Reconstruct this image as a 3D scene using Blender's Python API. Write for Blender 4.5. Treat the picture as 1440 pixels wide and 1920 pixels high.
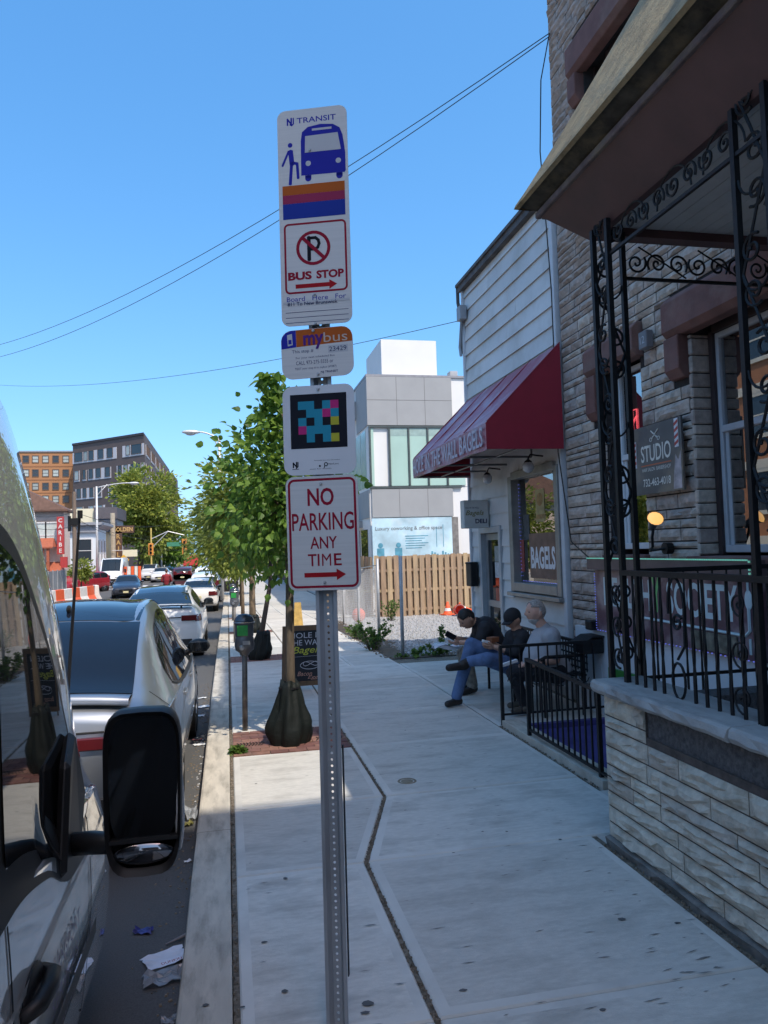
import bpy, bmesh, math, random
import numpy as np
from mathutils import Vector, Matrix
random.seed(7); np.random.seed(7)
R = math.radians
sc = bpy.context.scene
COL = sc.collection
for o in list(bpy.data.objects): bpy.data.objects.remove(o)

# ------------------------------------------------------------------ camera
CAM_H = 1.88
CR = [(0.978229, 0.018892, -0.206667), (-0.205260, -0.053706, -0.977233), (-0.029562, 0.998378, -0.048655)]
def _orth():
    vx, a = (426. - 720., 1038. - 960., 1400.), -.03
    d = Vector(vx).normalized()
    u = Vector((a, -1, -(vx[0] * a - vx[1]) / 1400.)).normalized()
    x = d.cross(u)
    if x.x < 0: x = -x
    return x, d, u
WX, WY, WZ = _orth()
cam = bpy.data.cameras.new('camera'); cam_o = bpy.data.objects.new('camera', cam); COL.objects.link(cam_o)
cam.sensor_fit = 'VERTICAL'; cam.sensor_height = 24; cam.lens = 1400 / 1920 * 24
cam.clip_start = .05; cam.clip_end = 3000
cam_o.matrix_world = Matrix(((WX.x, -WX.y, -WX.z, 0), (WY.x, -WY.y, -WY.z, 0), (WZ.x, -WZ.y, -WZ.z, CAM_H), (0, 0, 0, 1)))
sc.camera = cam_o
def ray(px, py):
    c = Vector((px - 720, py - 960, 1400)); return Vector((WX.dot(c), WY.dot(c), WZ.dot(c)))
def at(px, py, Y):          # the point of the place seen at that spot of the photo, Y metres up the street
    r = ray(px, py); return Vector((0, 0, CAM_H)) + r * (Y / r.y)
def atx(px, py, X):
    r = ray(px, py); return Vector((0, 0, CAM_H)) + r * (X / r.x)

# ------------------------------------------------------------------ sky, sun, exposure
SKY_GAIN = 2.27
SUN_EL, SUN_AZ = 57, 25      # degrees; azimuth measured from straight behind the camera towards the right
world = bpy.data.worlds.new('World'); sc.world = world; world.use_nodes = True
nt = world.node_tree; nt.nodes.clear()
sky = nt.nodes.new('ShaderNodeTexSky'); sky.sky_type = 'NISHITA'; sky.sun_disc = False
sky.sun_elevation = R(SUN_EL); sky.sun_rotation = R(180 - SUN_AZ)
sky.air_density = .6; sky.dust_density = 1.7; sky.ozone_density = 6.0; sky.altitude = 0
bg = nt.nodes.new('ShaderNodeBackground'); bg.inputs[1].default_value = .15
# the camera's soft response to the sky: one curve per channel, the same in every direction
sp_ = nt.nodes.new('ShaderNodeSeparateColor'); hs = nt.nodes.new('ShaderNodeCombineColor'); nt.links.new(sky.outputs[0], sp_.inputs[0])
for k, (gain, gam) in enumerate(((.92, 1.05), (.785, .72), (.80, .54))):
    pw = nt.nodes.new('ShaderNodeMath'); pw.operation = 'POWER'; pw.inputs[1].default_value = gam
    sc_ = nt.nodes.new('ShaderNodeMath'); sc_.operation = 'MULTIPLY'; sc_.inputs[1].default_value = .14; ga = nt.nodes.new('ShaderNodeMath'); ga.operation = 'MULTIPLY'; ga.inputs[1].default_value = gain * SKY_GAIN / 2.3 / .15
    nt.links.new(sp_.outputs[k], sc_.inputs[0]); nt.links.new(sc_.outputs[0], pw.inputs[0]); nt.links.new(pw.outputs[0], ga.inputs[0]); nt.links.new(ga.outputs[0], hs.inputs[k])
wo = nt.nodes.new('ShaderNodeOutputWorld')
nt.links.new(hs.outputs[0], bg.inputs[0]); nt.links.new(bg.outputs[0], wo.inputs[0])
sl = bpy.data.lights.new('sun', 'SUN'); sl.energy = 2.0; sl.angle = R(.53); sl.color = (.96, .885, .76)
so = bpy.data.objects.new('sun', sl); COL.objects.link(so)
SUN = Vector((math.sin(R(SUN_AZ)) * math.cos(R(SUN_EL)), -math.cos(R(SUN_AZ)) * math.cos(R(SUN_EL)), math.sin(R(SUN_EL))))
so.rotation_euler = SUN.to_track_quat('Z', 'Y').to_euler(); so.location = (0, 0, 40)
sc.view_settings.view_transform = 'Standard'; sc.view_settings.look = 'None'
sc.view_settings.gamma = 1; sc.view_settings.use_curve_mapping = False; sc.view_settings.exposure = 1.17
sc.cycles.use_denoising = True
sc.cycles.max_bounces = 6; sc.cycles.transparent_max_bounces = 12
sc.cycles.sample_clamp_indirect = 6

# ------------------------------------------------------------------ mesh helpers
class B:
    """collects faces for ONE mesh object"""
    def __init__(s): s.v = []; s.f = []; s.m = []; s.c = 0
    def add(s, vs, fs):
        n = len(s.v); s.v += [tuple(p) for p in vs]; s.f += [tuple(i + n for i in f) for f in fs]; s.m += [s.c] * len(fs); return s
    def poly(s, *p): return s.add(p, [tuple(range(len(p)))])
    def box(s, x0, x1, y0, y1, z0, z1):
        return s.add([(x0,y0,z0),(x1,y0,z0),(x1,y1,z0),(x0,y1,z0),(x0,y0,z1),(x1,y0,z1),(x1,y1,z1),(x0,y1,z1)],
                     [(3,2,1,0),(4,5,6,7),(0,1,5,4),(1,2,6,5),(2,3,7,6),(3,0,4,7)])
    def obox(s, c, size, rot=None, taper=1.):
        hx, hy, hz = size[0]/2, size[1]/2, size[2]/2
        pts = [(-hx,-hy,-hz),(hx,-hy,-hz),(hx,hy,-hz),(-hx,hy,-hz),(-hx*taper,-hy*taper,hz),(hx*taper,-hy*taper,hz),(hx*taper,hy*taper,hz),(-hx*taper,hy*taper,hz)]
        c = Vector(c)
        pts = [c + (rot @ Vector(p) if rot else Vector(p)) for p in pts]
        return s.add(pts, [(3,2,1,0),(4,5,6,7),(0,1,5,4),(1,2,6,5),(2,3,7,6),(3,0,4,7)])
    def tube(s, path, r, n=6, cap=True, closed=False):
        P = [Vector(p) for p in path]; k = len(P)
        rr = r if isinstance(r, (list, tuple)) else [r] * k
        T = []
        for i in range(k):
            a = P[(i-1) % k] if closed else P[max(i-1, 0)]; b = P[(i+1) % k] if closed else P[min(i+1, k-1)]
            d = (b - a); T.append(d.normalized() if d.length > 1e-9 else Vector((0,0,1)))
        ref = Vector((0,0,1)) if abs(T[0].z) < .9 else Vector((1,0,0))
        nrm = (ref - T[0] * ref.dot(T[0])).normalized(); vs = []
        for i in range(k):
            nrm = nrm - T[i] * nrm.dot(T[i])
            nrm = nrm.normalized() if nrm.length > 1e-6 else T[i].orthogonal().normalized()
            bn = T[i].cross(nrm)
            for j in range(n):
                a = 2*math.pi*(j+.5)/n; vs.append(P[i] + (nrm*math.cos(a) + bn*math.sin(a)) * rr[i])
        fs = []
        for i in range(k if closed else k-1):
            for j in range(n):
                a, b = i*n+j, i*n+(j+1) % n; c, d = ((i+1) % k)*n+(j+1) % n, ((i+1) % k)*n+j
                fs.append((a, b, c, d))
        if cap and not closed: fs += [tuple(range(n-1, -1, -1)), tuple((k-1)*n+j for j in range(n))]
        return s.add(vs, fs)
    def lathe(s, prof, c, axis='Z', n=16, a0=0., a1=2*math.pi):
        full = abs(a1-a0-2*math.pi) < 1e-6; m = n if full else n+1; vs = []
        for (r, h) in prof:
            for j in range(m):
                a = a0+(a1-a0)*j/n; x, y = r*math.cos(a), r*math.sin(a)
                p = {'Z': (x,y,h), 'X': (h,x,y), 'Y': (x,h,y)}[axis]; vs.append((c[0]+p[0], c[1]+p[1], c[2]+p[2]))
        fs = []
        for i in range(len(prof)-1):
            for j in range(n):
                k2 = (j+1) % m; fs.append((i*m+j, i*m+k2, (i+1)*m+k2, (i+1)*m+j))
        return s.add(vs, fs)
    def cyl(s, a, b, r, n=12): return s.tube([a, b], r, n)
    def ell(s, c, rad, nu=12, nv=8, rot=None, fn=None):
        vs = [];
        for i in range(nv+1):
            t = math.pi*i/nv
            for j in range(nu):
                p = 2*math.pi*j/nu; d = Vector((math.sin(t)*math.cos(p), math.sin(t)*math.sin(p), math.cos(t)))
                q = Vector((d.x*rad[0], d.y*rad[1], d.z*rad[2]))
                if fn: q = fn(d, q)
                if rot: q = rot @ q
                vs.append(Vector(c)+q)
        fs = [(i*nu+j, (i+1)*nu+j, (i+1)*nu+(j+1) % nu, i*nu+(j+1) % nu) for i in range(nv) for j in range(nu)]
        return s.add(vs, fs)
    def prism(s, pts, ext):
        e = Vector(ext); k = len(pts); P = [Vector(p) for p in pts]
        return s.add(P + [p+e for p in P], [tuple(range(k-1, -1, -1)), tuple(range(k, 2*k))] + [(i, (i+1) % k, k+(i+1) % k, k+i) for i in range(k)])
    def grid(s, rows):
        n = len(rows[0]); vs = [p for r in rows for p in r]
        return s.add(vs, [(i*n+j, i*n+j+1, (i+1)*n+j+1, (i+1)*n+j) for i in range(len(rows)-1) for j in range(n-1)])
    def mesh(s, name, mats, off=None, smooth=False):
        me = bpy.data.meshes.new(name); v = s.v
        if off is not None: v = [(p[0]-off[0], p[1]-off[1], p[2]-off[2]) for p in v]
        me.from_pydata(v, [], s.f); mats = mats if isinstance(mats, (list, tuple)) else [mats]
        for m in mats: me.materials.append(m)
        if any(s.m): me.polygons.foreach_set('material_index', s.m)
        if smooth: me.polygons.foreach_set('use_smooth', [True]*len(me.polygons))
        me.update(); return me

def tag(o, label=None, cat=None, group=None, kind=None):
    if label: o['label'] = label
    if cat: o['category'] = cat
    if group: o['group'] = group
    if kind: o['kind'] = kind
    return o
def thing(name, label, cat, loc=(0,0,0), rz=0, group=None):
    o = bpy.data.objects.new(name, None); COL.objects.link(o); o.location = loc; o.rotation_euler = (0,0,rz); o.empty_display_size = .2
    return tag(o, label, cat, group)
def link(name, me, parent=None, loc=None, label=None, kind=None):
    o = bpy.data.objects.new(name, me); COL.objects.link(o)
    if parent is not None: o.parent = parent
    if loc is not None: o.location = loc
    return tag(o, label, None, None, kind)
def root_off(t):
    p = Vector((0,0,0))
    while t is not None: p += t.location; t = t.parent
    return p
def part(t, name, b, mats, smooth=False, local=False, bevel=0, label=None, kind=None, auto=None):
    """a part of t; world coordinates unless local"""
    me = b.mesh(name, mats, None if local or t is None else root_off(t), smooth)
    o = link(name, me, t, None, label, kind)
    if bevel: bev(o, bevel)
    if auto:
        me.polygons.foreach_set('use_smooth', [True]*len(me.polygons)); sharp(me, auto)
    return o
def sharp(me, deg):
    bm = bmesh.new(); bm.from_mesh(me); c = math.cos(R(deg))
    for e in bm.edges:
        if len(e.link_faces) == 2: e.smooth = e.link_faces[0].normal.dot(e.link_faces[1].normal) > c
    bm.to_mesh(me); bm.free()
def bev(o, w, seg=1):
    m = o.modifiers.new('bevel', 'BEVEL'); m.width = w; m.segments = seg; m.limit_method = 'ANGLE'; m.angle_limit = R(40); return o
def solo(name, b, mats, label, cat, group=None, loc=None, smooth=False, bevel=0, kind=None, auto=None):
    """a thing that is one mesh"""
    off = Vector(loc) if loc is not None else None
    o = link(name, b.mesh(name, mats, off, smooth), None, off); tag(o, label, cat, group, kind)
    if bevel: bev(o, bevel)
    if auto: o.data.polygons.foreach_set('use_smooth', [True]*len(o.data.polygons)); sharp(o.data, auto)
    return o
def struct(name, b, mats, smooth=False, label=None):
    return tag(link(name, b.mesh(name, mats, None, smooth)), label, None, None, 'structure')
def copy_tree(o, parent=None):
    c = o.copy(); COL.objects.link(c); c.parent = parent
    for ch in list(o.children): copy_tree(ch, c)
    return c
_tc = {}
def text2d(s, bold=0., res=3, shear=0.):
    k = (s, bold, res, shear)
    if k not in _tc:
        cu = bpy.data.curves.new('lettering', 'FONT'); cu.body = s; cu.size = 1; cu.offset = bold; cu.resolution_u = res; cu.shear = shear
        ob = bpy.data.objects.new('lettering', cu); COL.objects.link(ob)
        dg = bpy.context.evaluated_depsgraph_get(); me = ob.evaluated_get(dg).to_mesh()
        v = [(p.co.x, p.co.y) for p in me.vertices]; f = [tuple(p.vertices) for p in me.polygons]
        ob.evaluated_get(dg).to_mesh_clear(); bpy.data.objects.remove(ob); _tc[k] = (v, f)
    return _tc[k]
def put_text(b, s, O, r, u, w=None, h=None, bold=0., d=.0015, align='c', shear=0.):
    """lettering of cap height h and width w with its middle (or left end) at O; r, u: unit vectors"""
    v, f = text2d(s, bold, 3, shear)
    if not v: return b
    x0, x1 = min(p[0] for p in v), max(p[0] for p in v); y0, y1 = min(p[1] for p in v), max(p[1] for p in v)
    h = h or .1; sy = h/(y1-y0); sx = (w/(x1-x0)) if w else sy
    O, r, u = Vector(O), Vector(r), Vector(u); n = r.cross(u).normalized()
    cx = (x0+x1)/2 if align == 'c' else x0
    b.add([O + r*((p[0]-cx)*sx) + u*((p[1]-(y0+y1)/2)*sy) + n*d for p in v], f); return b
def spiral(c, e1, e2, r0, r1, a0, turns, n=20):
    c, e1, e2 = Vector(c), Vector(e1), Vector(e2)
    return [c + (e1*math.cos(a0+turns*2*math.pi*i/n) + e2*math.sin(a0+turns*2*math.pi*i/n))*(r0+(r1-r0)*i/n) for i in range(n+1)]
def lerp(a, b, t): return a + (b-a)*t
def rotz(a): return Matrix.Rotation(a, 3, 'Z')
def rnd(a, b): return random.uniform(a, b)

# ------------------------------------------------------------------ materials
_mc = {}
def mat(name, col, rough=.6, metal=0., var=.12, scale=6., bump=0., bscale=60., coat=0., spec=.5, randv=0., randh=0., stretch=None, dirt_glare=0., dirt_glare_col=(.05,.045,.04), dscale=1.5, trans=0., emit=None, estr=0., alpha=1., geo=False):
    if name in _mc: return _mc[name]
    m = bpy.data.materials.new(name); m.use_nodes = True; n = m.node_tree; L = n.links
    p = n.nodes['Principled BSDF']; p.inputs['Roughness'].default_value = rough; p.inputs['Metallic'].default_value = metal
    p.inputs['Specular IOR Level'].default_value = spec; p.inputs['Coat Weight'].default_value = coat; p.inputs['Coat Roughness'].default_value = .04
    p.inputs['Alpha'].default_value = alpha
    p.inputs['Transmission Weight'].default_value = trans
    src = n.nodes.new('ShaderNodeNewGeometry').outputs['Position'] if geo else n.nodes.new('ShaderNodeTexCoord').outputs['Object']
    if stretch:
        mp = n.nodes.new('ShaderNodeMapping'); mp.inputs['Scale'].default_value = stretch; L.new(src, mp.inputs[0]); src = mp.outputs[0]
    c = n.nodes.new('ShaderNodeRGB'); c.outputs[0].default_value = (*col, 1); out = c.outputs[0]
    def noise(s, d=4, det=.55):
        q = n.nodes.new('ShaderNodeTexNoise'); q.inputs['Scale'].default_value = s; q.inputs['Detail'].default_value = d; q.inputs['Roughness'].default_value = det
        L.new(src, q.inputs[0]); return q.outputs[0]
    if var or randv or randh:
        h = n.nodes.new('ShaderNodeHueSaturation'); L.new(out, h.inputs['Color']); out = h.outputs[0]
        val = None
        if var:
            r = n.nodes.new('ShaderNodeMapRange'); r.inputs[1].default_value = .3; r.inputs[2].default_value = .7
            r.inputs[3].default_value = 1-var; r.inputs[4].default_value = 1+var; L.new(noise(scale), r.inputs[0]); val = r.outputs[0]
        if randv or randh:
            oi = n.nodes.new('ShaderNodeObjectInfo')
            if randv:
                r2 = n.nodes.new('ShaderNodeMapRange'); r2.inputs[3].default_value = 1-randv; r2.inputs[4].default_value = 1+randv; L.new(oi.outputs['Random'], r2.inputs[0])
                if val is None: val = r2.outputs[0]
                else:
                    mu = n.nodes.new('ShaderNodeMath'); mu.operation = 'MULTIPLY'; L.new(val, mu.inputs[0]); L.new(r2.outputs[0], mu.inputs[1]); val = mu.outputs[0]
            if randh:
                r3 = n.nodes.new('ShaderNodeMapRange'); r3.inputs[3].default_value = .5-randh; r3.inputs[4].default_value = .5+randh; L.new(oi.outputs['Random'], r3.inputs[0]); L.new(r3.outputs[0], h.inputs['Hue'])
        if val is not None: L.new(val, h.inputs['Value'])
    if dirt_glare:
        mx = n.nodes.new('ShaderNodeMixRGB'); mx.inputs[2].default_value = (*dirt_glare_col, 1); L.new(out, mx.inputs[1])
        r = n.nodes.new('ShaderNodeMapRange'); r.inputs[1].default_value = .48; r.inputs[2].default_value = .72; r.inputs[4].default_value = dirt_glare
        L.new(noise(dscale, 8, .65), r.inputs[0]); L.new(r.outputs[0], mx.inputs[0]); out = mx.outputs[0]
    L.new(out, p.inputs['Base Color'])
    if bump:
        bp = n.nodes.new('ShaderNodeBump'); bp.inputs['Strength'].default_value = bump; bp.inputs['Distance'].default_value = .01
        L.new(noise(bscale, 6, .6), bp.inputs['Height']); L.new(bp.outputs[0], p.inputs['Normal'])
    if emit: p.inputs['Emission Color'].default_value = (*emit, 1); p.inputs['Emission Strength'].default_value = estr
    _mc[name] = m; return m
def glass(name, col=(.012,.014,.016), rough=.02, spec=.6):
    return mat(name, col, rough, 0, var=0, spec=spec)
def clear_glass(name, tint=(.9,.95,.95), refl=.12, dark=.0):
    """thin pane: mostly see-through, mirror-like at grazing angles"""
    if name in _mc: return _mc[name]
    m = bpy.data.materials.new(name); m.use_nodes = True; n = m.node_tree; L = n.links; n.nodes.clear()
    o = n.nodes.new('ShaderNodeOutputMaterial'); t = n.nodes.new('ShaderNodeBsdfTransparent'); t.inputs[0].default_value = (*tint, 1)
    g = n.nodes.new('ShaderNodeBsdfGlossy'); g.inputs['Roughness'].default_value = .01
    fr = n.nodes.new('ShaderNodeFresnel'); fr.inputs[0].default_value = 1.5
    ad = n.nodes.new('ShaderNodeMath'); ad.operation = 'MULTIPLY_ADD'; ad.inputs[1].default_value = 1.6; ad.inputs[2].default_value = refl; ad.use_clamp = True
    mx = n.nodes.new('ShaderNodeMixShader'); L.new(fr.outputs[0], ad.inputs[0]); L.new(ad.outputs[0], mx.inputs[0])
    L.new(t.outputs[0], mx.inputs[1]); L.new(g.outputs[0], mx.inputs[2]); L.new(mx.outputs[0], o.inputs[0]); _mc[name] = m; return m
def leafmat(name, col, var=.35, tr=.35):
    if name in _mc: return _mc[name]
    m = bpy.data.materials.new(name); m.use_nodes = True; n = m.node_tree; L = n.links; n.nodes.clear()
    o = n.nodes.new('ShaderNodeOutputMaterial'); d = n.nodes.new('ShaderNodeBsdfPrincipled'); d.inputs['Roughness'].default_value = .45
    d.inputs['Specular IOR Level'].default_value = .35
    t = n.nodes.new('ShaderNodeBsdfTranslucent'); mx = n.nodes.new('ShaderNodeMixShader'); mx.inputs[0].default_value = tr
    at_ = n.nodes.new('ShaderNodeAttribute'); at_.attribute_name = 'tint'
    h = n.nodes.new('ShaderNodeHueSaturation'); h.inputs['Color'].default_value = (*col, 1)
    r = n.nodes.new('ShaderNodeMapRange'); r.inputs[3].default_value = 1-var; r.inputs[4].default_value = 1+var
    r2 = n.nodes.new('ShaderNodeMapRange'); r2.inputs[3].default_value = .515; r2.inputs[4].default_value = .475
    L.new(at_.outputs['Fac'], r.inputs[0]); L.new(r.outputs[0], h.inputs['Value']); L.new(at_.outputs['Fac'], r2.inputs[0]); L.new(r2.outputs[0], h.inputs['Hue'])
    h2 = n.nodes.new('ShaderNodeHueSaturation'); h2.inputs['Value'].default_value = 1.5; h2.inputs['Hue'].default_value = .485; L.new(h.outputs[0], h2.inputs['Color'])
    L.new(h.outputs[0], d.inputs['Base Color']); L.new(h2.outputs[0], t.inputs[0]); L.new(d.outputs[0], mx.inputs[1]); L.new(t.outputs[0], mx.inputs[2]); L.new(mx.outputs[0], o.inputs[0])
    _mc[name] = m; return m

def gz(y):       # the pavement falls gently away up the street
    if y < 11: return 0.
    if y < 37: t = (y-11)/26; return -.62*(t*t*(3-2*t)*.5 + t*.5)
    return -.62
KERB = .14
def rz_(y): return gz(y) - KERB
# ------------------------------------------------------------------ materials used for the setting
m_conc = mat('concrete_broom', (.55,.525,.475), .85, var=.09, scale=16, bump=.35, bscale=60, stretch=(1,2.6,1), randv=.1, dirt_glare=.85, dirt_glare_col=(.34,.32,.285), dscale=1.9)
m_edge = mat('concrete_trowelled', (.585,.56,.51), .7, var=.08, scale=3, bump=.06, bscale=40, randv=.05, dirt_glare=.35, dirt_glare_col=(.2,.19,.18), dscale=1.6)
m_kerb = mat('kerb_concrete', (.52,.475,.40), .85, var=.14, scale=3, bump=.35, bscale=70, randv=.08, dirt_glare=.6, dirt_glare_col=(.13,.12,.1), dscale=2.5, stretch=(4,1,1))
m_joint = mat('joint_dirt', (.17,.14,.105), .95, var=.5, scale=40, bump=.8, bscale=120)
m_asph = mat('asphalt', (.09,.09,.09), .88, var=.22, scale=120, bump=.4, bscale=300, dirt_glare=.5, dirt_glare_col=(.11,.105,.1), dscale=.6)
m_paver = mat('red_paver', (.20,.095,.075), .85, var=.2, scale=14, bump=.3, bscale=80, randv=.28, randh=.015, dirt_glare=.5, dirt_glare_col=(.09,.06,.05), dscale=3)
m_white_line = mat('road_paint', (.62,.62,.6), .7, var=.15, scale=5, dirt_glare=.5, dirt_glare_col=(.2,.2,.2), dscale=2)
m_gravel = mat('gravel_stone', (.44,.43,.42), .9, var=.3, scale=30, randv=.2)
m_gravbed = mat('gravel_bed', (.33,.325,.32), .95, var=.45, scale=38, bump=1., bscale=60)
m_soil = mat('bare_soil', (.10,.075,.05), .95, var=.35, scale=9, bump=.8, bscale=30)

# ------------------------------------------------------------------ ground, road, pavement
g = B(); ys = [-60, -20, 0, 11, 15, 19, 23, 27, 31, 35, 37, 60, 100, 200, 500, 1500]
g.grid([[(-700, y, gz(y)-.32), (-40, y, gz(y)-.32), (40, y, gz(y)-.32), (700, y, gz(y)-.32)] for y in ys]); struct('ground', g, mat('far_ground', (.12,.115,.1), .95, var=.3, scale=.2))
b = B(); yy = [-30] + list(range(-4, 60, 2)) + [70, 80, 100, 140, 200, 400]
b.grid([[(x, y, rz_(y) + .05*(1-((x+5.0)/4.8)**2)) for x in (-9.8, -7.4, -5, -2.6, -.24)] for y in yy]); struct('road', b, m_asph)
b = B(); b.grid([[(x, y, gz(y)) for x in (-12.2, -9.95)] for y in yy]); b.grid([[(-9.95, y, gz(y)) , (-9.8, y, gz(y)), (-9.8, y, rz_(y)-.02)] for y in yy]); struct('far_pavement', b, mat('pavement_far_side', (.36,.35,.33), .85, var=.1, scale=1))
mk = B()
for y0 in (34, 43, 52, 62, 74): 
    for dx in (0, .22): mk.box(-4.95+dx, -4.85+dx, y0, y0+7.5, rz_(y0+4)+.045, rz_(y0+4)+.056)
for x in np.arange(-9.2, -1, .95): mk.box(x, x+.45, 66, 69, rz_(67)+.045, rz_(67)+.056)
mk.box(-9.6, -5.2, 63.6, 64.1, rz_(64)+.045, rz_(64)+.056)
struct('road_marking', mk, m_white_line)

pav = thing('pavement', None, None); pav['kind'] = 'structure'
bed = B(); yb = [-4, 0, 5.5, 11] + list(range(12, 62, 2)) + [80, 120, 200]
bed.grid([[(0-.01, y, gz(y)-.014), (2.76, y, gz(y)-.014)] for y in yb]); bed.grid([[(2.76, y, gz(y)-.014), (4.1, y, gz(y)-.014)] for y in (7.5, 11, 12.74)]); bed.grid([[(2.76, y, gz(y)-.014), (4.9, y, gz(y)-.014)] for y in (24.5, 26, 28, 31, 34, 37)])
part(pav, 'joint_filling', bed, m_joint)
def slab(poly, inset=.055):
    P = [Vector((p[0], p[1], 0)) for p in poly]; k = len(P)
    def off(d):
        out = []
        for i in range(k):
            a, c, e = P[i-1], P[i], P[(i+1) % k]; n1 = (c-a).normalized(); n2 = (e-c).normalized()
            n1 = Vector((-n1.y, n1.x, 0)); n2 = Vector((-n2.y, n2.x, 0)); m = (n1+n2)/max(.3, 1+n1.dot(n2)); out.append(c + m*d)
        return out
    dz = rnd(-.003, .003); o0, o1, o2 = off(.004), off(.012), off(inset)
    z = lambda p, h: (p.x, p.y, gz(p.y)+h)
    s = B(); s.c = 1
    vs = [z(p, -.06) for p in o0] + [z(p, dz-.008) for p in o0] + [z(p, dz) for p in o1] + [z(p, dz+.0015) for p in o2]
    fs = []
    for l in range(3):
        for i in range(k): fs.append((l*k+i, l*k+(i+1) % k, (l+1)*k+(i+1) % k, (l+1)*k+i))
    s.add(vs, fs); s.c = 0; s.add([z(p, dz+.0015) for p in o2], [tuple(range(k))])
    part(pav, 'slab', s, [m_conc, m_edge])
J = lambda y: .785 if y <= 4.55 else (1.14 if y >= 5.67 else lerp(.785, 1.14, (y-4.54)/1.14))
rows = [-2.6, -1.2, .25, 1.6, 2.98, 4.54, 5.68, 7.16]
for y0, y1 in zip(rows[:-1], rows[1:]):
    g0 = .009
    slab([(.014, y0), (J(y0)-g0, y0), (J(y1)-g0, y1), (.014, y1)], .06)
    xr = 2.26 if y1 < 4.6 else 2.74
    slab([(J(y0)+g0, y0), (xr, y0), (xr, y1), (J(y1)+g0, y1)], .06)
rows2 = [7.16, 8.6, 9.95, 10.75, 12.15, 13.5, 14.9, 16.3, 17.7, 19.1, 20.5, 21.9, 23.3, 24.7, 26.2, 27.7, 29.2, 30.7, 32.2, 33.7, 35.2, 37]
pits = [(7.17, 8.12), (13.5, 14.42), (19.6, 20.5), (26.4, 27.3)]
for y0, y1 in zip(rows2[:-1], rows2[1:]):
    for x0, x1 in ((1.148, 1.95), (1.95, 2.74)) if y0 > 12 else ((1.148, 2.74),):
        slab([(x0, y0), (x1, y0), (x1, y1), (x0, y1)])
    if y1 < 12.8 and y0 > 7.5 or y0 == 7.16:
        ya = max(y0, 7.52); yb2 = min(y1, 12.72)
        if yb2-ya > .2: slab([(2.75, ya), (4.0, ya), (4.0, yb2), (2.75, yb2)])
    if y0 > 24.5: slab([(2.75, y0), (4.85, y0), (4.85, y1), (2.75, y1)])
ycuts = sorted(set([p for q in pits for p in q] + [9.6, 11.0, 12.3, 15.8, 17.2, 18.5, 21.9, 23.4, 24.9, 28.8, 30.3, 31.8, 33.3, 35, 37]))
for y0, y1 in zip(ycuts[:-1], ycuts[1:]):
    if (y0, y1) in pits: continue
    slab([(.014, y0), (1.132, y0), (1.132, y1), (.014, y1)])
fp = B(); yf = [37, 45, 60, 80, 120, 200]; fp.grid([[(0, y, gz(y)-.004), (4.85, y, gz(y)-.004)] for y in yf]); part(pav, 'far_stretch', fp, m_conc)

kb = thing('kerb', None, None); kb['kind'] = 'structure'
kj = [-3, -.2, 2.4, 5.32, 9.42, 12.4, 15.4, 18.4, 21.4, 24.4, 27.4, 30.4, 33.4, 37]
for y0, y1 in zip(kj[:-1], kj[1:]):
    s = B(); n = 4; jz = rnd(-.004, .003)
    prof = [(-.245, -.22), (-.243, -.03), (-.236, -.008), (-.222, 0), (-.03, .001), (-.016, -.002), (-.014, -.03)]
    s.grid([[(x + rnd(-.002, .002), y, gz(y)+h+jz) for x, h in prof] for y in [lerp(y0+.006, y1-.006, i/n) for i in range(n+1)]])
    part(kb, 'kerb_stone', s, m_kerb)
s = B(); s.box(-.235, -.02, -3, 37, -1.2, -1.19); s.grid([[(-.24, y, gz(y)-.2), (-.238, y, gz(y)-.012), (-.015, y, gz(y)-.012)] for y in kj]); part(kb, 'kerb_bedding', s, m_joint)
s = B(); s.grid([[(-.24, y, rz_(y)), (-.24, y, gz(y)), (0, y, gz(y))] for y in (37, 60, 100, 200)]); part(kb, 'far_stretch', s, m_kerb)

for (y0, y1) in pits:
    pt = thing('tree_pit', None, None); pt['kind'] = 'structure'
    s = B(); s.box(.02, 1.128, y0+.01, y1-.01, gz(y0)-.06, gz(y1)-.011); part(pt, 'mortar_bed', s, m_joint)
    if y0 < 14:
        n = 0
        for i in range(9):
            ya = y0+.015+i*.103
            for j in range(7):
                xa = .022+j*.172 - (.086 if i % 2 else 0); xb = min(xa+.165, 1.126); xa = max(xa, .022)
                if xb-xa < .04: continue
                s = B(); z = gz(ya)+rnd(-.004, .002); s.box(xa, xb, ya, ya+.096, z-.03, z); part(pt, 'brick', s, m_paver)
    else:
        s = B(); s.box(.022, 1.126, y0+.012, y1-.012, gz(y0)-.05, gz(y1)); part(pt, 'brick_paving', s, m_paver)
# iron vent strips in the first pit's corners
for x0 in (.05, .83):
    v = B()
    for i in range(9): v.tube([(x0+i*.03, 7.5, .006), (x0+.03+i*.03, 7.56, .01), (x0+.01+i*.03, 7.62, .006)], .004, 4)
    solo('tree_grate', v, mat('rusty_iron', (.06,.05,.045), .7, .5, var=.3), 'small rusty iron grate strip in the brick tree pit by the ' + ('kerb' if x0 < .5 else 'signpost'), 'grate')
# shut-off cover in the pavement
v = B(); v.lathe([(.001,.006),(.045,.006),(.05,.004),(.052,.002)], (1.385, 5.97, .0), n=20); v.lathe([(.056,.002),(.062,.007),(.075,.007),(.08,.001)], (1.385, 5.97, 0), n=20)
solo('valve_cover', v, mat('brass_cover', (.22,.17,.11), .55, .6, var=.3), 'small round brown metal valve cover set in the pavement', 'utility cover')

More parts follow.
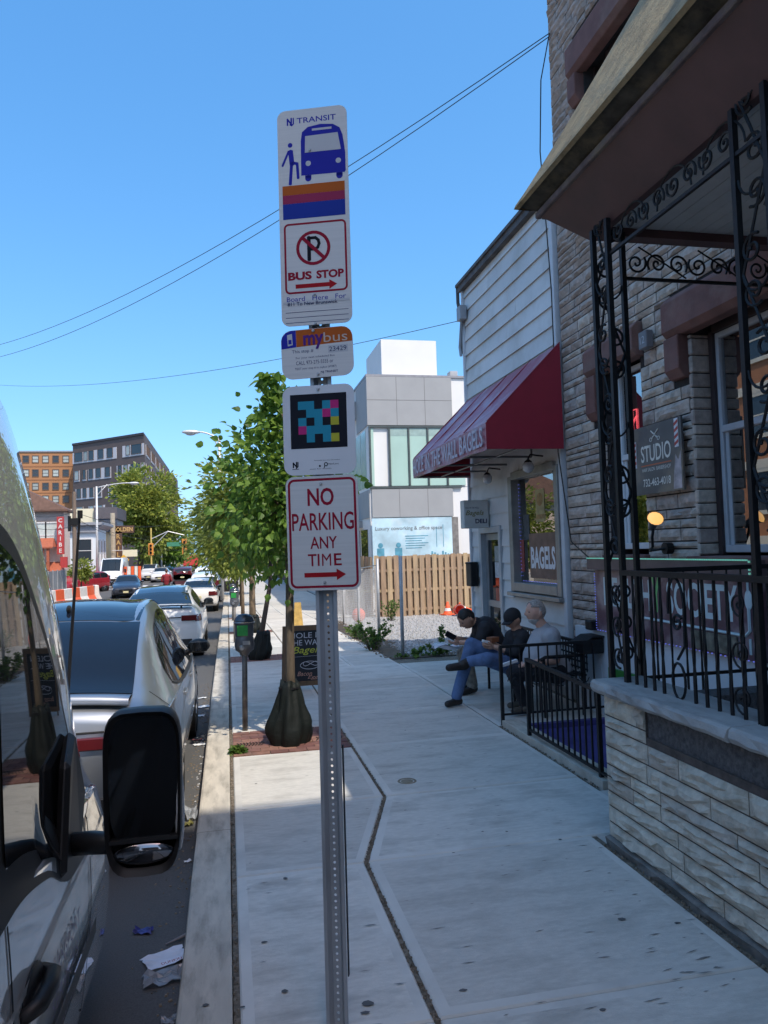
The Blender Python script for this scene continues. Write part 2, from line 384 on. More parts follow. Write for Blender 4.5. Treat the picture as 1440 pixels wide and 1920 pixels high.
# gum spots and twigs on the concrete
gm = mat('old_gum', (.10,.10,.10), .8)
spots = [(690,1883,.03),(685,1900,.02),(868,1858,.018),(1165,1725,.02),(1270,1732,.018),(495,1768,.018),(534,1860,.014),(535,1648,.016),(1050,1575,.012),(1040,1395,.01),(850,1600,.012),(760,1520,.012),(890,1480,.01),(905,1560,.01),(950,1560,.01),(1130,1895,.015),(640,1760,.012),(700,1310,.012),(860,1345,.012),(480,1470,.01),(760,1370,.012),(440,1760,.014),(455,1890,.012),(385,1886,.015)]
fl_ = B(); rs = random.Random(4)
for i in range(260):
    y = 2.6+rs.random()**1.3*9; x = .05+rs.random()*2.15 if rs.random() < .6 else 2.25-abs(rs.gauss(0, .25)); l_, w_ = rs.uniform(.008,.045), rs.uniform(.002,.005); a_ = rs.gauss(0,.12)
    if x < .02: continue
    d1, d2 = Vector((math.cos(a_)*l_, math.sin(a_)*l_, 0)), Vector((-math.sin(a_)*w_, math.cos(a_)*w_, 0)); c_ = Vector((x, y, gz(y)+.0045)); fl_.add([c_-d1, c_-d2, c_+d1, c_+d2], [(0,1,2,3)])
solo('scuff_marks', fl_, mat('dark_scuff', (.2,.19,.18), .9), 'small dark scuffs and flecks on the concrete', 'scuffs', kind='stuff')
gs = B()
for px, py, r in spots:
    rr = ray(px, py); p = Vector((0,0,CAM_H)) + rr*(-CAM_H/rr.z); e = rnd(.4, .9)
    k = 9; gs.add([(p.x+r*math.cos(a)*rnd(.7,1.2), p.y+r*e*math.sin(a)*rnd(.7,1.2), .0045) for a in [2*math.pi*i/k for i in range(k)]], [tuple(range(k))])
solo('gum_spots', gs, gm, 'black trodden gum spots on the pavement', 'gum', kind='stuff')

# crumbs of soil in the zigzag joint
cr = B()
def crumbs(pts, n, w, s0):
    for i in range(n):
        t = random.random()*(len(pts)-1); k = int(t); a, c = pts[k], pts[k+1]; f = t-k
        x = lerp(a[0], c[0], f)+rnd(-w, w); y = lerp(a[1], c[1], f); s_ = rnd(.3, 1)*s0
        cr.obox((x, y, gz(y)-.008+s_*.3), (s_*rnd(.6,1.6), s_*rnd(.6,1.6), s_), rotz(rnd(0,3)), .6)
crumbs([(.785,1.6),(.785,4.54),(1.14,5.68),(1.14,9)], 1000, .013, .010); crumbs([(0,1.5),(0,20)], 900, .012, .009)
crumbs([(2.76,5.4),(2.76,7.5)], 160, .02, .012); crumbs([(2.28,2.6),(2.28,4.4)], 120, .02, .012); crumbs([(2.7,12.9),(2.7,18)], 250, .08, .03)
solo('joint_debris', cr, mat('debris', (.19,.155,.115), .95, var=.5, scale=20), 'dry soil and grit in the pavement joints', 'debris', kind='stuff')

# gravel lot
lt = B(); lt.grid([[(2.76, y, gz(y)-.03), (6, y, gz(y)-.02), (14, y, gz(y)-.02)] for y in (12.72, 14, 16, 18, 20, 22, 24.3)]); struct('gravel_lot', lt, m_gravbed)
gv = B()
for i in range(5200):
    y = 12.8+11*random.random()**1.2; x = 3.1+5.2*random.random(); s_ = rnd(.02, .045)
    gv.obox((x, y, gz(y)-.02+s_*.3), (s_*rnd(.8,1.5), s_, s_*rnd(.6,1)), rotz(rnd(0,3)), rnd(.4,.8))
solo('gravel', gv, m_gravel, 'pale grey crushed gravel covering the empty lot', 'gravel', kind='stuff')
sb = B(); sb.grid([[(2.745, y, gz(y)-.006), (2.95+rnd(0,.2), y, gz(y)-.004), (3.2+rnd(0,.3), y, gz(y)-.015)] for y in np.arange(12.73, 24, .7)]); sb.grid([[(x, 12.73, gz(12.73)+.0), (x, 12.95, gz(13)-.002), (x, 13.15+rnd(0,.2), gz(13.2)-.012)] for x in np.arange(2.9, 4.6, .3)]); struct('lot_verge', sb, m_soil)
# ------------------------------------------------------------------ the stone-clad house on the right
m_stone = mat('stone_veneer', (.50,.42,.36), .85, var=.22, scale=14, bump=.8, bscale=40, randv=.2, randh=.012, dirt_glare=.6, dirt_glare_col=(.22,.195,.17), dscale=6, geo=True)
m_mortar = mat('dark_mortar', (.03,.026,.025), .95, var=.3, scale=20)
m_brownst = mat('brownstone', (.175,.082,.068), .8, var=.18, scale=5, bump=.3, bscale=40, dirt_glare=.6, dirt_glare_col=(.27,.2,.165), dscale=1.7)
m_black = mat('black_iron', (.013,.013,.014), .5, 0, spec=.3, var=.3, scale=30, bump=.1, bscale=200)
m_wframe = mat('window_frame_grey', (.42,.44,.47), .45, var=.1)
m_dkframe = mat('dark_brown_paint', (.045,.03,.03), .5, var=.2)
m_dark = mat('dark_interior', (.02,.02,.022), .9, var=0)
m_pane = clear_glass('window_glass', (.85,.88,.88), .42)
m_led_g = mat('led_green', (.3,.8,.6), .5, var=0, emit=(.25,.75,.5), estr=.12)
m_led_b = mat('led_blue', (.2,.2,.9), .5, var=0, emit=(.2,.25,.85), estr=.2)
m_neon = mat('neon_red', (.8,.1,.1), .5, var=0, emit=(1,.12,.15), estr=1.2)
SX = 4.05
house = thing('stone_house', 'tall house clad in grey split stone with brownstone lintels and an iron-railed porch', 'house', (4.05, 4.5, 0))
# openings: y0, y1, z0, z1
OPEN = [(4.25, 5.87, 1.72, 3.8), (6.70, 7.42, 1.74, 3.78), (6.35, 7.58, 5.3, 7.3), (2.0, 3.3, 1.72, 3.8), (3.6, 4.9, 5.3, 7.3)]
cov = [(4.1, 6.13, 3.72, 4.12), (5.9, 6.13, 3.33, 3.75), (6.62, 7.68, 3.72, 4.08), (7.46, 7.68, 3.22, 3.75), (6.22, 7.8, 7.25, 7.68), (7.6, 7.8, 6.9, 7.3)]
w = B()   # body of the house, with holes cut by building it in pieces; low part towards us, high part beyond
def wallpieces(bb, y0, y1, z0, z1, ops, xa, xb):
    zs = sorted(set([z0, z1] + [z for o in ops for z in o[2:] if z0 < z < z1])); yss = sorted(set([y0, y1] + [y for o in ops for y in o[:2] if y0 < y < y1]))
    for za, zb in zip(zs[:-1], zs[1:]):
        run = None
        for ya, yb in zip(yss[:-1], yss[1:]):
            hole = any(o[0] <= (ya+yb)/2 <= o[1] and o[2] <= (za+zb)/2 <= o[3] for o in ops)
            if hole:
                if run is not None: bb.box(xa, xb, run, ya, za, zb); run = None
            elif run is None: run = ya
        if run is not None: bb.box(xa, xb, run, yss[-1], za, zb)
LOWY, LOWH, HIGHH, HY1 = .9, 10.6, 15.2, 5.4  # unseen upper steps, heights and edges shaped for the shade they cast
wallpieces(w, LOWY, 8.42, -.4, 8.75, OPEN, 4.085, 4.55)
w.box(4.0, 14, LOWY, 8.44, 8.75, 8.95); w.box(4.05, 14, LOWY, HY1, 8.951, HIGHH); w.box(4.0, 14, -7.6, LOWY-.003, -.4, LOWH)
w.box(4.551, 14, 8.2, 8.42, -.4, 8.749)
part(house, 'wall', w, [m_mortar])
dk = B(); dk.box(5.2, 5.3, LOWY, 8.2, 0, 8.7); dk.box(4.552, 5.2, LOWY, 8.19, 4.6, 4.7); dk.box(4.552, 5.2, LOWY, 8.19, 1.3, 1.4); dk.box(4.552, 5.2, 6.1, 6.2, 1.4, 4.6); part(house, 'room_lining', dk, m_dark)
cl = B(); cl.box(4.02, 4.049, LOWY+.02, HY1-.02, 8.96, HIGHH-.3); part(house, 'upper_cladding', cl, mat('stone_far', (.3,.275,.26), .85, var=.2, scale=4))
# split stones
def stone_mesh(seed, ny=4, nz=3, amp=.16):
    rr = random.Random(seed); s = B(); rows = []
    for k in range(nz+1):
        rows.append([(-(1 - (.75 if j in (0, ny) or k in (0, nz) else 0) - rr.uniform(0, amp)*(0 if j in (0, ny) or k in (0, nz) else 3)), j/ny, k/nz) for j in range(ny+1)])
    s.grid(rows[::-1]); e = [(0,0,0),(0,1,0),(0,1,1),(0,0,1)]
    bot = rows[0]; top = rows[-1]
    s.add([e[0], e[1]] + bot[::-1], [tuple(range(2+len(bot)))]); s.add([e[3]] + top + [e[2]], [tuple(range(2+len(top)))])
    s.add([e[0]] + [r[0] for r in rows] + [e[3]], [tuple(range(2+len(rows)))]); s.add([e[1]] + [r[-1] for r in rows] + [e[2]], [tuple(range(1+len(rows), -1, -1))])
    return s
protos = [stone_mesh(k).mesh('split_stone', m_stone) for k in range(10)]
def fits(y0, y1, z0, z1, lst, e=.012):
    return not any(y0 < o[1]+e and y1 > o[0]-e and z0 < o[3]+e and z1 > o[2]-e for o in lst)
cnt = 0; rest = B(); z = .1; rs = random.Random(3)
while z < 8.72:
    h = rs.choice([.07, .085, .095, .105, .12, .14]); h = min(h, 8.74-z)
    y = 8.43
    y -= rs.uniform(0, .2)
    yl = 8.43
    while yl > 2.0:
        ln = rs.uniform(.22, .62); y0 = max(yl-ln, 2.0)
        segs = [(y0, yl)]
        for o in OPEN + cov:     # trim against openings
            if z < o[3]+.004 and z+h > o[2]-.004:
                ns = []
                for a, c in segs:
                    if c <= o[0] or a >= o[1]: ns.append((a, c)); continue
                    if a < o[0]: ns.append((a, o[0]-.006))
                    if c > o[1]: ns.append((o[1]+.006, c))
                segs = ns
        for a, c in segs:
            if c-a < .04: continue
            dep = rs.uniform(.035, .06)
            vis = (a > 4.3 and 1.5 < z < 4.5)
            if vis and cnt < 300:
                o = link('stone', protos[rs.randrange(10)], house); o.location = (4.086-4.05, a+.007-4.5, z+.006); o.scale = (dep, c-a-.014, h-.013); cnt += 1
            elif c > 4.2 or z > 4.3:
                pm = protos[rs.randrange(10)]
                rest.add([(4.086+v.co.x*dep, a+.007+v.co.y*(c-a-.014), z+.006+v.co.z*(h-.013)) for v in pm.vertices], [tuple(p.vertices) for p in pm.polygons])
        yl = y0
    z += h
part(house, 'stone_courses', rest, m_stone, kind='stuff')
# far corner returns
# brownstone lintels with dropped ends
def lintel(y0, y1, z0, z1, drops, x=3.955):
    l = B(); pr = [(x+.05, z0), (x, z0+.06), (x, z1-.07), (x+.07, z1), (4.12, z1), (4.12, z0)]
    l.prism([(p[0], y0, p[1]) for p in pr], (0, y1-y0, 0))
    for a, c, zb in drops: l.prism([(p[0]+.004, a, p[1]) for p in [(x+.07, zb), (x+.01, zb+.08), (x+.01, z0-.002), (4.12, z0-.002), (4.12, zb)]], (0, c-a, 0))
    part(house, 'lintel', l, m_brownst, bevel=.008)
lintel(4.1, 6.12, 3.72, 4.11, [(5.9, 6.12, 3.34), (4.1, 4.25, 3.34)]); lintel(6.63, 7.67, 3.72, 4.07, [(7.46, 7.67, 3.23)]); lintel(6.23, 7.79, 7.25, 7.67, [(7.6, 7.79, 6.92)]); lintel(3.4, 5.1, 7.25, 7.67, [])
# reveal stones on the far jamb of the big window
zz = 1.74
while zz < 3.7:
    h = rnd(.09, .17); q = B(); q.box(4.06+rnd(0,.012), 4.3, 5.845+rnd(0,.012), 5.9, zz+.006, min(zz+h, 3.71)-.004); part(house, 'jamb_stone', q, m_stone, bevel=.01); zz += h
def window(y0, y1, z0, z1, x, mid, fr=.05, fm=None, name='window'):
    fm = fm or m_wframe; f = B()
    f.box(x, x+.07, y1-fr, y1, z0, z1); f.box(x, x+.07, y0, y0+fr, z0, z1); f.box(x, x+.07, y0+fr, y1-fr, z1-fr, z1); f.box(x-.03, x+.07, y0+fr, y1-fr, z0, z0+fr*1.3)
    if mid: f.box(x-.012, x+.05, y0+fr, y1-fr, mid-.03, mid+.03)
    f.box(x+.02, x+.06, y1-fr-.045, y1-fr-.002, z0+fr*1.3, mid or z1-fr)
    o = part(house, name, f, fm, bevel=.005)
    p = B(); p.box(x+.03, x+.036, y0+fr, y1-fr, z0+fr*1.3, z1-fr); part(o, 'pane', p, m_pane)
    return o
win = window(4.3, 5.8, 1.76, 3.7, 4.27, 2.84)
cas = B(); cas.box(4.24, 4.33, 5.79, 5.845, 1.74, 3.72); cas.box(4.24, 4.33, 4.25, 5.79, 3.702, 3.8); part(house, 'window_casing', cas, m_dkframe)
sill = B(); sill.box(3.98, 4.34, 4.15, 5.95, 1.655, 1.735); part(house, 'window_sill', sill, m_brownst, bevel=.01)
window(6.75, 7.38, 1.8, 3.72, 4.2, 2.78, fm=mat('white_vinyl', (.66,.68,.7), .4, var=.06)); sill = B(); sill.box(4.0, 4.3, 6.65, 7.5, 1.655, 1.745); part(house, 'window_sill', sill, m_brownst, bevel=.01)
window(6.4, 7.54, 5.35, 7.22, 4.22, 6.3)
dc = B(); dc.box(4.2, 4.42, 7.382, 7.42, 1.74, 3.78); part(house, 'window_reveal', dc, m_dkframe); dc = B(); dc.box(4.2, 4.42, 6.4, 7.3, 7.23, 7.3); dc.box(4.2, 4.42, 7.545, 7.58, 5.3, 7.3); part(house, 'window_reveal', dc, m_dkframe)
# neon in the far window: a small pole sign with two short words
ne = B(); o_ = Vector((4.24, 7.12, 3.05)); r_, u_ = Vector((0,-1,0)), Vector((0,0,1))
put_text(ne, 'BAR', o_+Vector((0,0,-.28)), r_, u_, h=.1, bold=.01); put_text(ne, 'BER', o_+Vector((0,0,-.42)), r_, u_, h=.1, bold=.01)
ne.tube([o_+Vector((0,.05,0)), o_+Vector((0,.05,.22)), o_+Vector((0,-.05,.22)), o_+Vector((0,-.05,0))], .008, 5, closed=True); ne.tube([o_+Vector((0,.05,.08)), o_+Vector((0,-.05,.15))], .008, 5)
nb = B(); nb.box(4.25, 4.262, 6.95, 7.3, 2.5, 3.4)
nt_ = thing('neon_sign', 'red neon barber sign glowing inside the narrow stone-house window', 'neon sign', (4.24, 7.12, 2.5)); part(nt_, 'lettering', ne, m_neon); part(nt_, 'backing', nb, mat('neon_backing', (.06,.015,.02), .7, var=0))
# paper notice inside the big window
pn = thing('window_notice', 'white paper notice with a phone number inside the big stone-house window', 'notice', (4.29, 5.3, 1.85))
p = B(); p.box(4.315, 4.32, 4.75, 5.52, 1.86, 2.34); part(pn, 'sheet', p, mat('white_paper', (.72,.74,.75), .7, var=.05))
p = B(); put_text(p, '646-525-', (4.3145, 5.27, 1.95), (0,-1,0), (0,0,1), w=.42, h=.13, bold=.02); put_text(p, 'W', (4.3145, 5.4, 2.2), (0,-1,0), (0,0,1), h=.17, bold=.03); part(pn, 'lettering', p, mat('black_print', (.015,.015,.02), .6, var=0))
# STUDIO board
st = thing('studio_sign', 'dark STUDIO barbershop board with scissors and poles on the stone wall', 'sign', (4.0, 6.35, 2.34))
p = B(); p.box(3.985, 4.005, 5.93, 6.78, 2.33, 2.99); part(st, 'board', p, mat('sign_board_dark', (.10,.095,.095), .35, var=.35, scale=2.2, dirt_glare=1, dirt_glare_col=(.34,.25,.155), dscale=1.3))  # tan patches put a reflection on the board into its colour
p = B(); rr_, uu_ = (0,-1,0), (0,0,1); put_text(p, 'STUDIO', (3.985, 6.35, 2.72), rr_, uu_, w=.5, h=.16, bold=.012); put_text(p, 'HAIR SALON  BARBERSHOP', (3.985, 6.35, 2.565), rr_, uu_, w=.48, h=.035); put_text(p, '732-463-4018', (3.985, 6.35, 2.44), rr_, uu_, w=.46, h=.075, bold=.01)
for sgn in (1, -1): p.tube([(3.982, 6.35-sgn*.06, 2.93), (3.982, 6.35+sgn*.05, 2.85)], .006, 4); p.tube(spiral((3.982, 6.35+sgn*.065, 2.845), (0,1,0), (0,0,1), .018, .018, 0, 1, 10), .004, 4)
part(st, 'lettering', p, mat('cream_print', (.72,.69,.62), .5, var=0))
p = B(); p.box(3.982, 3.9845, 6.1, 6.6, 2.6, 2.612); part(st, 'rule', p, mat('orange_print', (.5,.14,.07), .5, var=0))
for yy_, zz_ in ((6.71, 2.72), (6.0, 2.84)):
    p = B(); p.c = 0; p.box(3.98, 3.9845, yy_-.03, yy_+.03, zz_-.12, zz_+.14); p.c = 1
    for k in range(4): p.poly((3.9785, yy_+.03, zz_-.11+k*.06), (3.9785, yy_-.03, zz_-.08+k*.06), (3.9785, yy_-.03, zz_-.05+k*.06), (3.9785, yy_+.03, zz_-.08+k*.06))
    part(st, 'barber_pole', p, [mat('pole_white', (.7,.7,.72), .5, var=0), mat('pole_red', (.45,.06,.05), .5, var=0)])
p = B()
p.prism([(3.9845, 6.08, 2.345), (3.9845, 5.95, 2.345), (3.9845, 5.95, 2.68), (3.9845, 5.99, 2.6), (3.9845, 6.03, 2.66), (3.9845, 6.06, 2.5)], (-.002, 0, 0))
part(st, 'picture', p, mat('faded_print', (.42,.36,.36), .5, var=.5, scale=9, randv=.2))
# lit flood lamp under the board
fl = thing('flood_lamp', 'lit round flood lamp on a curved arm under the STUDIO board', 'lamp', (4.0, 6.35, 1.86))
p = B(); fp_ = atx(1253, 1028, 4.0); p.cyl((3.96, fp_.y, fp_.z), (4.03, fp_.y, fp_.z), .055, 12); part(fl, 'wall_plate', p, m_black)
p = B(); c0 = atx(1224, 985, 3.8); p.tube([(3.97, fp_.y, fp_.z), (3.86, fp_.y+.08, fp_.z-.02), (3.82, c0.y+.05, fp_.z+.02), (3.8, c0.y+.02, lerp(fp_.z, c0.z, .5)), c0-Vector((0,0,.05)), c0], .013, 6); part(fl, 'arm', p, m_black)
ax = (Vector((4.0, 6.1, 2.34))-Vector((3.79,6.6,2.05))).normalized(); ax = Vector((-.25,-.8,.5)).normalized(); rm = ax.to_track_quat('Z','Y').to_matrix(); c0 = atx(1224, 985, 3.8)
def lath(b_, prof, c, rot, n=14): 
    t_ = B().lathe(prof, (0,0,0), n=n); b_.add([Vector(c)+rot@Vector(q) for q in t_.v], t_.f); return b_
p = B(); lath(p, [(.001,-.05),(.03,-.05),(.036,.0),(.04,.05),(.07,.11),(.074,.122)], c0, rm); part(fl, 'shade', p, mat('grey_lamp_body', (.12,.12,.13), .4, .6))
p = B(); lath(p, [(.07,.115),(.055,.128),(.03,.134),(.001,.135)], c0, rm); part(fl, 'bulb', p, mat('lit_bulb', (.9,.6,.25), .4, var=0, emit=(1,.5,.13), estr=.5), smooth=True)
if False: pl = bpy.data.lights.new('flood_lamp_light', 'SPOT'); pl.energy = 2.5; pl.color = (1,.62,.28); pl.spot_size = R(110); pl.shadow_soft_size = .06
# small meter box with a number on the stones
nbx = thing('number_box', 'small grey box with pale figures on the stone wall above the board', 'wall box', (4.0, 6.42, 3.8)); p = B(); p.box(3.95, 4.03, 6.36, 6.5, 3.73, 3.9); part(nbx, 'box', p, mat('grey_box', (.16,.16,.17), .5), bevel=.008); p = B(); put_text(p, '12', (3.95, 6.43, 3.815), (0,-1,0), (0,0,1), h=.07); part(nbx, 'lettering', p, m_wframe)

# ------------------------------------------------------------------ basement shop front beyond the porch
sf = thing('shop_sign', 'wide HEALTHY SOCIETY print with fork, framed by green and blue light strips', 'shop sign', (4.0, 6.3, .93))
p = B(); p.box(3.94, 4.06, 4.98, 7.56, .93, 1.58)
pm_ = mat('sign_print', (.13,.065,.09), .35, var=.75, scale=1.6, dirt_glare=1, dirt_glare_col=(.40,.38,.36), dscale=1.6); part(sf, 'panel', p, pm_)
p = B(); p.box(3.86, 4.06, 4.95, 7.58, 1.59, 1.71); part(sf, 'top_box', p, mat('sign_box', (.1,.07,.075), .4, var=.2))
p = B()
for k in range(88): p.obox((3.853, 7.56-k*.0295, 1.712), (.012, .016, .012))
for k in range(4): p.obox((3.853, 4.965, 1.7-k*.03), (.012,.012,.016))
part(sf, 'green_light_strip', p, m_led_g, kind='stuff')
p = B()
for k in range(46): p.obox((3.935, 7.54-k*.056, .93), (.008,.012,.009))
for k in range(22): p.obox((3.935, 7.565, .95+k*.028), (.008,.008,.009))
part(sf, 'blue_light_strip', p, m_led_b, kind='stuff')
p = B(); rr_, uu_ = Vector((0,-1,0)), Vector((0,0,1))
put_text(p, 'HEALTH', (3.94, 6.93, 1.36), rr_, uu_, w=.9, h=.3, bold=.02); put_text(p, 'SOCIETY', (3.94, 5.72, 1.36), rr_, uu_, w=.98, h=.3, bold=.02)
p.tube([(3.935, 6.6, 1.14), (3.935, 5.15, 1.12), (3.935, 5.1, 1.16), (3.935, 5.1, 1.34)], .014, 5); p.ell((3.935, 5.1, 1.4), (.008,.045,.08)); p.tube([(3.935,5.1,1.46),(3.935,5.1,1.56)], .012, 5); p.tube([(3.935, 5.1, 1.1), (3.935, 5.1, .98)], .014, 5)
part(sf, 'lettering', p, mat('pale_print', (.55,.66,.68), .4, var=0))
p = B(); put_text(p, 'Y', (3.94, 6.38, 1.38), rr_, uu_, w=.16, h=.34, bold=.03); part(sf, 'green_letter', p, mat('green_print', (.16,.5,.16), .4, var=0))
p = B(); p.box(3.925, 3.9385, 5.25, 5.85, .95, 1.1); part(sf, 'menu_strip', p, mat('menu_print', (.14,.13,.1), .5, var=.6, scale=12))
sw = B(); sw.box(3.99, 4.04, 4.98, 8.2, .55, .92); sw.box(3.99, 4.04, 7.6, 8.2, -.3, .55); sw.box(3.995, 4.05, 4.45, 7.6, -.5, .549)
part(house, 'white_band', sw, mat('white_paint_wall', (.62,.65,.68), .6, var=.06, dirt_glare=.3, dirt_glare_col=(.3,.3,.3)))
gb = B(); gb.box(3.96, 3.988, 6.6, 7.4, .36, .545); gb.box(3.96, 3.988, 4.8, 5.4, .5, .6); part(house, 'green_trim', gb, mat('green_paint', (.03,.18,.03), .5))
bw = B(); bw.box(3.95, 3.985, 6.5, 7.0, .05, .36); part(house, 'basement_window', bw, glass('dark_glass'))
# sunken entry: sloping floor, painted
en = B(); en.poly((2.97, 5.35, -.32), (4.0, 5.35, -.32), (4.0, 7.4, -.05), (2.97, 7.4, -.05)); struct('entry_ramp', en, mat('blue_floor_paint', (.06,.052,.20), .55, var=.3, dirt_glare=.5, dirt_glare_col=(.02,.02,.05)))
en = B(); en.box(2.975, 3.99, 5.2, 5.62, -.6, -.18); struct('entry_step', en, mat('green_floor_paint', (.02,.09,.03), .6, var=.3, dirt_glare=.5, dirt_glare_col=(.02,.03,.02)))
en = B(); en.box(2.97, 3.99, 7.42, 7.5, -.7, .0); struct('entry_back_wall', en, mat('blue_floor_paint', (0,0,0)))
ek = B(); ek.box(2.775, 2.965, 5.35, 7.5, -.6, .055); struct('entry_kerb', ek, m_kerb); en2 = B(); en2.box(2.3, 2.968, 4.42, 5.34, -.6, -.01); struct('entry_landing', en2, m_conc)

# ------------------------------------------------------------------ porch
porch = thing('porch', 'stone-faced porch with black scrolled ironwork, brown fascia and mossy roof', 'porch', (2.45, 4.4, 0)); porch.parent = house; porch.location = (2.45-4.05, 4.4-4.5, 0)
for k in ('label', 'category'): del porch[k]
PX = 2.30
pw = B(); pw.box(2.335, 2.6, -1.5, 4.39, -.3, .93); pw.box(2.335, 4.04, 4.2, 4.4, -.6, .9); pw.box(2.6, 4.03, -1.5, 4.2, -.2, .7); part(porch, 'base_wall', pw, mat('rough_aggregate', (.105,.1,.1), .95, var=.4, scale=40, bump=1., bscale=110))
m_pst = mat('porch_stone', (.54,.485,.40), .85, var=.2, scale=16, bump=.9, bscale=60, randv=.14, randh=.01, dirt_glare=.6, dirt_glare_col=(.26,.215,.15), dscale=5)
z = .045; first = True; rs = random.Random(11)
ft = B()
ft.grid([[(2.31-rs.uniform(0,.03), y, 0-.02), (2.29-rs.uniform(0,.012), y, .03+rs.uniform(0,.012)), (2.33, y, .05)] for y in np.arange(4.4, 1.0, -.15)]); part(porch, 'footing', ft, mat('footing_cement', (.19,.18,.165), .9, var=.3, scale=12, bump=.6))
while z < .925:
    h = rs.choice([.075, .09, .1, .115, .14]); h = min(h, .925-z); h = .925-z if .925-z-h < .05 else h
    yl = 4.405
    while yl > 1.4:
        ln = rs.uniform(.28, .85); y0 = yl-ln
        if z+h > .78 and yl > 3.98: y0 = max(y0, 3.93); ln = yl-y0
        if not (z+h > .78 and y0 < 3.92):
            s = B(); ny, nz = max(4, int(ln/.07)), 4; rows_ = []
            for k in range(nz+1):
                rw = []
                for j in range(ny+1):
                    ed = j in (0, ny) or k in (0, nz)
                    rw.append((2.318 - (0 if ed else rs.uniform(.004, .034)), y0+.004+(ln-.008)*j/ny + (0 if ed else rs.uniform(-.025,.025)), z+.004+(h-.009)*k/nz + (0 if ed else rs.uniform(-.009,.009))))
                rows_.append(rw)
            s.grid(rows_[::-1])
            bot, top = rows_[0], rows_[-1]
            bk = lambda p: (2.345, p[1], p[2])
            ring = bot + [r[-1] for r in rows_[1:]] + top[-2::-1] + [r[0] for r in rows_[-2:0:-1]]
            for a, c in zip(ring, ring[1:]+ring[:1]): s.poly(a, bk(a), bk(c), c)
            part(porch, 'stone', s, m_pst)
        yl = y0
    z += h
s = B()
for zz_ in (.8, .83, .87):
    pass
mo = B(); mo.box(2.322, 2.34, 1.2, 4.398, .02, .76); mo.box(2.322, 2.34, 3.93, 4.398, .76, .92); part(porch, 'mortar', mo, mat('mortar_brown', (.09,.07,.06), .95, var=.3, scale=20))
# coping slabs, chipped front edge
yl = 4.46
for ln in (1.35, 1.15, 1.2, 1.3):
    y0 = yl-ln; s = B(); rws = []; n = 16
    for i in range(n+1):
        y = lerp(y0+.004, yl-.004, i/n); e = rs.uniform(-.012, .008); e2 = rs.uniform(-.008,.012)
        rws.append([(2.34, y, .93), (2.262+e, y, .934), (2.245+e, y, .955+e2), (2.25+e2, y, .992), (2.27, y, 1.005+e2*.3), (2.62, y, 1.008), (2.64, y, .93)])
    s.grid(rws); s.poly(*rws[0]); s.poly(*rws[-1][::-1]); part(porch, 'coping_slab', s, mat('coping_cement', (.36,.355,.34), .85, var=.16, scale=3, bump=.5, bscale=50, dirt_glare=.7, dirt_glare_col=(.14,.135,.13), dscale=2.6, stretch=(3,1,1))); yl = y0
s = B(); s.grid([[(2.38, y, 1.0095), (2.62, y, 1.0105)] for y in (0, 4.4)])
for i in range(4):
    for j in range(5):
        xa, ya = 2.66+i*.345, 4.16-.62*(j+1); f_ = B(); d_ = .008; f_.box(xa+d_, xa+.345-d_, ya+d_, ya+.62-d_, .7, .785+rnd(-.004,.004)); part(porch, 'flagstone', f_, mat('slate_flag', (.13,.135,.15), .6, var=.25, scale=5, randv=.2), bevel=.006)
# ironwork
def bar(b_, a, c, w=.02, n=4): b_.tube([a, c], w*.7, n)
IX = 2.43; ZT, ZB = 3.72, 1.0
def scroll(c, e1, e2, s_, a0, hand, name='scroll', r=.008):
    q = B(); q.tube(spiral(c, e1, e2, .008*s_/.1, s_, a0, hand*1.6, 26), r, 5); part(porch, name, q, m_black)
def ess(p0, p1, e, s_):      # an S: two curls joined by a bar
    q = B(); p0, p1 = Vector(p0), Vector(p1); d = (p1-p0).normalized(); e = Vector(e)
    A = spiral(p0+e*s_, e, d, s_*.2, s_, math.pi*3.2, -1.1, 20)
    Cc = spiral(p1-e*s_, -e, -d, s_*.2, s_, math.pi*3.2, -1.1, 20)
    q.tube(A + Cc[::-1], .0065, 5); part(porch, 'scroll', q, m_black)
posts = [(2.42, 4.47), (2.42, 4.28), (2.63, 4.47)]
for x, y in posts: q = B(); bar(q, (x, y, ZB-.02), (x, y, 3.95), .032); part(porch, 'post', q, m_black)
for x, y in ((2.43, 3.08), (2.43, 2.86)): q = B(); bar(q, (x, y, ZB-.02), (x, y, 3.95), .03); part(porch, 'post', q, m_black)
def trellis(a, c):
    a, c = Vector(a), Vector(c); e = (c-a).normalized(); w_ = (c-a).length; up = Vector((0,0,1)); mid = (a+c)/2; zz_ = 1.75; k = 0
    while zz_ < 3.6:
        h_ = .46
        sgn = 1 if k % 2 else -1
        q = B(); c1 = mid + up*(zz_+.1) + e*(sgn*w_*.1); c2 = mid+up*(zz_+h_-.1) - e*(sgn*w_*.1)
        q.tube(spiral(c1, e*sgn, up, .012, w_*.34, 0, 1.35, 22), .0085, 5); q.tube(spiral(c2, -e*sgn, -up, .012, w_*.34, 0, 1.35, 22), .0085, 5); q.tube([mid+up*(zz_+h_)+e*(w_*.42*math.cos(t)) - up*(.1*math.sin(t)) for t in np.linspace(0, math.pi, 10)], .007, 5)
        q.tube([mid+up*zz_+e*sgn*w_*.42, mid+up*(zz_+h_*.5), mid+up*(zz_+h_)-e*sgn*w_*.42], .008, 5); part(porch, 'scroll', q, m_black); zz_ += h_; k += 1
trellis((2.42,4.28,0), (2.42,4.47,0)); trellis((2.42,4.47,0), (2.63,4.47,0)); trellis((2.43,2.86,0), (2.43,3.08,0))
q = B(); bar(q, (2.43, 0, ZT), (2.43, 4.28, ZT), .02); bar(q, (2.63, 4.47, ZT-.08), (4.0, 4.47, ZT-.08), .02); part(porch, 'frieze_rail', q, m_black)
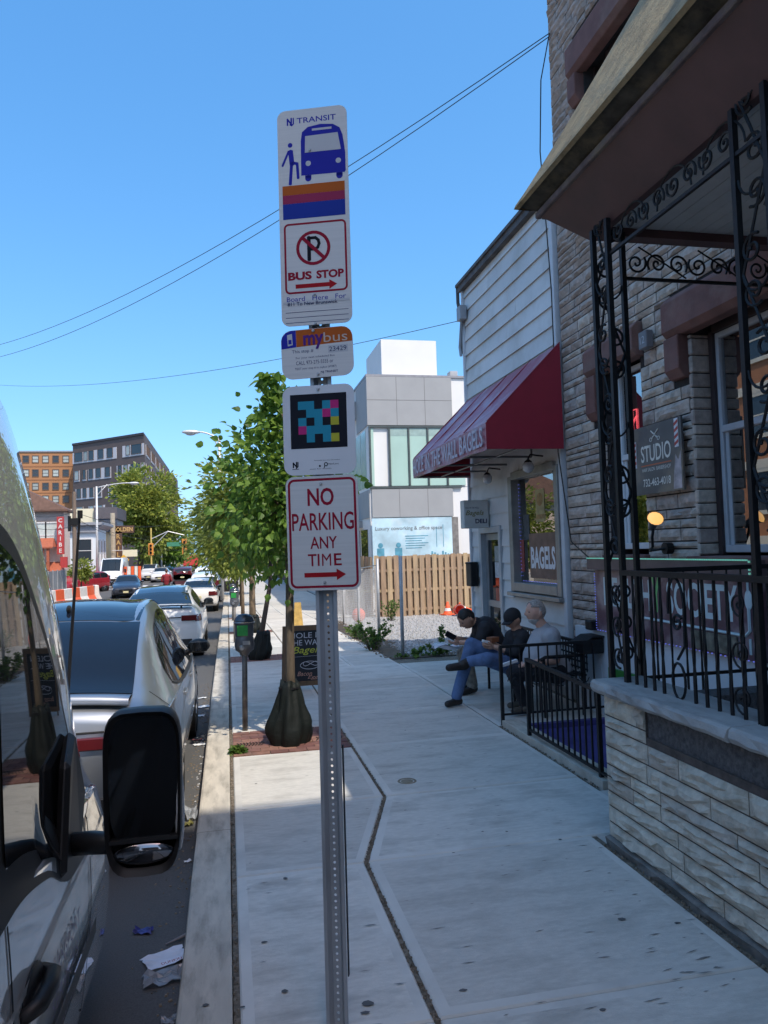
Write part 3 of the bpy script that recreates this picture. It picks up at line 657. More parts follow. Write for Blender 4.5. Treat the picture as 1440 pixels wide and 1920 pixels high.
up, ey, ex = Vector((0,0,1)), Vector((0,1,0)), Vector((1,0,0))
for k in range(9):
    y = 4.16-k*.145
    if 2.84 < y < 3.1: continue
    scroll((2.43, y, 3.82), ey*(1 if k % 2 else -1), up, .062, 0, 1 if k % 2 else -1)
for k in range(3):
    y = 4.1-k*.42; q = B(); q.tube([(2.43, y+.16*math.cos(t)-.1, 3.75+.17*abs(math.sin(t))) for t in np.linspace(0, math.pi, 12)], .006, 5); part(porch, 'scroll', q, m_black)
for k in range(9):
    x = 2.73+k*.155; scroll((x, 4.47, 3.75), ex*(1 if k % 2 else -1), up, .075, 0, 1 if k % 3 else -1)
for k in range(3): q = B(); q.tube([(2.75+k*.45, 4.47, 3.86), (2.95+k*.45, 4.47, 3.75), (3.1+k*.45, 4.47, 3.66)], .006, 5); part(porch, 'scroll', q, m_black)
# handrails and twisted balusters
RT = 1.69
q = B(); q.box(2.405, 2.455, -.5, 4.3, RT-.02, RT+.012); q.box(2.64, 4.03, 4.45, 4.49, RT-.02, RT+.01); part(porch, 'handrail', q, m_black)
def twisted(x, y, z0, z1, s_=.015):
    t_ = B(); rows_ = []
    for i in range(15):
        a = i*.42 if 3 < i < 12 else (3*.42 if i <= 3 else 12*.42); rows_.append([Vector((x+s_*.7*math.cos(a+k*math.pi/2), y+s_*.7*math.sin(a+k*math.pi/2), lerp(z0, z1, i/14))) for k in range(5)])
    t_.grid(rows_); return t_
for k in range(27):
    y = 4.19-k*.098
    if y < 1.8: break
    if k in (4, 5): continue
    part(porch, 'baluster', twisted(2.43, y, 1.0, RT-.02), m_black)
for k in range(12):
    part(porch, 'baluster', twisted(2.75+k*.108, 4.47, .85, RT-.02, .012), m_black)
q = B(); q.box(2.64, 4.03, 4.46, 4.48, .98, 1.0); part(porch, 'lower_rail', q, m_black)
q = B(); yc = 3.75; q.tube([(2.43, yc+.075*math.cos(t), 1.5+.17*math.sin(t)) for t in np.linspace(-.2, math.pi+.2, 16)] + [(2.43, yc-.07, 1.3), (2.43, yc, 1.22)], .008, 5); q.tube([(2.43, yc+.06*math.cos(t), 1.1+.1*math.sin(t)) for t in np.linspace(0, 2*math.pi, 18)], .008, 5); q.tube(spiral((2.43, yc-.01, 1.42), ey, up, .01, .05, 0, 1.4), .009, 5); part(porch, 'scroll', q, m_black)
for cz, s_ in ((1.58,.06),(1.34,.075),(1.12,.075)): scroll((3.75, 4.47, cz), ex, up, s_, 0, 1, r=.006); scroll((2.43, 3.22, cz-.02), ey, up, s_, 2, -1, r=.006)
for zz_ in (1.15, 1.35, 1.55): scroll((2.53, 4.47, zz_), ex, up, .07, 1, 1); scroll((2.42, 4.375, zz_), ey, up, .07, 2, -1)
q = B(); q.tube([(2.42,4.28,1.65),(2.42,4.375,1.3),(2.42,4.3,1.05)], .007, 5); q.tube([(2.42,4.47,1.65),(2.53,4.47,1.3),(2.63,4.47,1.05)], .007, 5); part(porch, 'scroll', q, m_black)
# fascia, eave, ceiling, roof
m_fas = mat('brown_fascia', (.10,.05,.047), .6, var=.15, scale=3, dirt_glare=.5, dirt_glare_col=(.04,.03,.03), dscale=2)
f = B(); YN = -1.5
f.add([(2.45,4.57,3.93),(2.45,YN,3.93),(2.21,YN,4.2),(2.21,4.83,4.2),(2.5,4.55,3.93),(2.5,YN,3.93),(2.5,YN,4.2),(2.5,4.55,4.2)], [(0,1,2,3),(4,7,6,5),(0,4,5,1)])
f.add([(2.45,4.57,3.93),(4.05,4.57,3.93),(4.05,4.83,4.2),(2.21,4.83,4.2)], [(0,3,2,1)]); f.box(2.501, 4.04, 4.47, 4.56, 3.93, 4.2); part(porch, 'fascia', f, m_fas)
f = B(); f.box(2.19, 2.235, YN, 4.86, 4.19, 4.235); f.box(2.236, 4.04, 4.82, 4.86, 4.19, 4.235); part(porch, 'fascia_moulding', f, mat('weathered_trim', (.13,.1,.1), .8, var=.4, scale=8, dirt_glare=.8, dirt_glare_col=(.2,.17,.12), dscale=5), bevel=.006)
f = B(); f.poly((2.07,YN,4.3),(2.07,4.92,4.3),(2.24,4.85,4.236),(2.24,YN,4.236)); f.poly((2.07,4.92,4.3),(4.04,4.92,4.3),(4.04,4.85,4.236),(2.24,4.85,4.236)); part(porch, 'eave_soffit', f, mat('eave_dark', (.05,.045,.035), .9, var=.6, scale=9, dirt_glare=.8, dirt_glare_col=(.15,.12,.07), dscale=5))
rf = B()
def roofring(t):
    x = 2.07+1.1*t/1.8; y = 4.92-.82*(1.1*t)**.6; zr = 4.31+1.1*t; return x, y, zr
prs = [roofring(t) for t in (0, .03, .07, .12, .25, .4, .6, .8, 1)]
prs = [(2.085, 4.905, 4.27), (2.06, 4.93, 4.285)] + prs
rf.grid([[(x, YN, z_), (x, lerp(YN, y, .5), z_), (x, y, z_)] for x, y, z_ in prs]); rf.grid([[(x, y, z_), (4.04, y, z_)] for x, y, z_ in prs]); x, y, z_ = prs[-1]; rf.poly((x,YN,z_),(4.04,YN,z_),(4.04,y,z_),(x,y,z_))
part(porch, 'roof', rf, mat('mossy_roof', (.29,.22,.12), .9, var=.35, scale=7, bump=.9, bscale=45, dirt_glare=.8, dirt_glare_col=(.20,.19,.13), dscale=3), smooth=False, auto=35)
for i in range(15):
    c = B(); c.box(2.505+i*.102, 2.505+i*.102+.097, YN, 4.465, 3.985, 4.0); part(porch, 'ceiling_board', c, mat('ceiling_paint', (.5,.51,.5), .7, var=.08))
c = B(); c.box(2.5, 4.04, YN, 4.46, 4.003, 4.02); part(porch, 'ceiling_back', c, m_dark)
ln_ = thing('porch_lantern', 'dark six-sided lantern hanging from the porch ceiling', 'lantern', (2.72, 3.1, 3.55))
q = B(); q.cyl((2.72,3.1,3.78), (2.72,3.1,3.985), .008, 6); q.lathe([(.02,.24),(.1,.17),(.105,.16)], (2.72,3.1,3.55), n=6); q.lathe([(.105,.0),(.06,-.05),(.01,-.07)], (2.72,3.1,3.55), n=6); part(ln_, 'frame', q, m_black)
q = B(); q.lathe([(.095,.16),(.07,.0)], (2.72,3.1,3.55), n=6); part(ln_, 'glass', q, mat('lantern_glass', (.2,.2,.19), .2, var=0))
# unseen end block and house row added to block sky; neighbour further back, taller
rb_ = thing('added_sky_block', 'added unseen flat-roofed block behind the viewer, blocking sky', 'building', (-8, -36, 0)); s = B(); s.box(-40, 3.9, -60, -40, -.4, 11); part(rb_, 'wall', s, mat('plain_brick', (.3,.2,.16), .85, var=.2, scale=3))
rb2 = thing('added_sky_row', 'added unseen row of brick houses behind the viewer, blocking sky', 'building', (-12, -16, 0)); s = B(); s.box(-26, -12, -35, 4.8, -.4, 6); part(rb2, 'wall', s, mat('row_brick', (.3,.22,.18), .85, var=.2, scale=3))
nb = thing('brick_block', 'tall plain brick block behind the viewer on the right', 'building', (4.3, -10, 0)); s = B(); s.box(4.0, 16, -30, -7.75, -.4, 12); s.box(4.0, 16, -30, -4.85, 12.001, 18); part(nb, 'wall', s, mat('plain_brick', (.3,.2,.16), .85, var=.2, scale=3))
s = B()
for i in range(6):
    for k in range(7): s.box(3.97, 3.999, -28.5+i*3.4, -27.1+i*3.4, 1.2+k*3.1, 3+k*3.1)
part(nb, 'window_band', s, glass('dark_glass'))
# ------------------------------------------------------------------ bagel shop, white siding, red awning
m_sid = mat('white_siding', (.62,.62,.61), .55, var=.06, scale=2, randv=.08, dirt_glare=.6, dirt_glare_col=(.38,.36,.32), dscale=1.1)
m_trimw = mat('siding_trim', (.55,.57,.6), .5, var=.06)
shop = thing('bagel_shop', 'white clapboard bagel shop with red awning beside the stone house', 'shop', (4.05, 10.3, 0))
BY0, BY1, BT = 8.46, 12.1, 6.3
SOPEN = [(8.62, 10.16, 1.3, 2.86), (10.72, 11.55, -.3, 2.12)]
w = B(); wallpieces(w, BY0, BY1, -.5, BT-.05, SOPEN, 4.09, 4.3); w.box(4.301, 13, BY0, BY0+.1, -.5, BT-.05); w.box(4.301, 13, BY1-.1, BY1, -.5, BT-.05); w.box(4.1, 13, BY0, BY1, BT-.049, BT+.03); part(shop, 'wall', w, mat('wall_backing', (.4,.4,.4), .8, var=0))
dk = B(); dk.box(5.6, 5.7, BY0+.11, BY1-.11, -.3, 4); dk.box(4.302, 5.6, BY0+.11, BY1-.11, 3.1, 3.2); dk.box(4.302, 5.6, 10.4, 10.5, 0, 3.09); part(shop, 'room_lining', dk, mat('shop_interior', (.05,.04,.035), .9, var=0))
z, ex_ = .12, .25
while z < BT-.1:
    zt = min(z+ex_+.012, BT-.04); segs = [(BY0+.09, BY1-.06)]
    for o in SOPEN:
        if z < o[3] and zt > o[2]:
            ns = []
            for a, c in segs:
                if c <= o[0]-.07 or a >= o[1]+.07: ns.append((a, c)); continue
                if a < o[0]-.07: ns.append((a, o[0]-.07))
                if c > o[1]+.07: ns.append((o[1]+.07, c))
            segs = ns
    for a, c in segs:
        if c-a < .05: continue
        cuts = [a] + ([rnd(a+.8, c-.8)] if c-a > 2.4 and random.random() < .6 else []) + [c]
        for p0, p1 in zip(cuts[:-1], cuts[1:]):
            s = B(); x0 = 4.05
            jx = rnd(-.004,.003); s.prism([(x0-.006+jx, p0+.001, z), (x0+.02, p0+.001, zt), (4.088, p0+.001, zt), (4.088, p0+.001, z+.012), (x0+.004, p0+.001, z+.012)], (0, p1-p0-.002, 0))
            part(shop, 'siding_board', s, m_sid)
    z += ex_
t = B(); t.box(4.02, 4.1, BY0, BY0+.09, 0, BT-.04); part(shop, 'corner_trim', t, m_trimw, bevel=.006); t = B(); t.box(4.02, 4.1, BY1-.06, BY1+.005, -.1, BT-.04); part(shop, 'corner_trim', t, m_trimw, bevel=.006)
t = B(); t.box(3.98, 4.3, BY0, BY1+.05, BT-.04, BT+.05); t.box(3.95, 4.3, BY0, BY1+.08, BT+.051, BT+.1); t.tube([(4.0,BY1+.1,BT+.06),(4.0,BY1+.1,BT-.2),(4.06,BY1+.06,BT-.6),(4.03,BY1+.07,BT-1.1)], .03, 6); part(shop, 'roof_edge', t, mat('dark_roof_edge', (.085,.08,.08), .7, var=.4, scale=6))
pp = B(); pp.tube([(4.0,BY1+.03,5.15),(3.99,BY1+.05,5.3),(3.99,BY1-.1,5.75)], .025, 6); pp.box(3.92,4.03,BY1-.25,BY1-.05,5.72,5.95); part(shop, 'service_box', pp, mat('grey_conduit', (.3,.31,.33), .5, .3))
# shop window
f = B(); y0, y1, z0, z1 = 8.62, 10.16, 1.3, 2.86
f.box(4.0, 4.16, y1-.07, y1+.06, z0-.08, z1); f.box(4.0, 4.16, y0-.06, y0+.05, z0-.08, z1); f.box(4.0, 4.16, y0+.05, y1-.07, z1-.05, z1+.06); f.box(3.99, 4.16, y0+.05, y1-.07, z0-.07, z0+.05)
f.box(3.95, 4.04, y0-.1, y1+.1, z0-.14, z0-.085)
fo = part(shop, 'window_frame', f, mat('aluminium_frame', (.30,.29,.27), .45, .4, var=.15), bevel=.006)
p = B(); p.box(4.115, 4.122, y0+.05, y1-.07, z0+.05, z1-.05); part(fo, 'pane', p, clear_glass('shop_glass', (.8,.82,.82), .22))
p = B()
for k in range(26): p.obox((4.105, y1-.105, z1-.12-k*.052), (.008,.01,.01))
for k in range(24): p.obox((4.105, y1-.16-k*.055, z0+.07), (.008,.012,.008))
part(shop, 'window_light_strip', p, m_led_b, kind='stuff')
p = B(); p.box(4.125, 4.13, y1-.26, y1-.075, z0+.06, z1-.06); part(shop, 'window_blind', p, mat('navy_strip', (.012,.014,.045), .5, var=0))
bs = thing('bagels_sign', 'brown paper BAGELS sign with white letters in the shop window', 'sign', (4.14, 9.25, 1.4))
p = B(); p.box(4.105, 4.11, 8.86, 9.74, 1.42, 2.03); part(bs, 'board', p, mat('kraft_print', (.22,.13,.09), .7, var=.3, scale=5)); p = B(); put_text(p, 'BAGELS', (4.104, 9.3, 1.7), (0,-1,0), (0,0,1), w=.78, h=.3, bold=.035); part(bs, 'lettering', p, mat('white_print', (.75,.74,.76), .5, var=0))
pk = thing('window_poster', 'small yellow poster of a burger hanging in the bagel shop window', 'poster', (4.14, 9.3, 2.2)); p = B(); p.box(4.109, 4.112, 9.2, 9.48, 2.18, 2.62); part(pk, 'sheet', p, mat('yellow_poster', (.42,.33,.14), .6, var=.3, scale=9)); p = B(); p.ell((4.107, 9.34, 2.48), (.004,.1,.09)); p.box(4.1045, 4.1085, 9.22, 9.46, 2.22, 2.28); part(pk, 'picture', p, mat('poster_print', (.35,.2,.06), .6, var=.4, scale=12))
for k, (yy_, cc) in enumerate(((10.02,(.32,.08,.07)),(9.86,(.06,.07,.08)),(8.78,(.36,.1,.08)))):
    o = thing('window_flyer', ['red flyer beside the blue lights in the shop window','black menu board standing in the shop window','red flyer at the near edge of the shop window'][k], 'flyer', (4.135, yy_, 1.6)); p = B(); p.box(4.109, 4.113, yy_-.07-.06*(k==1), yy_+.07, (1.95 if k == 1 else 1.5), (2.3 if k == 1 else 1.95)); part(o, 'sheet', p, mat('flyer_%d' % k, cc, .6, var=.4, scale=14)) 
# door
d = B(); y0, y1 = 10.72, 11.55; d.box(4.02, 4.2, y0-.07, y0+.02, -.1, 2.18); d.box(4.02, 4.2, y1-.02, y1+.07, -.1, 2.18); d.box(4.02, 4.2, y0+.02, y1-.02, 2.08, 2.18); dr = part(shop, 'door_frame', d, mat('grey_door_frame', (.42,.44,.46), .45, .2, var=.08), bevel=.006)
d = B(); d.box(4.1, 4.14, y0+.03, y0+.13, .02, 2.07); d.box(4.1, 4.14, y1-.13, y1-.03, .02, 2.07); d.box(4.1, 4.14, y0+.13, y1-.13, 1.97, 2.07); d.box(4.1, 4.14, y0+.13, y1-.13, .02, .2); d.box(4.09, 4.14, y0+.13, y1-.13, .92, 1.02); do = part(shop, 'door', d, mat('storm_door', (.3,.31,.32), .4, .5)); p = B(); p.box(4.115, 4.12, y0+.13, y1-.13, .2, .92); p.box(4.115, 4.12, y0+.13, y1-.13, 1.02, 1.97); part(do, 'pane', p, glass('dark_glass')); p = B(); p.tube([(4.09,y0+.08,1.0),(4.05,y0+.08,1.0),(4.05,y0+.08,1.25),(4.09,y0+.08,1.25)], .012, 6); part(do, 'handle', p, mat('steel', (.55,.55,.55), .3, 1.))
for k, (zz_, c) in enumerate(((1.5,(.5,.5,.52)),(1.1,(.45,.1,.06)),(1.75,(.3,.32,.3)))):
    p = B(); p.box(4.108, 4.112, y0+.16, y0+.42, zz_-.12, zz_+.12); part(do, 'sticker', p, mat('sticker_%d' % k, c, .6, var=.3, scale=20))
bl = thing('deli_light_box', 'small white projecting box sign reading Bagels DELI above the shop door', 'sign', (3.9, 11.2, 2.2))
p = B(); p.box(3.62, 4.03, 11.12, 11.3, 2.16, 2.6); part(bl, 'box', p, mat('lightbox_white', (.6,.6,.58), .5, var=.1, dirt_glare=.4, dirt_glare_col=(.3,.28,.24)), bevel=.01)
p = B(); rx, uz = (1,0,0), (0,0,1); put_text(p, 'HOLE IN THE WALL', (3.76, 11.12, 2.48), rx, uz, w=.22, h=.026); put_text(p, 'DELI', (3.9, 11.12, 2.27), rx, uz, w=.19, h=.07, bold=.03); part(bl, 'lettering', p, mat('navy_print', (.03,.03,.09), .5, var=0))
p = B(); put_text(p, 'Bagels', (3.8, 11.12, 2.39), rx, uz, w=.3, h=.1, bold=.01, shear=.3); part(bl, 'script', p, mat('olive_print', (.22,.2,.06), .5, var=0))
mb = thing('black_mailbox', 'black wall mailbox on white siding left of the shop door', 'mailbox', (4.0, 11.85, 1.3)); p = B(); p.box(3.9, 4.03, 11.72, 11.98, 1.22, 1.62); part(mb, 'box', p, m_black, bevel=.012); p = B(); p.tube([(3.9,11.72,1.6),(3.86,11.85,1.61),(3.9,11.98,1.6)], .012, 5); part(mb, 'lid', p, m_black)
# goose-neck lights and bracket under the awning
for k, yy_ in enumerate((9.0, 10.55)):
    o = thing('awning_light', ['round glass lamp over the shop window under the red awning', 'small lamp on a pipe near the door under the red awning'][k], 'lamp', (3.8, yy_, 2.9)); p = B(); p.tube([(4.03,yy_,3.02),(3.85,yy_,3.04),(3.82,yy_,2.98)], .012, 6); p.lathe([(.012,.08),(.05,.05),(.06,0)], (3.82,yy_,2.9), n=10); part(o, 'arm', p, m_black); p = B(); p.ell((3.82,yy_,2.88), (.075,.075,.08)); part(o, 'globe', p, mat('lamp_globe', (.55,.56,.58), .1, var=0, spec=.8), smooth=True)
# awning
aw = thing('awning', 'maroon sloped awning lettered HOLE IN THE WALL BAGELS', 'awning', (4.0, 10.2, 3.0))
m_aw = mat('awning_fabric', (.32,.06,.09), .4, var=.12, scale=3, spec=.6, dirt_glare=.95, dirt_glare_col=(.46,.36,.42), dscale=2.2, bump=.05, bscale=200)  # pale lavender patches are sky glare painted into the fabric colour
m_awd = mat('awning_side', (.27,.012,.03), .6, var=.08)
AX, AY0, AY1, AZT, AZV, AZB = 3.04, 8.38, 11.95, 4.34, 3.345, 3.03
a = B(); n = 40; rws = []
for i in range(n+1):
    y = lerp(AY0, AY1, i/n); rws.append([(4.03 - t*(4.03-AX), y, lerp(AZT, AZV, t) - .055*math.sin(math.pi*t)*(abs(math.sin(math.pi*i/n*4))*.8+.15) + .006*math.sin(i*2.1+t*9) ) for t in np.linspace(0, 1, 9)])
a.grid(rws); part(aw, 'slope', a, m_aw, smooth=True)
for k in range(5):
    s_ = B(); y = lerp(AY0, AY1, k/4); s_.tube([(4.03-t*(4.03-AX), y, lerp(AZT, AZV, t)+.002) for t in (0, .5, .985)], .007, 5); part(aw, 'seam', s_, m_awd)
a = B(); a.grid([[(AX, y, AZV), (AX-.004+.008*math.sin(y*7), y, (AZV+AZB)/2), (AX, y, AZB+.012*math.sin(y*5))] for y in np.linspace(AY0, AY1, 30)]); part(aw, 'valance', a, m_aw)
for y in (AY0, AY1):
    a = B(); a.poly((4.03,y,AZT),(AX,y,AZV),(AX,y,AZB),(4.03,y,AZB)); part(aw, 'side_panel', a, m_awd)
a = B(); put_text(a, 'HOLE IN THE WALL BAGELS', (AX-.018, (AY0+AY1)/2, (AZV+AZB)/2+.005), (0,-1,0), (0,0,1), w=3.42, h=.24, bold=.012, d=.006); part(aw, 'lettering', a, mat('awning_letters', (.50,.46,.53), .6, var=.12, scale=9))
a = B()
for y in (8.42, 9.3, 10.2, 11.1, 11.9): a.cyl((4.0,y,3.05),(AX+.02,y,3.045), .016, 6)
a.cyl((AX+.02,8.4,3.045),(AX+.02,11.93,3.045), .016, 6); a.cyl((4.0,9.3,3.05),(4.0,9.3,3.6), .014, 6); a.cyl((3.5,8.42,3.05),(3.5,11.9,3.05),.012,6); part(aw, 'frame_pipe', a, mat('galvanised_pipe', (.2,.2,.2), .5, .6), kind='stuff')
# mailbox in front of the white band, plus black box below sign
mb = thing('porch_mailbox', 'black lidded mailbox fixed to the white wall behind the grey-shirted man', 'mailbox', (3.9, 7.9, .75)); mc_ = atx(1101, 1208, 3.85); yA, zA = mc_.y-.13, mc_.z-.09; p = B(); p.prism([(3.74,yA,zA),(3.74,yA,zA+.12),(3.85,yA,zA+.17),(3.98,yA,zA+.17),(3.98,yA,zA)], (0,.26,0)); part(mb, 'box', p, m_black, bevel=.01); p = B(); p.prism([(3.72,yA-.02,zA+.12),(3.85,yA-.02,zA+.19),(3.98,yA-.02,zA+.19),(3.98,yA-.02,zA+.175),(3.85,yA-.02,zA+.175),(3.73,yA-.02,zA+.105)], (0,.3,0)); part(mb, 'lid', p, m_black)
jc = atx(1113, 1172, 3.95); jb = B(); jb.box(3.88, 4.05, jc.y-.07, jc.y+.07, jc.z-.05, jc.z+.05); solo('junction_box', jb, m_black, 'small black box on the stone corner above the mailbox', 'wall box', bevel=.01)
# ------------------------------------------------------------------ timber fence, lot fence, white office building
m_wood = mat('weathered_board', (.36,.25,.155), .85, var=.22, scale=3, stretch=(6,6,.6), bump=.3, bscale=25, randv=.22, randh=.012, dirt_glare=.5, dirt_glare_col=(.27,.235,.2), dscale=2)
tf = thing('wooden_fence', 'sunlit shadow-box wooden fence across the back of the gravel lot', 'fence', (6, 24, gz(24)))
def fence_run(x0, y0, x1, y1, ht):
    L_ = math.hypot(x1-x0, y1-y0); a = math.atan2(y1-y0, x1-x0); n = int(L_/.215); ro = rotz(a); zb = gz(24)-.02
    for i in range(n):
        t = (i+.5)/n; x, y = lerp(x0, x1, t), lerp(y0, y1, t); h = ht+rnd(-.025,.025)
        s = B(); s.obox((x, y-.03, zb+h/2), (.15, .018, h), ro @ Matrix.Rotation(rnd(-.006,.006), 3, 'Y')); part(tf, 'picket', s, m_wood)
        if i % 1 == 0:
            t2 = (i+1)/n; s = B(); s.obox((lerp(x0,x1,t2), lerp(y0,y1,t2)+.05, zb+ht/2), (.15,.018,ht-.03), ro); part(tf, 'picket', s, m_wood)
    for zz_ in (.22, .85, 1.5):
        s = B(); s.obox(((x0+x1)/2, (y0+y1)/2+.01, zb+zz_), (L_, .05, .085), ro); part(tf, 'rail', s, m_wood)
fence_run(4.6, 23.75, 9.2, 24.0, 1.98); fence_run(3.3, 27.2, 4.55, 23.8, 1.98)
# grey chain-link fence along the lot edge
cf = thing('chain_link_fence', 'sagging chain-link fence with grey posts along the lot edge', 'fence', (2.95, 13, gz(13)))
m_galv = mat('galvanised', (.42,.43,.44), .5, .4, var=.15)
pts_ = [(2.97, 12.83), (3.13, 15.7), (3.2, 18.6), (3.25, 21.4), (3.3, 24.0)]
for i, (x, y) in enumerate(pts_):
    s = B(); s.cyl((x, y, gz(y)-.02), (x+.01, y, gz(y)+1.78-.02*i), .032, 8); part(cf, 'post', s, m_galv, smooth=True)
s = B()
for (xa, ya), (xb, yb) in zip(pts_[1:-1], pts_[2:]):
    Lh = math.hypot(xb-xa, yb-ya); H_ = 1.6; st_ = .09; n = int((Lh+H_)/st_)
    P = lambda u_, v_: (lerp(xa, xb, u_/Lh)+.03*math.sin(u_*2)*(v_), lerp(ya, yb, u_/Lh), gz(lerp(ya, yb, u_/Lh))+.03+v_*(1-.06*math.sin(math.pi*u_/Lh)))
    for k in range(n):
        c = k*st_
        for fl_ in (0, 1):
            u0, v0 = (c, 0) if c < Lh else (Lh, c-Lh); u1, v1 = (c-H_, H_) if c > H_ else (0, c)
            if fl_: u0, u1 = Lh-u0, Lh-u1
            m_ = 3; s.tube([P(lerp(u0,u1,q/m_), lerp(v0,v1,q/m_)) for q in range(m_+1)], .003, 3, cap=False)
part(cf, 'mesh', s, m_galv, kind='stuff')
s = B(); s.tube([(x, y, gz(y)+1.62-.06*(i%2)) for i, (x, y) in enumerate(pts_[1:])], .012, 5); part(cf, 'top_wire', s, m_galv)
# white office building
off_ = thing('office_building', 'modern white office with grey panels, green glass and a coworking banner', 'office building', (5.0, 26, gz(26)))
m_ow = mat('office_white', (.74,.74,.73), .7, var=.03, scale=1); m_og = mat('office_grey', (.33,.34,.35), .7, var=.05, scale=1.5); m_oglass = mat('green_glass_panel', (.42,.60,.54), .12, var=.06, scale=.8, spec=.6)
OX, OY = 5.0, 26.0; oz = gz(26)
w = B(); w.box(OX, OX+14, OY, OY+22, oz-.3, 8.06); part(off_, 'wall', w, m_ow)
w = B(); w.box(5.78, 7.92, OY+1.0, OY+4, 8.06, 9.72); part(off_, 'roof_box', w, m_ow)
w = B(); w.box(OX-.04, OX+14, OY-.06, OY+22, 8.061, 8.14); part(off_, 'parapet_cap', w, mat('zinc_cap', (.3,.3,.32), .5, .4))
w = B(); w.box(OX-.03, 8.13, OY-.08, OY-.002, 6.3, 8.05); part(off_, 'grey_panel', w, m_og)
w = B(); w.box(OX+.06, 8.05, OY-.08, OY-.002, 3.0, 4.0); part(off_, 'grey_panel', w, m_og)
for i in range(5):
    xa = OX+.08+i*.71+ (0 if i else 0); w = B(); w.box(xa, xa+.64 if i else xa+.1, OY-.05, OY-.003, 4.12, 6.2); part(off_, 'glass_panel', w, m_oglass)
jt = mat('panel_joint', (.2,.2,.2), .8, var=0)
w = B()
for xa in (6.05, 7.1): w.box(xa, xa+.02, OY-.083, OY-.0801, 6.3, 8.05); w.box(xa, xa+.02, OY-.083, OY-.0801, 3.0, 4.0)
w.box(OX-.03, 8.13, OY-.083, OY-.0801, 7.2, 7.22)
for zz_ in (1.4, 4.05, 6.25): w.box(8.2, 14, OY-.004, OY-.001, zz_, zz_+.02)
for xx_ in (9.2, 10.6): w.box(xx_, xx_+.02, OY-.004, OY-.001, oz, 8.05)
part(off_, 'panel_joint', w, jt, kind='stuff')
w = B()
for i in range(1, 5): xa = OX+.08+i*.71; w.box(xa, xa+.64, OY-.056, OY-.051, 5.92, 6.2)
part(off_, 'window_blind', w, mat('pale_blind', (.3,.42,.4), .6, var=.1), kind='stuff')
w = B(); w.box(8.6, 8.9, OY+1.5, OY+1.9, 8.14, 8.7); w.cyl((9.4, OY+1.5, 8.14), (9.4, OY+1.5, 8.9), .08, 8); part(off_, 'roof_vent', w, m_galv, kind='stuff')
w = B()
for i in range(5): xa = OX+.08+i*.71; w.box(xa-.065, xa-.005, OY-.1, OY-.004, 4.12, 6.2)
w.box(OX-.0, 8.4, OY-.09, OY-.004, 6.21, 6.28); w.box(OX, 8.4, OY-.09, OY-.004, 4.02, 4.11); part(off_, 'mullion', w, mat('dark_mullion', (.1,.12,.12), .4, .4), kind='stuff')
w = B(); w.box(7.97, 8.2, OY-.12, OY-.004, oz, 2.96); part(off_, 'stone_pier', w, mat('grey_pier', (.2,.19,.18), .8, var=.3, scale=6))
bn = thing('banner', 'pale blue banner reading Luxury coworking & office space', 'banner', (6.4, OY-.2, 1.6))
w = B(); w.box(5.02, 7.95, OY-.16, OY-.14, .9, 2.96); part(bn, 'sheet', w, mat('banner_print', (.50,.70,.80), .6, var=.3, scale=1.1, dirt_glare=.8, dirt_glare_col=(.78,.82,.83), dscale=.7))
w = B(); put_text(w, 'Luxury coworking & office space', (6.35, OY-.165, 2.58), rx, uz, w=2.45, h=.17, bold=.008); part(bn, 'lettering', w, mat('banner_grey_ink', (.2,.23,.25), .6, var=0))
w = B()
for k in range(6): w.box(6.2+.02*(k%2), 7.05-.12*(k%3), OY-.167, OY-.163, 2.3-k*.085, 2.325-k*.085)
for k, x in enumerate((5.3, 5.95)): w.ell((x, OY-.167, 2.0), (.09,.004,.09)); w.box(x-.13, x+.13, OY-.168, OY-.163, 1.62, 1.9); w.box(x-.2, x+.42, OY-.168, OY-.163, 1.5, 1.56); w.box(x-.1, x-.05, OY-.168, OY-.163, 1.2, 1.5)
for k in range(9): w.box(7.05+k*.1, 7.11+k*.1, OY-.168, OY-.163, 1.5, 1.6+.2*((k*7)%4)/4)
w.box(7.35, 7.37, OY-.168, OY-.163, 1.9, 2.6); w.box(7.6, 7.62, OY-.168, OY-.163, 1.9, 2.7)
part(bn, 'picture', w, mat('banner_blue_ink', (.10,.33,.45), .6, var=.3, scale=4), kind='stuff')
# street side of the office, stepping back
w = B(); w.box(OX-.03, OX-.002, OY, OY+2.2, 6.3, 8.05); w.box(OX-.25, OX-.002, OY+2.2, OY+9, 6.9, 7.6); w.box(OX-.03, OX-.002, OY, OY+9, 3.0, 4.0); w.box(OX-.6, OX-.002, OY+1.6, OY+9, 2.7, 2.95); part(off_, 'street_panel', w, m_og)
for i in range(8): w = B(); w.box(OX-.02, OX-.003, OY+.5+i*1.05, OY+1.4+i*1.05, 4.12, 6.2); part(off_, 'glass_panel', w, m_oglass)
for i in range(5): w = B(); w.box(OX-.02, OX-.003, OY+.6+i*1.6, OY+1.9+i*1.6, oz+.3, 2.6); part(off_, 'shop_window', w, glass('dark_glass'))
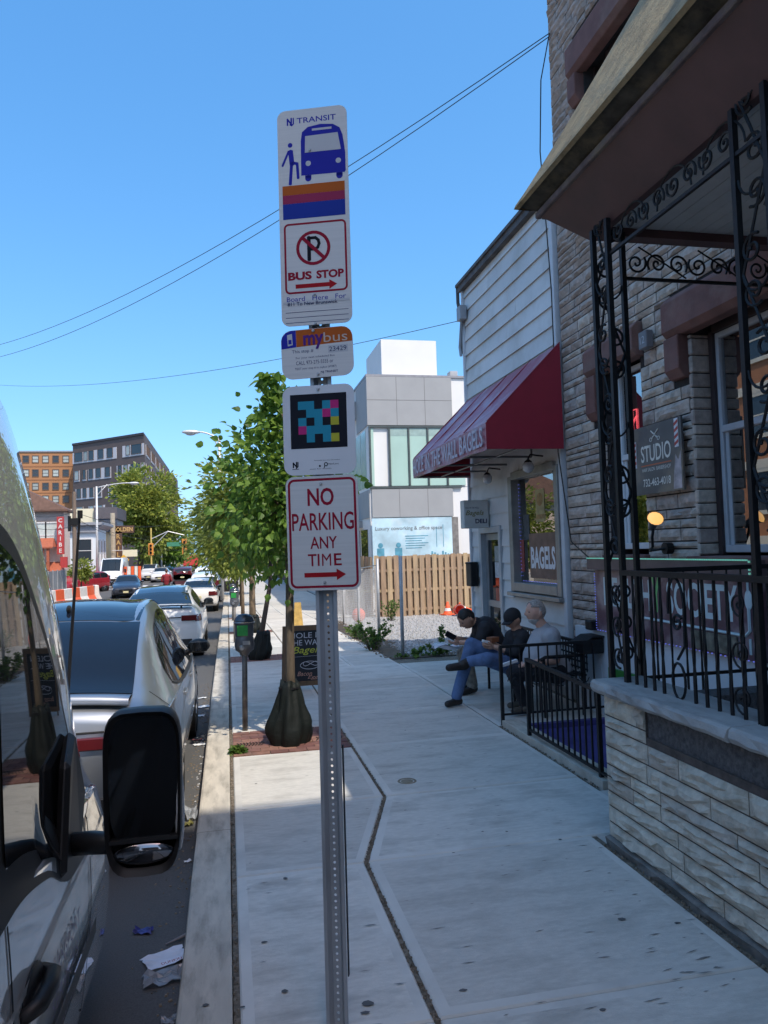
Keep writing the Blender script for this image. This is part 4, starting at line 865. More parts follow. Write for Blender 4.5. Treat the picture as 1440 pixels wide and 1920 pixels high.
# dark red shop row further on
sr = thing('brick_shop_row', 'dark red brick shop row beyond the white office', 'building', (4.9, 55, -.62)); w = B(); w.box(4.9, 16, 49, 78, -.9, 6.3); part(sr, 'wall', w, mat('dark_red_brick', (.16,.075,.06), .85, var=.25, scale=3))
for i in range(8):
    w = B(); w.box(4.87, 4.899, 50+i*3.4, 52.3+i*3.4, -.2, 2.2); part(sr, 'shop_window', w, glass('dark_glass'))
    w = B(); w.box(4.87, 4.899, 50.4+i*3.4, 51.6+i*3.4, 3.4, 5.2); part(sr, 'window', w, glass('dark_glass'))
w = B(); w.box(4.3, 4.89, 49.4, 77, 2.45, 2.8); part(sr, 'canopy', w, mat('dark_canopy', (.05,.03,.03), .7))
cs = thing('corner_shop', 'cream-topped corner building with a dark brown front at the end of the street', 'building', (1, 150, -.62)); w = B(); w.box(-2.4, 14, 150, 170, -.8, 4.4); part(cs, 'wall', w, mat('far_cream', (.55,.5,.42), .8, var=.1, scale=1)); w = B(); w.box(-2.45, 14, 149.9, 149.99, -.8, 2.2); w.box(-2.43, 14, 149.92, 149.99, 3.6, 4.0); part(cs, 'dark_front', w, mat('dark_front', (.05,.03,.03), .7)); w = B()
for i in range(4): w.box(-1.6+i*1.5, -.9+i*1.5, 149.93, 149.99, 2.5, 3.3)
part(cs, 'window_row', w, glass('dark_glass'), kind='stuff')
# traffic cones, barrel and rubble by the fence
m_or = mat('cone_orange', (.75,.10,.025), .55, var=.1, scale=4); m_refl = mat('reflective_white', (.7,.7,.68), .4, var=.05)
def cone(loc, tilt, az, label, s_=1.):
    o = thing('traffic_cone', label, 'traffic cone', loc, 0, 'traffic cones by the wooden fence'); ro = rotz(az) @ Matrix.Rotation(tilt, 3, 'X')
    def addl(prof, m, nm):
        b_ = B(); t_ = B().lathe(prof, (0,0,0), n=14); b_.add([ro @ Vector(q)*s_ for q in t_.v], t_.f); part(o, nm, b_, m, local=True, smooth=True)
    addl([(.001,.42),(.03,.42),(.085,.22)], m_or, 'tip'); addl([(.085,.22),(.115,.13)], m_refl, 'band'); addl([(.115,.13),(.15,.03),(.16,.03)], m_or, 'body')
    b_ = B(); t_ = B().box(-.2,.2,-.2,.2,0,.03); b_.add([ro @ Vector(q)*s_ for q in t_.v], t_.f); part(o, 'base', b_, m_or, local=True)
def gp(px, Y): p = at(px, 1100, Y); return (p.x, Y, gz(Y)-.01)
c0 = gp(838, 23.2); cone((c0[0], c0[1], c0[2]+.0), 0, .3, 'upright orange cone at the foot of the wooden fence')
c0 = gp(863, 23.0); cone((c0[0]+.02, c0[1]+.3, c0[2]+.16), R(96), 1.2, 'orange cone lying on its side, its base towards the street')
c0 = gp(842, 22.8); 
bk = thing('orange_bucket', 'orange-red bucket tipped over by the shop corner', 'bucket', (gp(858,22.6)[0], 22.6, gz(22.6)+.17)); b_ = B(); t_ = B().lathe([(.001,-.17),(.14,-.17),(.17,.17),(.16,.17),(.13,-.15),(.001,-.15)], (0,0,0), n=16); ro = Matrix.Rotation(R(82), 3, 'X'); b_.add([ro @ Vector(q) for q in t_.v], t_.f); part(bk, 'shell', b_, mat('bucket_red', (.6,.06,.03), .45, var=.1), local=True, smooth=True); b_ = B(); b_.tube([(.17*math.cos(a), -.16-.05*math.sin(a), .17*math.sin(a)) for a in np.linspace(0, math.pi, 12)], .006, 5); part(bk, 'handle', b_, m_galv, local=True)
c0 = gp(650, 22.0); bb_ = B(); bb_.ell((c0[0]+.25, 21.5, gz(21.5)+.22), (.2,.2,.21), 14, 10); solo('orange_ball', bb_, m_or, 'round orange float lying behind the chain-link fence', 'ball', smooth=True)
tb = thing('turquoise_tub', 'green board and yellow strap standing by the pavement beyond the signpost', 'board', (1.7, 30, gz(30))) if False else None
yb_ = thing('yellow_a_frame', 'yellow folding floor sign standing open on the sunlit pavement', 'floor sign', (1.95, 21.6, gz(21.6)))
for sg in (1, -1):
    b_ = B(); b_.prism([(-.13, sg*.15, 0), (.13, sg*.15, 0), (.09, sg*.015, .66), (-.09, sg*.015, .66)], (0, .02*sg, 0)); part(yb_, 'leaf', b_, mat('sign_yellow', (.42,.27,.07), .6, var=.3, scale=8), local=True)
# weeds
m_weed = leafmat('weed_leaf', (.085,.16,.03)); m_twig = mat('twig', (.10,.075,.05), .9, var=.3)
def leaves_mesh(pts, size, ln=1.5, droop=.3, jit=.4, shape='leaf', rs=random):
    """pts: (position, outward dir). returns B plus tints; each leaf folded along its rib"""
    b_ = B(); tint = []
    for p, d in pts:
        d = (Vector(d) + Vector((rs.uniform(-1,1), rs.uniform(-1,1), rs.uniform(-1,1)))*jit); d.z -= droop; d.normalize()
        s_ = size*rs.uniform(.65, 1.25); n = d.cross(Vector((rs.uniform(-1,1), rs.uniform(-1,1), rs.uniform(-.3,1)))).normalized(); w_ = d.cross(n)
        if n.z < 0: n = -n; 
        p = Vector(p); L_ = s_*ln; h = s_*.5; up_ = n*(s_*.12)
        if shape == 'heart':
            vs = [p, p+d*L_*.12-w_*h*.75+up_, p+d*L_*.4-w_*h+up_*1.2, p+d*L_*.75-w_*h*.5-up_*.2, p+d*L_-up_*2, p+d*L_*.75+w_*h*.5-up_*.2, p+d*L_*.4+w_*h+up_*1.2, p+d*L_*.12+w_*h*.75+up_, p+d*L_*.45]
            b_.add(vs, [(0,1,2,8),(8,2,3,4),(8,4,5,6),(0,8,6,7)])
            k = 4
        else:
            vs = [p, p+d*L_*.45-w_*h+up_, p+d*L_-up_, p+d*L_*.45+w_*h+up_]; b_.add(vs, [(0,1,2),(0,2,3)]); k = 2
        tint += [rs.random()]*k
    return b_, tint
def foliage(t, name, pts, size, m, world=True, **kw):
    b_, tint = leaves_mesh(pts, size, **kw); me = b_.mesh(name, m, root_off(t) if world else None); a = me.attributes.new('tint', 'FLOAT', 'FACE'); a.data.foreach_set('value', tint)
    return link(name, me, t)
def weed(x, y, w_, h_, n, label, size=.045, name='weed_clump', cat='weeds'):
    o = thing(name, label, cat, (x, y, gz(y)-.01)); st = B(); pts = []
    for k in range(max(6, n//22)):
        a = rnd(0, 6.3); rr_ = w_*random.random()**.6; tip = Vector((rr_*math.cos(a), rr_*math.sin(a), h_*rnd(.45,1))); base = Vector((tip.x*.25, tip.y*.25, 0)); mid = (base+tip)/2+Vector((0,0,h_*.15))
        st.tube([base, mid, tip], [.006,.004,.002], 4)
        for j in range(22): t = random.random()**.6; q = base.lerp(mid, t*2) if t < .5 else mid.lerp(tip, t*2-1); pts.append((q, Vector((rnd(-1,1), rnd(-1,1), rnd(0,.8)))))
    part(o, 'stem', st, m_twig, local=True); foliage(o, 'foliage', pts, size, m_weed, world=False)
for px, Y, w_, h_, n, lb in ((700,14.2,.42,.55,700,'big bushy green weed clump at the pavement edge of the lot'), (672,16.6,.3,.3,260,'low weed clump by the leaning chain-link fence'), (733,21.8,.42,.62,420,'leafy green weed against the wooden fence'), (662,17.9,.25,.3,160,'dry yellowish weed tuft at the lot edge near the orange float'), (822,12.95,.4,.18,300,'low green weeds beside the man reading papers'), (826,12.9,.1,.58,70,'single tall thin weed stem rising by the shop corner'), (775,12.95,.45,.1,200,'flat creeping weeds at the foot of the nearest fence post'), (480,7.3,.05,.05,30,'tiny grass tuft at the kerb side of the brick pit')):
    x = at(px, 1200, Y).x if px != 480 else .06
    weed(x, Y, w_, h_, n, lb)
lr = thing('paper_bag', 'crumpled white paper bag on the weeds by the lot', 'litter', (3.65, 12.85, gz(12.85)+.12)); b_ = B(); b_.ell((0,0,.04), (.16,.1,.07), 9, 6, fn=lambda d, q: q*rnd(.75,1.2)); part(lr, 'sheet', b_, mat('litter_white', (.68,.7,.72), .7, var=.15, scale=8), local=True)
# ------------------------------------------------------------------ left side of the street
ZL = -.66; LX = -12.0
m_win = glass('far_window_glass', (.03,.04,.05), .06, .6)
m_winl = mat('window_blind_pale', (.42,.47,.45), .4, var=.1, randv=.3)
m_frw = mat('white_window_frame', (.68,.68,.68), .6, var=.04)
def far_window(t, c, r, w_, h_, n, fm=None, gm=None, fr=.1, sash=True):
    """window on a far wall: frame part with its pane"""
    c, r, n = Vector(c), Vector(r), Vector(n); u_ = Vector((0,0,1)); fm = fm or m_frw
    def quadbox(b_, x0, x1, z0, z1, d0, d1):
        vs = [c + r*x + u_*z + n*d for d in (d0, d1) for x, z in ((x0,z0),(x1,z0),(x1,z1),(x0,z1))]
        b_.add(vs, [(0,1,2,3),(7,6,5,4),(0,4,5,1),(1,5,6,2),(2,6,7,3),(3,7,4,0)])
    f = B(); hw, hh = w_/2, h_/2
    for q in ((-hw-fr,-hw,-hh-fr,hh+fr),(hw,hw+fr,-hh-fr,hh+fr),(-hw,hw,hh,hh+fr),(-hw,hw,-hh-fr,-hh)): quadbox(f, *q, .002, .07)
    if sash: quadbox(f, -hw, hw, -.03, .03, .01, .05)
    o = part(t, 'window', f, fm); p = B(); quadbox(p, -hw, hw, -hh, hh, .003, .02); part(o, 'pane', p, gm or m_win)
# --- peach house
ph = thing('peach_house', 'peach stucco house with brown hipped roof and red-tiled porch', 'house', (-16, 60, ZL))
pe = 5.55; w = B(); w.box(-23, LX, 60, 62.2, -.9, pe); part(ph, 'wall', w, mat('peach_stucco', (.74,.58,.47), .85, var=.05, scale=1))
w = B(); w.box(-23, LX-.02, 59.93, 59.99, 4.75, pe); part(ph, 'frieze', w, mat('shaded_frieze_grey', (.40,.37,.35), .8, var=.1))  # band under the eaves, their shade put into its grey
w = B(); e_ = [(-23.4,59.5,pe),(LX+.35,59.5,pe),(LX+.35,62.7,pe),(-23.4,62.7,pe)]; a_ = [(-17.4,60.9,8.5),(-17.4,61.4,8.5)]
w.poly(e_[0],e_[1],a_[0]); w.poly(e_[1],e_[2],a_[1],a_[0]); w.poly(e_[2],e_[3],a_[1]); w.poly(e_[3],e_[0],a_[0],a_[1]); w.box(-23.4,LX+.35,59.5,62.7,pe-.12,pe-.002); part(ph, 'roof', w, mat('brown_shingles', (.135,.075,.055), .85, var=.2, scale=4))
for px in (72, 100): c = at(px, 972, 60); far_window(ph, (c.x, 60, 3.65), (1,0,0), .95, 1.8, (0,-1,0), gm=m_winl)
m_tile = mat('red_roof_tile', (.36,.10,.05), .7, var=.2, scale=8)
for px0, px1, z0 in ((58, 92, 2.75), (60, 106, .95)):
    c0, c1 = at(px0, 1000, 58.5), at(px1, 1000, 58.5); w = B(); w.poly((c0.x, 58.2, z0), (c1.x+.3, 58.2, z0), (c1.x, 59.98, z0+.7), (c0.x, 59.98, z0+.7)); w.poly((c0.x, 58.2, z0-.1), (c1.x+.3, 58.2, z0-.1), (c1.x+.3, 58.2, z0), (c0.x, 58.2, z0)); w.poly((c1.x+.3, 58.2, z0), (c1.x+.3, 59.98, z0), (c1.x, 59.98, z0+.7)); part(ph, 'porch_roof', w, m_tile)
for px in (66, 80, 90): c = at(px, 1030, 58.4); w = B(); w.box(c.x-.09, c.x+.09, 58.3, 58.5, 1.05, 2.74); part(ph, 'porch_column', w, m_tile)
vs_ = thing('vertical_red_sign', 'tall red vertical sign with pale letters on the peach house corner', 'sign', (-11.9, 59.4, 2.5)); w = B(); c = at(115, 990, 59.5); w.box(c.x-.28, c.x+.22, 59.3, 59.5, 2.2, 5.0); part(vs_, 'board', w, mat('sign_red', (.42,.05,.05), .5, var=.1)); w = B()
for k, ch in enumerate('CARIBE'): put_text(w, ch, (c.x-.03, 59.3, 4.72-k*.45), rx, uz, h=.3, bold=.02)
part(vs_, 'lettering', w, m_refl)
sq = thing('red_square_sign', 'small square red sign low on the peach house corner', 'sign', (-11.9, 59, 1)); c = at(121, 1036, 59.5); w = B(); w.box(c.x-.25, c.x+.25, 59.2, 59.4, 1.2, 2.0); part(sq, 'board', w, mat('sign_red', (0,0,0)))
# --- white house
wh = thing('white_house', 'white clapboard corner house with grey cornice and red awnings', 'house', (-15, 74, ZL)); hy = 74; he = 4.55
w = B(); w.box(-22, LX, hy, hy+6, -.9, he); part(wh, 'wall', w, mat('pale_blue_white_siding', (.66,.70,.73), .7, var=.05, scale=1, stretch=(.3,.3,14)))
w = B(); w.prism([(LX, hy-.01, he), (LX+.75, hy-.7, he+.35), (LX+.75, hy-.7, he+.6), (LX-1, hy-.7, he+.62), (-22, hy-.7, he+.62), (-22, hy, he)][:3] + [(LX, hy-.01, he+.6)], (0, 6.6, 0)); w.box(-22, LX+.7, hy-.6, hy+6, he+.36, he+.62); w.box(-22, LX+.3, hy-.3, hy-.02, he-.3, he+.35); part(wh, 'cornice', w, mat('grey_cornice', (.27,.28,.31), .7, var=.1))
c = at(158, 1022, hy); far_window(wh, (c.x, hy, 2.55), (1,0,0), 1.25, 2.1, (0,-1,0), fr=.16)
for k in range(3): far_window(wh, (LX, hy+1.2+k*1.75, 2.3), (0,1,0), .8, 2.4, (1,0,0), fr=.18)
w = B(); w.prism([(LX+.01, hy-.5, .55), (LX+1.5, hy-.5, -.1), (LX+1.5, hy-.5, -.35), (LX+.01, hy-.5, -.35)], (0, 6.2, 0)); w.prism([(-14.5, hy-.02, .55), (-14.5, hy-1.3, -.1), (-14.5, hy-1.3, -.3), (-14.5, hy-.02, -.3)], (2.3, 0, 0)); part(wh, 'awning', w, mat('faded_red_awning', (.5,.11,.12), .7, var=.15))
w = B(); w.box(-21, -15, hy-.06, hy-.01, -.85, .1); w.box(-14, LX-.2, hy-.05, hy-.01, -.8, -.05); part(wh, 'shop_window', w, m_win)
w = B(); w.prism([(-17.6, hy-6, .5), (-17.6, hy-7.5, 0), (-17.6, hy-6, 0)], (4, 0, 0)); part(wh, 'red_canopy', w, mat('faded_red_awning', (0,0,0)))
# --- cream building with pub sign
cb = thing('cream_building', 'pale yellow tall-sided building with a pub sign by the big tree', 'building', (-16, 92, ZL)); cy_ = 82.5; ch_ = 7.0
w = B(); w.box(-30, LX, cy_, cy_+8.5, -.9, ch_); part(cb, 'wall', w, mat('cream_stucco', (.70,.64,.47), .8, var=.06, scale=1)); w = B(); w.box(LX-1.5, LX+.8, cy_-.4, cy_+7, ch_-1.1, ch_+.1); part(cb, 'cornice', w, mat('dark_cornice', (.10,.09,.1), .7)); w = B(); w.box(LX-1, LX+.45, cy_-.25, cy_+7, ch_-2.4, ch_-1.12); part(cb, 'sign_band', w, mat('grey_band', (.34,.36,.4), .7))
c = at(198, 985, cy_-.5); w = B(); w.box(c.x-.7, c.x+1.1, cy_-.3, cy_-.01, 4.5, 6.4); part(cb, 'dark_shutter', w, mat('dark_blue_shutter', (.06,.075,.11), .7, var=.2))
w = B(); w.box(LX-2.2, LX-.3, cy_-.05, cy_-.01, 1.2, 4.3); part(cb, 'wall_patch', w, mat('yellow_patch', (.72,.6,.35), .8))
gs_ = thing('pub_sign', 'dark vertical pub sign lettered GOLDEN RAIL PUB in gold', 'sign', (-11.3, 81, 2)); ps_y = 81.4
c = at(222, 1010, ps_y); w = B(); w.box(c.x-.35, c.x+.35, ps_y, ps_y+.25, 1.7, 5.0); w.box(c.x-.7, c.x+1.55, ps_y, ps_y+.25, 4.35, 5.1); w.box(c.x-.3, c.x+1.0, ps_y, ps_y+.25, 1.1, 1.75); part(gs_, 'board', w, mat('pub_board', (.10,.05,.03), .6, var=.2)); w = B()
for k, chh in enumerate('RAIL'): put_text(w, chh, (c.x, ps_y-.01, 4.0-k*.63), rx, uz, h=.46, bold=.03)
put_text(w, 'GOLDEN', (c.x+.42, ps_y-.01, 4.72), rx, uz, w=2.0, h=.45, bold=.03); part(gs_, 'lettering', w, mat('gold_letters', (.5,.32,.12), .5, var=0)); w = B(); put_text(w, 'PUB', (c.x+.35, ps_y-.01, 1.42), rx, uz, w=1.05, h=.45, bold=.04); part(gs_, 'white_lettering', w, m_refl)
cbd = thing('cream_banner', 'long blank cream board sticking out below the pub sign', 'sign', (-9.5, 80.5, 1)); c = at(244, 1037, 80.5); w = B(); w.box(c.x-.75, c.x+.7, 80.5, 80.62, c.z-.36, c.z+.34); part(cbd, 'board', w, mat('cream_board', (.72,.68,.5), .6, var=.05)); w = B(); w.cyl((c.x-.7,80.56,c.z+.3),(c.x-1.8,80.56,c.z+.3),.04,6); part(cbd, 'bracket', w, m_galv)
# --- orange and brown apartment blocks far up the street
ob = thing('orange_apartments', 'orange-brown flat-topped apartment block with rows of square windows', 'apartment building', (-27, 135, ZL)); oy = 136.; xl, xr_ = at(34, 900, oy).x, at(140, 900, oy).x; ot = at(90, 848, oy).z
w = B(); w.box(xl, xr_+4, oy, oy+25, -.9, ot); part(ob, 'wall', w, mat('orange_cladding', (.40,.19,.085), .8, var=.06, scale=.6)); w = B(); w.box(xl-.15, xr_+2, oy-.15, oy+25, ot+.001, ot+.25); part(ob, 'parapet_cap', w, mat('zinc_cap', (0,0,0)))
for r_i, v in enumerate((861, 887, 912, 936, 961, 985)):
    for c_i, px in enumerate((48.5, 66.5, 85.5, 104.5, 123.5)):
        c = at(px, v, oy); far_window(ob, (c.x, oy, c.z), (1,0,0), .85, 1.05, (0,-1,0), fm=mat('dark_frame', (.12,.08,.06), .6), gm=(m_winl if (r_i*3+c_i*5) % 7 > 2 else m_win), fr=.12)
w = B()
for v in (874.5, 899.5, 924): z_ = at(90, v, oy).z; w.box(xl, xr_, oy-.03, oy-.002, z_-.1, z_+.06)
part(ob, 'band', w, mat('orange_band', (.27,.12,.055), .8), kind='stuff')
bb = thing('brown_apartments', 'dark brown apartment block with white window panels seen above the trees', 'apartment building', (-14, 120, ZL)); P1 = at(272, 900, 119); P0 = at(137, 900, 131); P1.z = P0.z = 0; bt = at(272, 815, 119).z
P2 = P1 + Vector((0, 52, 0)); d_ = (P1-P0).normalized(); L_ = (P1-P0).length; nn = Vector((d_.y, -d_.x, 0))
m_bb = mat('brown_cladding', (.115,.088,.082), .8, var=.06, scale=.5); m_bw = mat('pale_panel', (.55,.53,.55), .7, var=.04)
w = B(); Q = [P0, P1, P2, P0+Vector((0,52,0))]; w.prism([(q.x, q.y, -.9) for q in Q], (0,0,bt+.9)); part(bb, 'wall', w, m_bb); w = B(); w.prism([(q.x+nn.x*.15, q.y+nn.y*.15, bt+.001) for q in Q], (0,0,.35)); part(bb, 'parapet_cap', w, m_dkframe)
rows_b = [ (.905, [(.0,.63,[(.03,.15),(.17,.22),(.24,.31),(.37,.45),(.5,.58)]), (.71,.995,[(.76,.81),(.83,.965)])]),
 (.765, [(.02,.1,[(.03,.09)]), (.145,.2,[(.148,.195)]), (.225,.55,[(.24,.3),(.34,.41),(.47,.54)]), (.63,.995,[(.65,.7),(.73,.78),(.82,.95)])]),
 (.625, [(.04,.31,[(.06,.12),(.15,.2),(.25,.3)]), (.335,.42,[(.345,.41)]), (.51,.995,[(.53,.6),(.65,.7),(.75,.8),(.86,.95)])]),
 (.485, [(.05,.15,[(.06,.145)]), (.23,.46,[(.25,.3),(.35,.43)]), (.56,.9,[(.58,.64),(.7,.76),(.82,.88)])]),
 (.345, [(.05,.21,[(.06,.16),(.17,.205)]), (.23,.3,[(.24,.29)]), (.37,.52,[(.39,.45),(.47,.51)]), (.6,.95,[(.62,.68),(.75,.82),(.86,.92)])]),
 (.2, [(.05,.3,[(.06,.12),(.17,.25)]), (.4,.7,[(.42,.5),(.57,.65)])])]
for zf, pans in rows_b:
    zc = -.9 + (bt+.9)*zf
    for a, c, wins in pans:
        w = B(); 
        q0, q1 = P0+d_*L_*a, P0+d_*L_*c
        w.prism([q0+nn*.06+Vector((0,0,zc-1.05)), q1+nn*.06+Vector((0,0,zc-1.05)), q1+nn*.06+Vector((0,0,zc+.75)), q0+nn*.06+Vector((0,0,zc+.75))], nn*-.055); part(bb, 'panel', w, m_bw)
        for x0_, x1_ in wins: far_window(bb, P0+d_*L_*(x0_+x1_)/2+nn*.065+Vector((0,0,zc)), d_, L_*(x1_-x0_)*.95, 1.45, nn, fm=mat('dark_frame', (0,0,0)), gm=(m_winl if random.random() < .3 else m_win), fr=.06, sash=False)
for zf, _ in rows_b:
    zc = -.9+(bt+.9)*zf
    for k in range(6):
        w = B(); y0 = P1.y+1.5+k*8.2; w.box(P1.x+.005, P1.x+.06, y0, y0+5.4, zc-1.05, zc+.75); part(bb, 'panel', w, m_bw)
        for j in range(3): far_window(bb, (P1.x+.065, y0+.9+j*1.75, zc), (0,1,0), .95, 1.45, (1,0,0), fm=mat('dark_frame', (0,0,0)), fr=.06, sash=False)
w = B(); c = at(293, 1000, 175); w.box(P1.x-12, P1.x+.5, 175, 190, -.9, bt-.3); part(bb, 'rear_wing', w, m_bb)
# --- pale small buildings past the big tree, both ends of the vista
for k, (px0, px1, Y, v, cc, lb) in enumerate(((318, 338, 150, 1028, (.6,.6,.58), 'small pale building at the far left end of the street'), (296, 322, 120, 1008, (.62,.63,.64), 'white two-storey building behind the far traffic signal'), (338, 372, 260, 1040, (.5,.52,.55), 'low hazy grey building closing the street in the distance'))):
    c0, c1 = at(px0, v, Y), at(px1, v, Y); o = thing('far_building', lb, 'building', (c0.x, Y, ZL)); w = B(); w.box(c0.x, c1.x, Y, Y+15, -.9, c0.z); part(o, 'wall', w, mat('far_bldg_%d' % k, cc, .8, var=.05, scale=.4))
    for j in range(3): far_window(o, (lerp(c0.x, c1.x, (j+.5)/3), Y, c0.z*.55), (1,0,0), (c1.x-c0.x)*.14, c0.z*.3, (0,-1,0), sash=False)
# --- buildings on the left nearer to us, mirrored in the shop windows
ba = thing('brick_apartments', 'orange brick apartment house with cream bands across the street', 'apartment building', (LX, 27, ZL)); w = B(); w.box(-24, LX, 19, 31, -.9, 16); part(ba, 'wall', w, mat('orange_brick', (.36,.155,.075), .85, var=.12, scale=3)); m_cream = mat('cream_band', (.6,.55,.45), .8, var=.05)
for k in range(5): w = B(); w.box(LX+.002, LX+.08, 19, 31, 1.6+k*3, 1.95+k*3); part(ba, 'band', w, m_cream)
for k in range(4):
    for j in range(5): far_window(ba, (LX, 20.5+j*2.4, 3.7+k*3), (0,1,0), 1.3, 1.5, (1,0,0), fm=m_cream, fr=.16)
wl = thing('cream_row_house', 'low cream row of shops across the street', 'building', (LX, 14, ZL)); w = B(); w.box(-22, LX, 5, 18.9, -.9, 5.2); w.box(-22, LX, 31.1, 42, -.9, 4.8); part(wl, 'wall', w, mat('cream_row', (.66,.62,.53), .8, var=.08, scale=2))
for k in range(5): far_window(wl, (LX, 6.5+k*2.5, 3.2), (0,1,0), 1.1, 1.4, (1,0,0)); far_window(wl, (LX, 32+k*2, 2.6), (0,1,0), 1.1, 1.4, (1,0,0))

# ------------------------------------------------------------------ poles, lamps, signals, wires
m_wpole = mat('wood_pole', (.20,.15,.115), .9, var=.25, scale=5, stretch=(8,8,.6)); m_lampw = mat('lamp_white_paint', (.60,.60,.60), .45, .2, var=.05); m_wire = mat('wire_black', (.02,.02,.02), .6)
up_ = thing('utility_pole', 'weathered wooden utility pole with cables by the red car', 'utility pole', (at(139,1100,52).x, 52, ZL)); c = at(139, 922, 52); w = B(); w.tube([(c.x, 52, ZL-.1), (c.x, 52, c.z)], [.16, .12], 10); part(up_, 'pole', w, m_wpole); w = B(); w.box(c.x-.3, c.x+.3, 51.8, 52.2, c.z-2.2, c.z-1.75); w.cyl((c.x-.28, 51.85, c.z-1.6),(c.x-.28,51.85,c.z-2.6),.1,8); part(up_, 'cable_box', w, m_black)
u2 = thing('utility_pole', 'thick tan utility pole with a cable coil in front of the cream building', 'utility pole', (at(211,1060,81).x, 81, ZL)); c = at(211, 962, 81); w = B(); w.tube([(c.x, 81, ZL-.1), (c.x, 81, c.z)], [.28, .24], 10); part(u2, 'pole', w, mat('tan_pole', (.42,.36,.27), .85, var=.15, scale=5)); w = B(); w.tube([(c.x-1.0+.42*math.cos(a), 80.6, c.z-1.2+.42*math.sin(a)) for a in np.linspace(0, 6.28, 16)], .06, 5); part(u2, 'cable_coil', w, m_wire)
def lamp(label, x, y, z0, z1, arm, rise=.7, r=.09, scale=1.):
    o = thing('street_lamp', label, 'street lamp', (x, y, z0), 0, 'cobra-head street lamps'); w = B(); w.tube([(x, y, z0), (x, y, z1)], [r*1.3, r*.8], 8); part(o, 'pole', w, m_lampw, smooth=True)
    w = B(); w.tube([(x+arm*t, y, z1-.1+rise*math.sin(t*math.pi/2)) for t in np.linspace(0, 1, 9)], r*.5, 6); w.tube([(x, y, z1-.75), (x+arm*.32, y, z1+rise*.42)], r*.4, 5); part(o, 'arm', w, m_lampw, smooth=True)
    s_ = 1 if arm > 0 else -1; w = B(); e = Vector((x+arm, y, z1-.1+rise)); w.ell(e+Vector((s_*.3*scale,0,-.02)), (.42*scale,.16*scale,.1*scale), 12, 8); part(o, 'head', w, m_lampw, smooth=True); w = B(); w.ell(e+Vector((s_*.32*scale,0,-.08*scale)), (.24*scale,.12*scale,.1*scale), 10, 6); part(o, 'lens', w, mat('lamp_lens', (.5,.5,.48), .2, var=0), smooth=True)
c = at(181, 912, 62); lamp('tall white street lamp in front of the white house', c.x, 62, ZL, c.z, 2.5, .35)
c = at(404, 808, 42); lamp('street lamp reaching out over the road from behind the right-hand trees', c.x+.2, 42, ZL, c.z-.35, -1.15, .4, scale=1.2)
c = at(302, 990, 105); lamp('smaller street lamp beyond the big left-hand tree', c.x, 105, ZL, c.z, 1.9, .3)
c = at(420, 952, 90); lamp('farthest street lamp arm poking from the right-hand trees', c.x, 90, ZL, c.z-.2, -1.4, .3)
m_sig = mat('signal_orange', (.68,.27,.05), .5, var=.05)
sp = thing('traffic_signal', 'traffic signal mast with an orange signal head hanging over the road', 'traffic signal', (at(283,1070,84).x, 84, ZL)); c = at(283, 990, 84); e = at(346, 1012, 84); w = B(); w.tube([(c.x,84,ZL),(c.x,84,c.z)], .09, 8); part(sp, 'pole', w, mat('signal_pole_yellow', (.55,.42,.12), .5)); w = B(); w.tube([(c.x,84,c.z-1.2),(lerp(c.x,e.x,.5),84,c.z-.4),(e.x,84,e.z+.5)], .05, 6); w.tube([(c.x,84,c.z-2.2),(lerp(c.x,e.x,.5),84,c.z-.45)], .035, 5); part(sp, 'mast_arm', w, m_lampw)
def sighead(t, px, v, Y, hgt):
    c = at(px, v, Y); w = B(); w.box(c.x-.26, c.x+.26, Y-.15, Y+.2, c.z-hgt/2, c.z+hgt/2); h_ = part(t, 'signal_head', w, m_sig, bevel=.03); w = B()
    for k in (-1, 0, 1): w.lathe([(.001,-.17),(.12,-.17),(.13,-.28),(.135,-.28)], (c.x, Y, c.z+k*hgt*.3), 'Y', 10)
    part(h_, 'visor', w, m_black, kind='stuff')
sighead(sp, 346, 1025, 84, 1.7); sighead(sp, 283, 1030, 84, 1.3)
w = B(); c = at(328, 1020, 84); w.box(c.x-.85, c.x+.6, 84.1, 84.15, c.z-.25, c.z+.2); part(sp, 'street_name_sign', w, mat('sign_green', (.05,.22,.13), .5))
sp2 = thing('traffic_signal', 'second orange signal head near the right-hand trees, on its own pole', 'traffic signal', (at(406,1060,100).x, 100, ZL)); c = at(406, 1010, 100); w = B(); w.tube([(c.x,100,ZL),(c.x,100,c.z)], .08, 6); w.tube([(c.x,100,c.z-.2),(c.x-.6,100,c.z-.2)], .05, 5); part(sp2, 'pole', w, m_lampw); sighead(sp2, 399, 1028, 100, 1.6)
yd = thing('warning_sign', 'yellow diamond warning sign on a post by the pub', 'road sign', (at(232,1080,80).x, 80, ZL)); c = at(232, 1050, 80); w = B(); w.prism([(c.x-.55,80,c.z),(c.x,80,c.z-.55),(c.x+.55,80,c.z),(c.x,80,c.z+.55)], (0,.03,0)); w.box(c.x-.4,c.x+.4,79.97,80,c.z-1.0,c.z-.6); part(yd, 'panel', w, mat('sign_amber', (.72,.42,.04), .5)); w = B(); w.cyl((c.x,80.05,ZL),(c.x,80.05,c.z+.4),.04,6); part(yd, 'post', w, m_galv)
def wire(name, label, a, c, sag, r=.011, grp='overhead cables'):
    a, c = Vector(a), Vector(c); w = B(); w.tube([a.lerp(c, t) - Vector((0,0,sag*4*t*(1-t))) for t in np.linspace(0, 1, 21)], r, 4); return solo(name, w, m_wire, label, 'cable', grp)
A1 = Vector((4.03, 8.3, 8.2))
a0, a1 = at(0, 640, 24), at(0, 662, 24); d0, d1 = (a0-A1), (a1-A1)
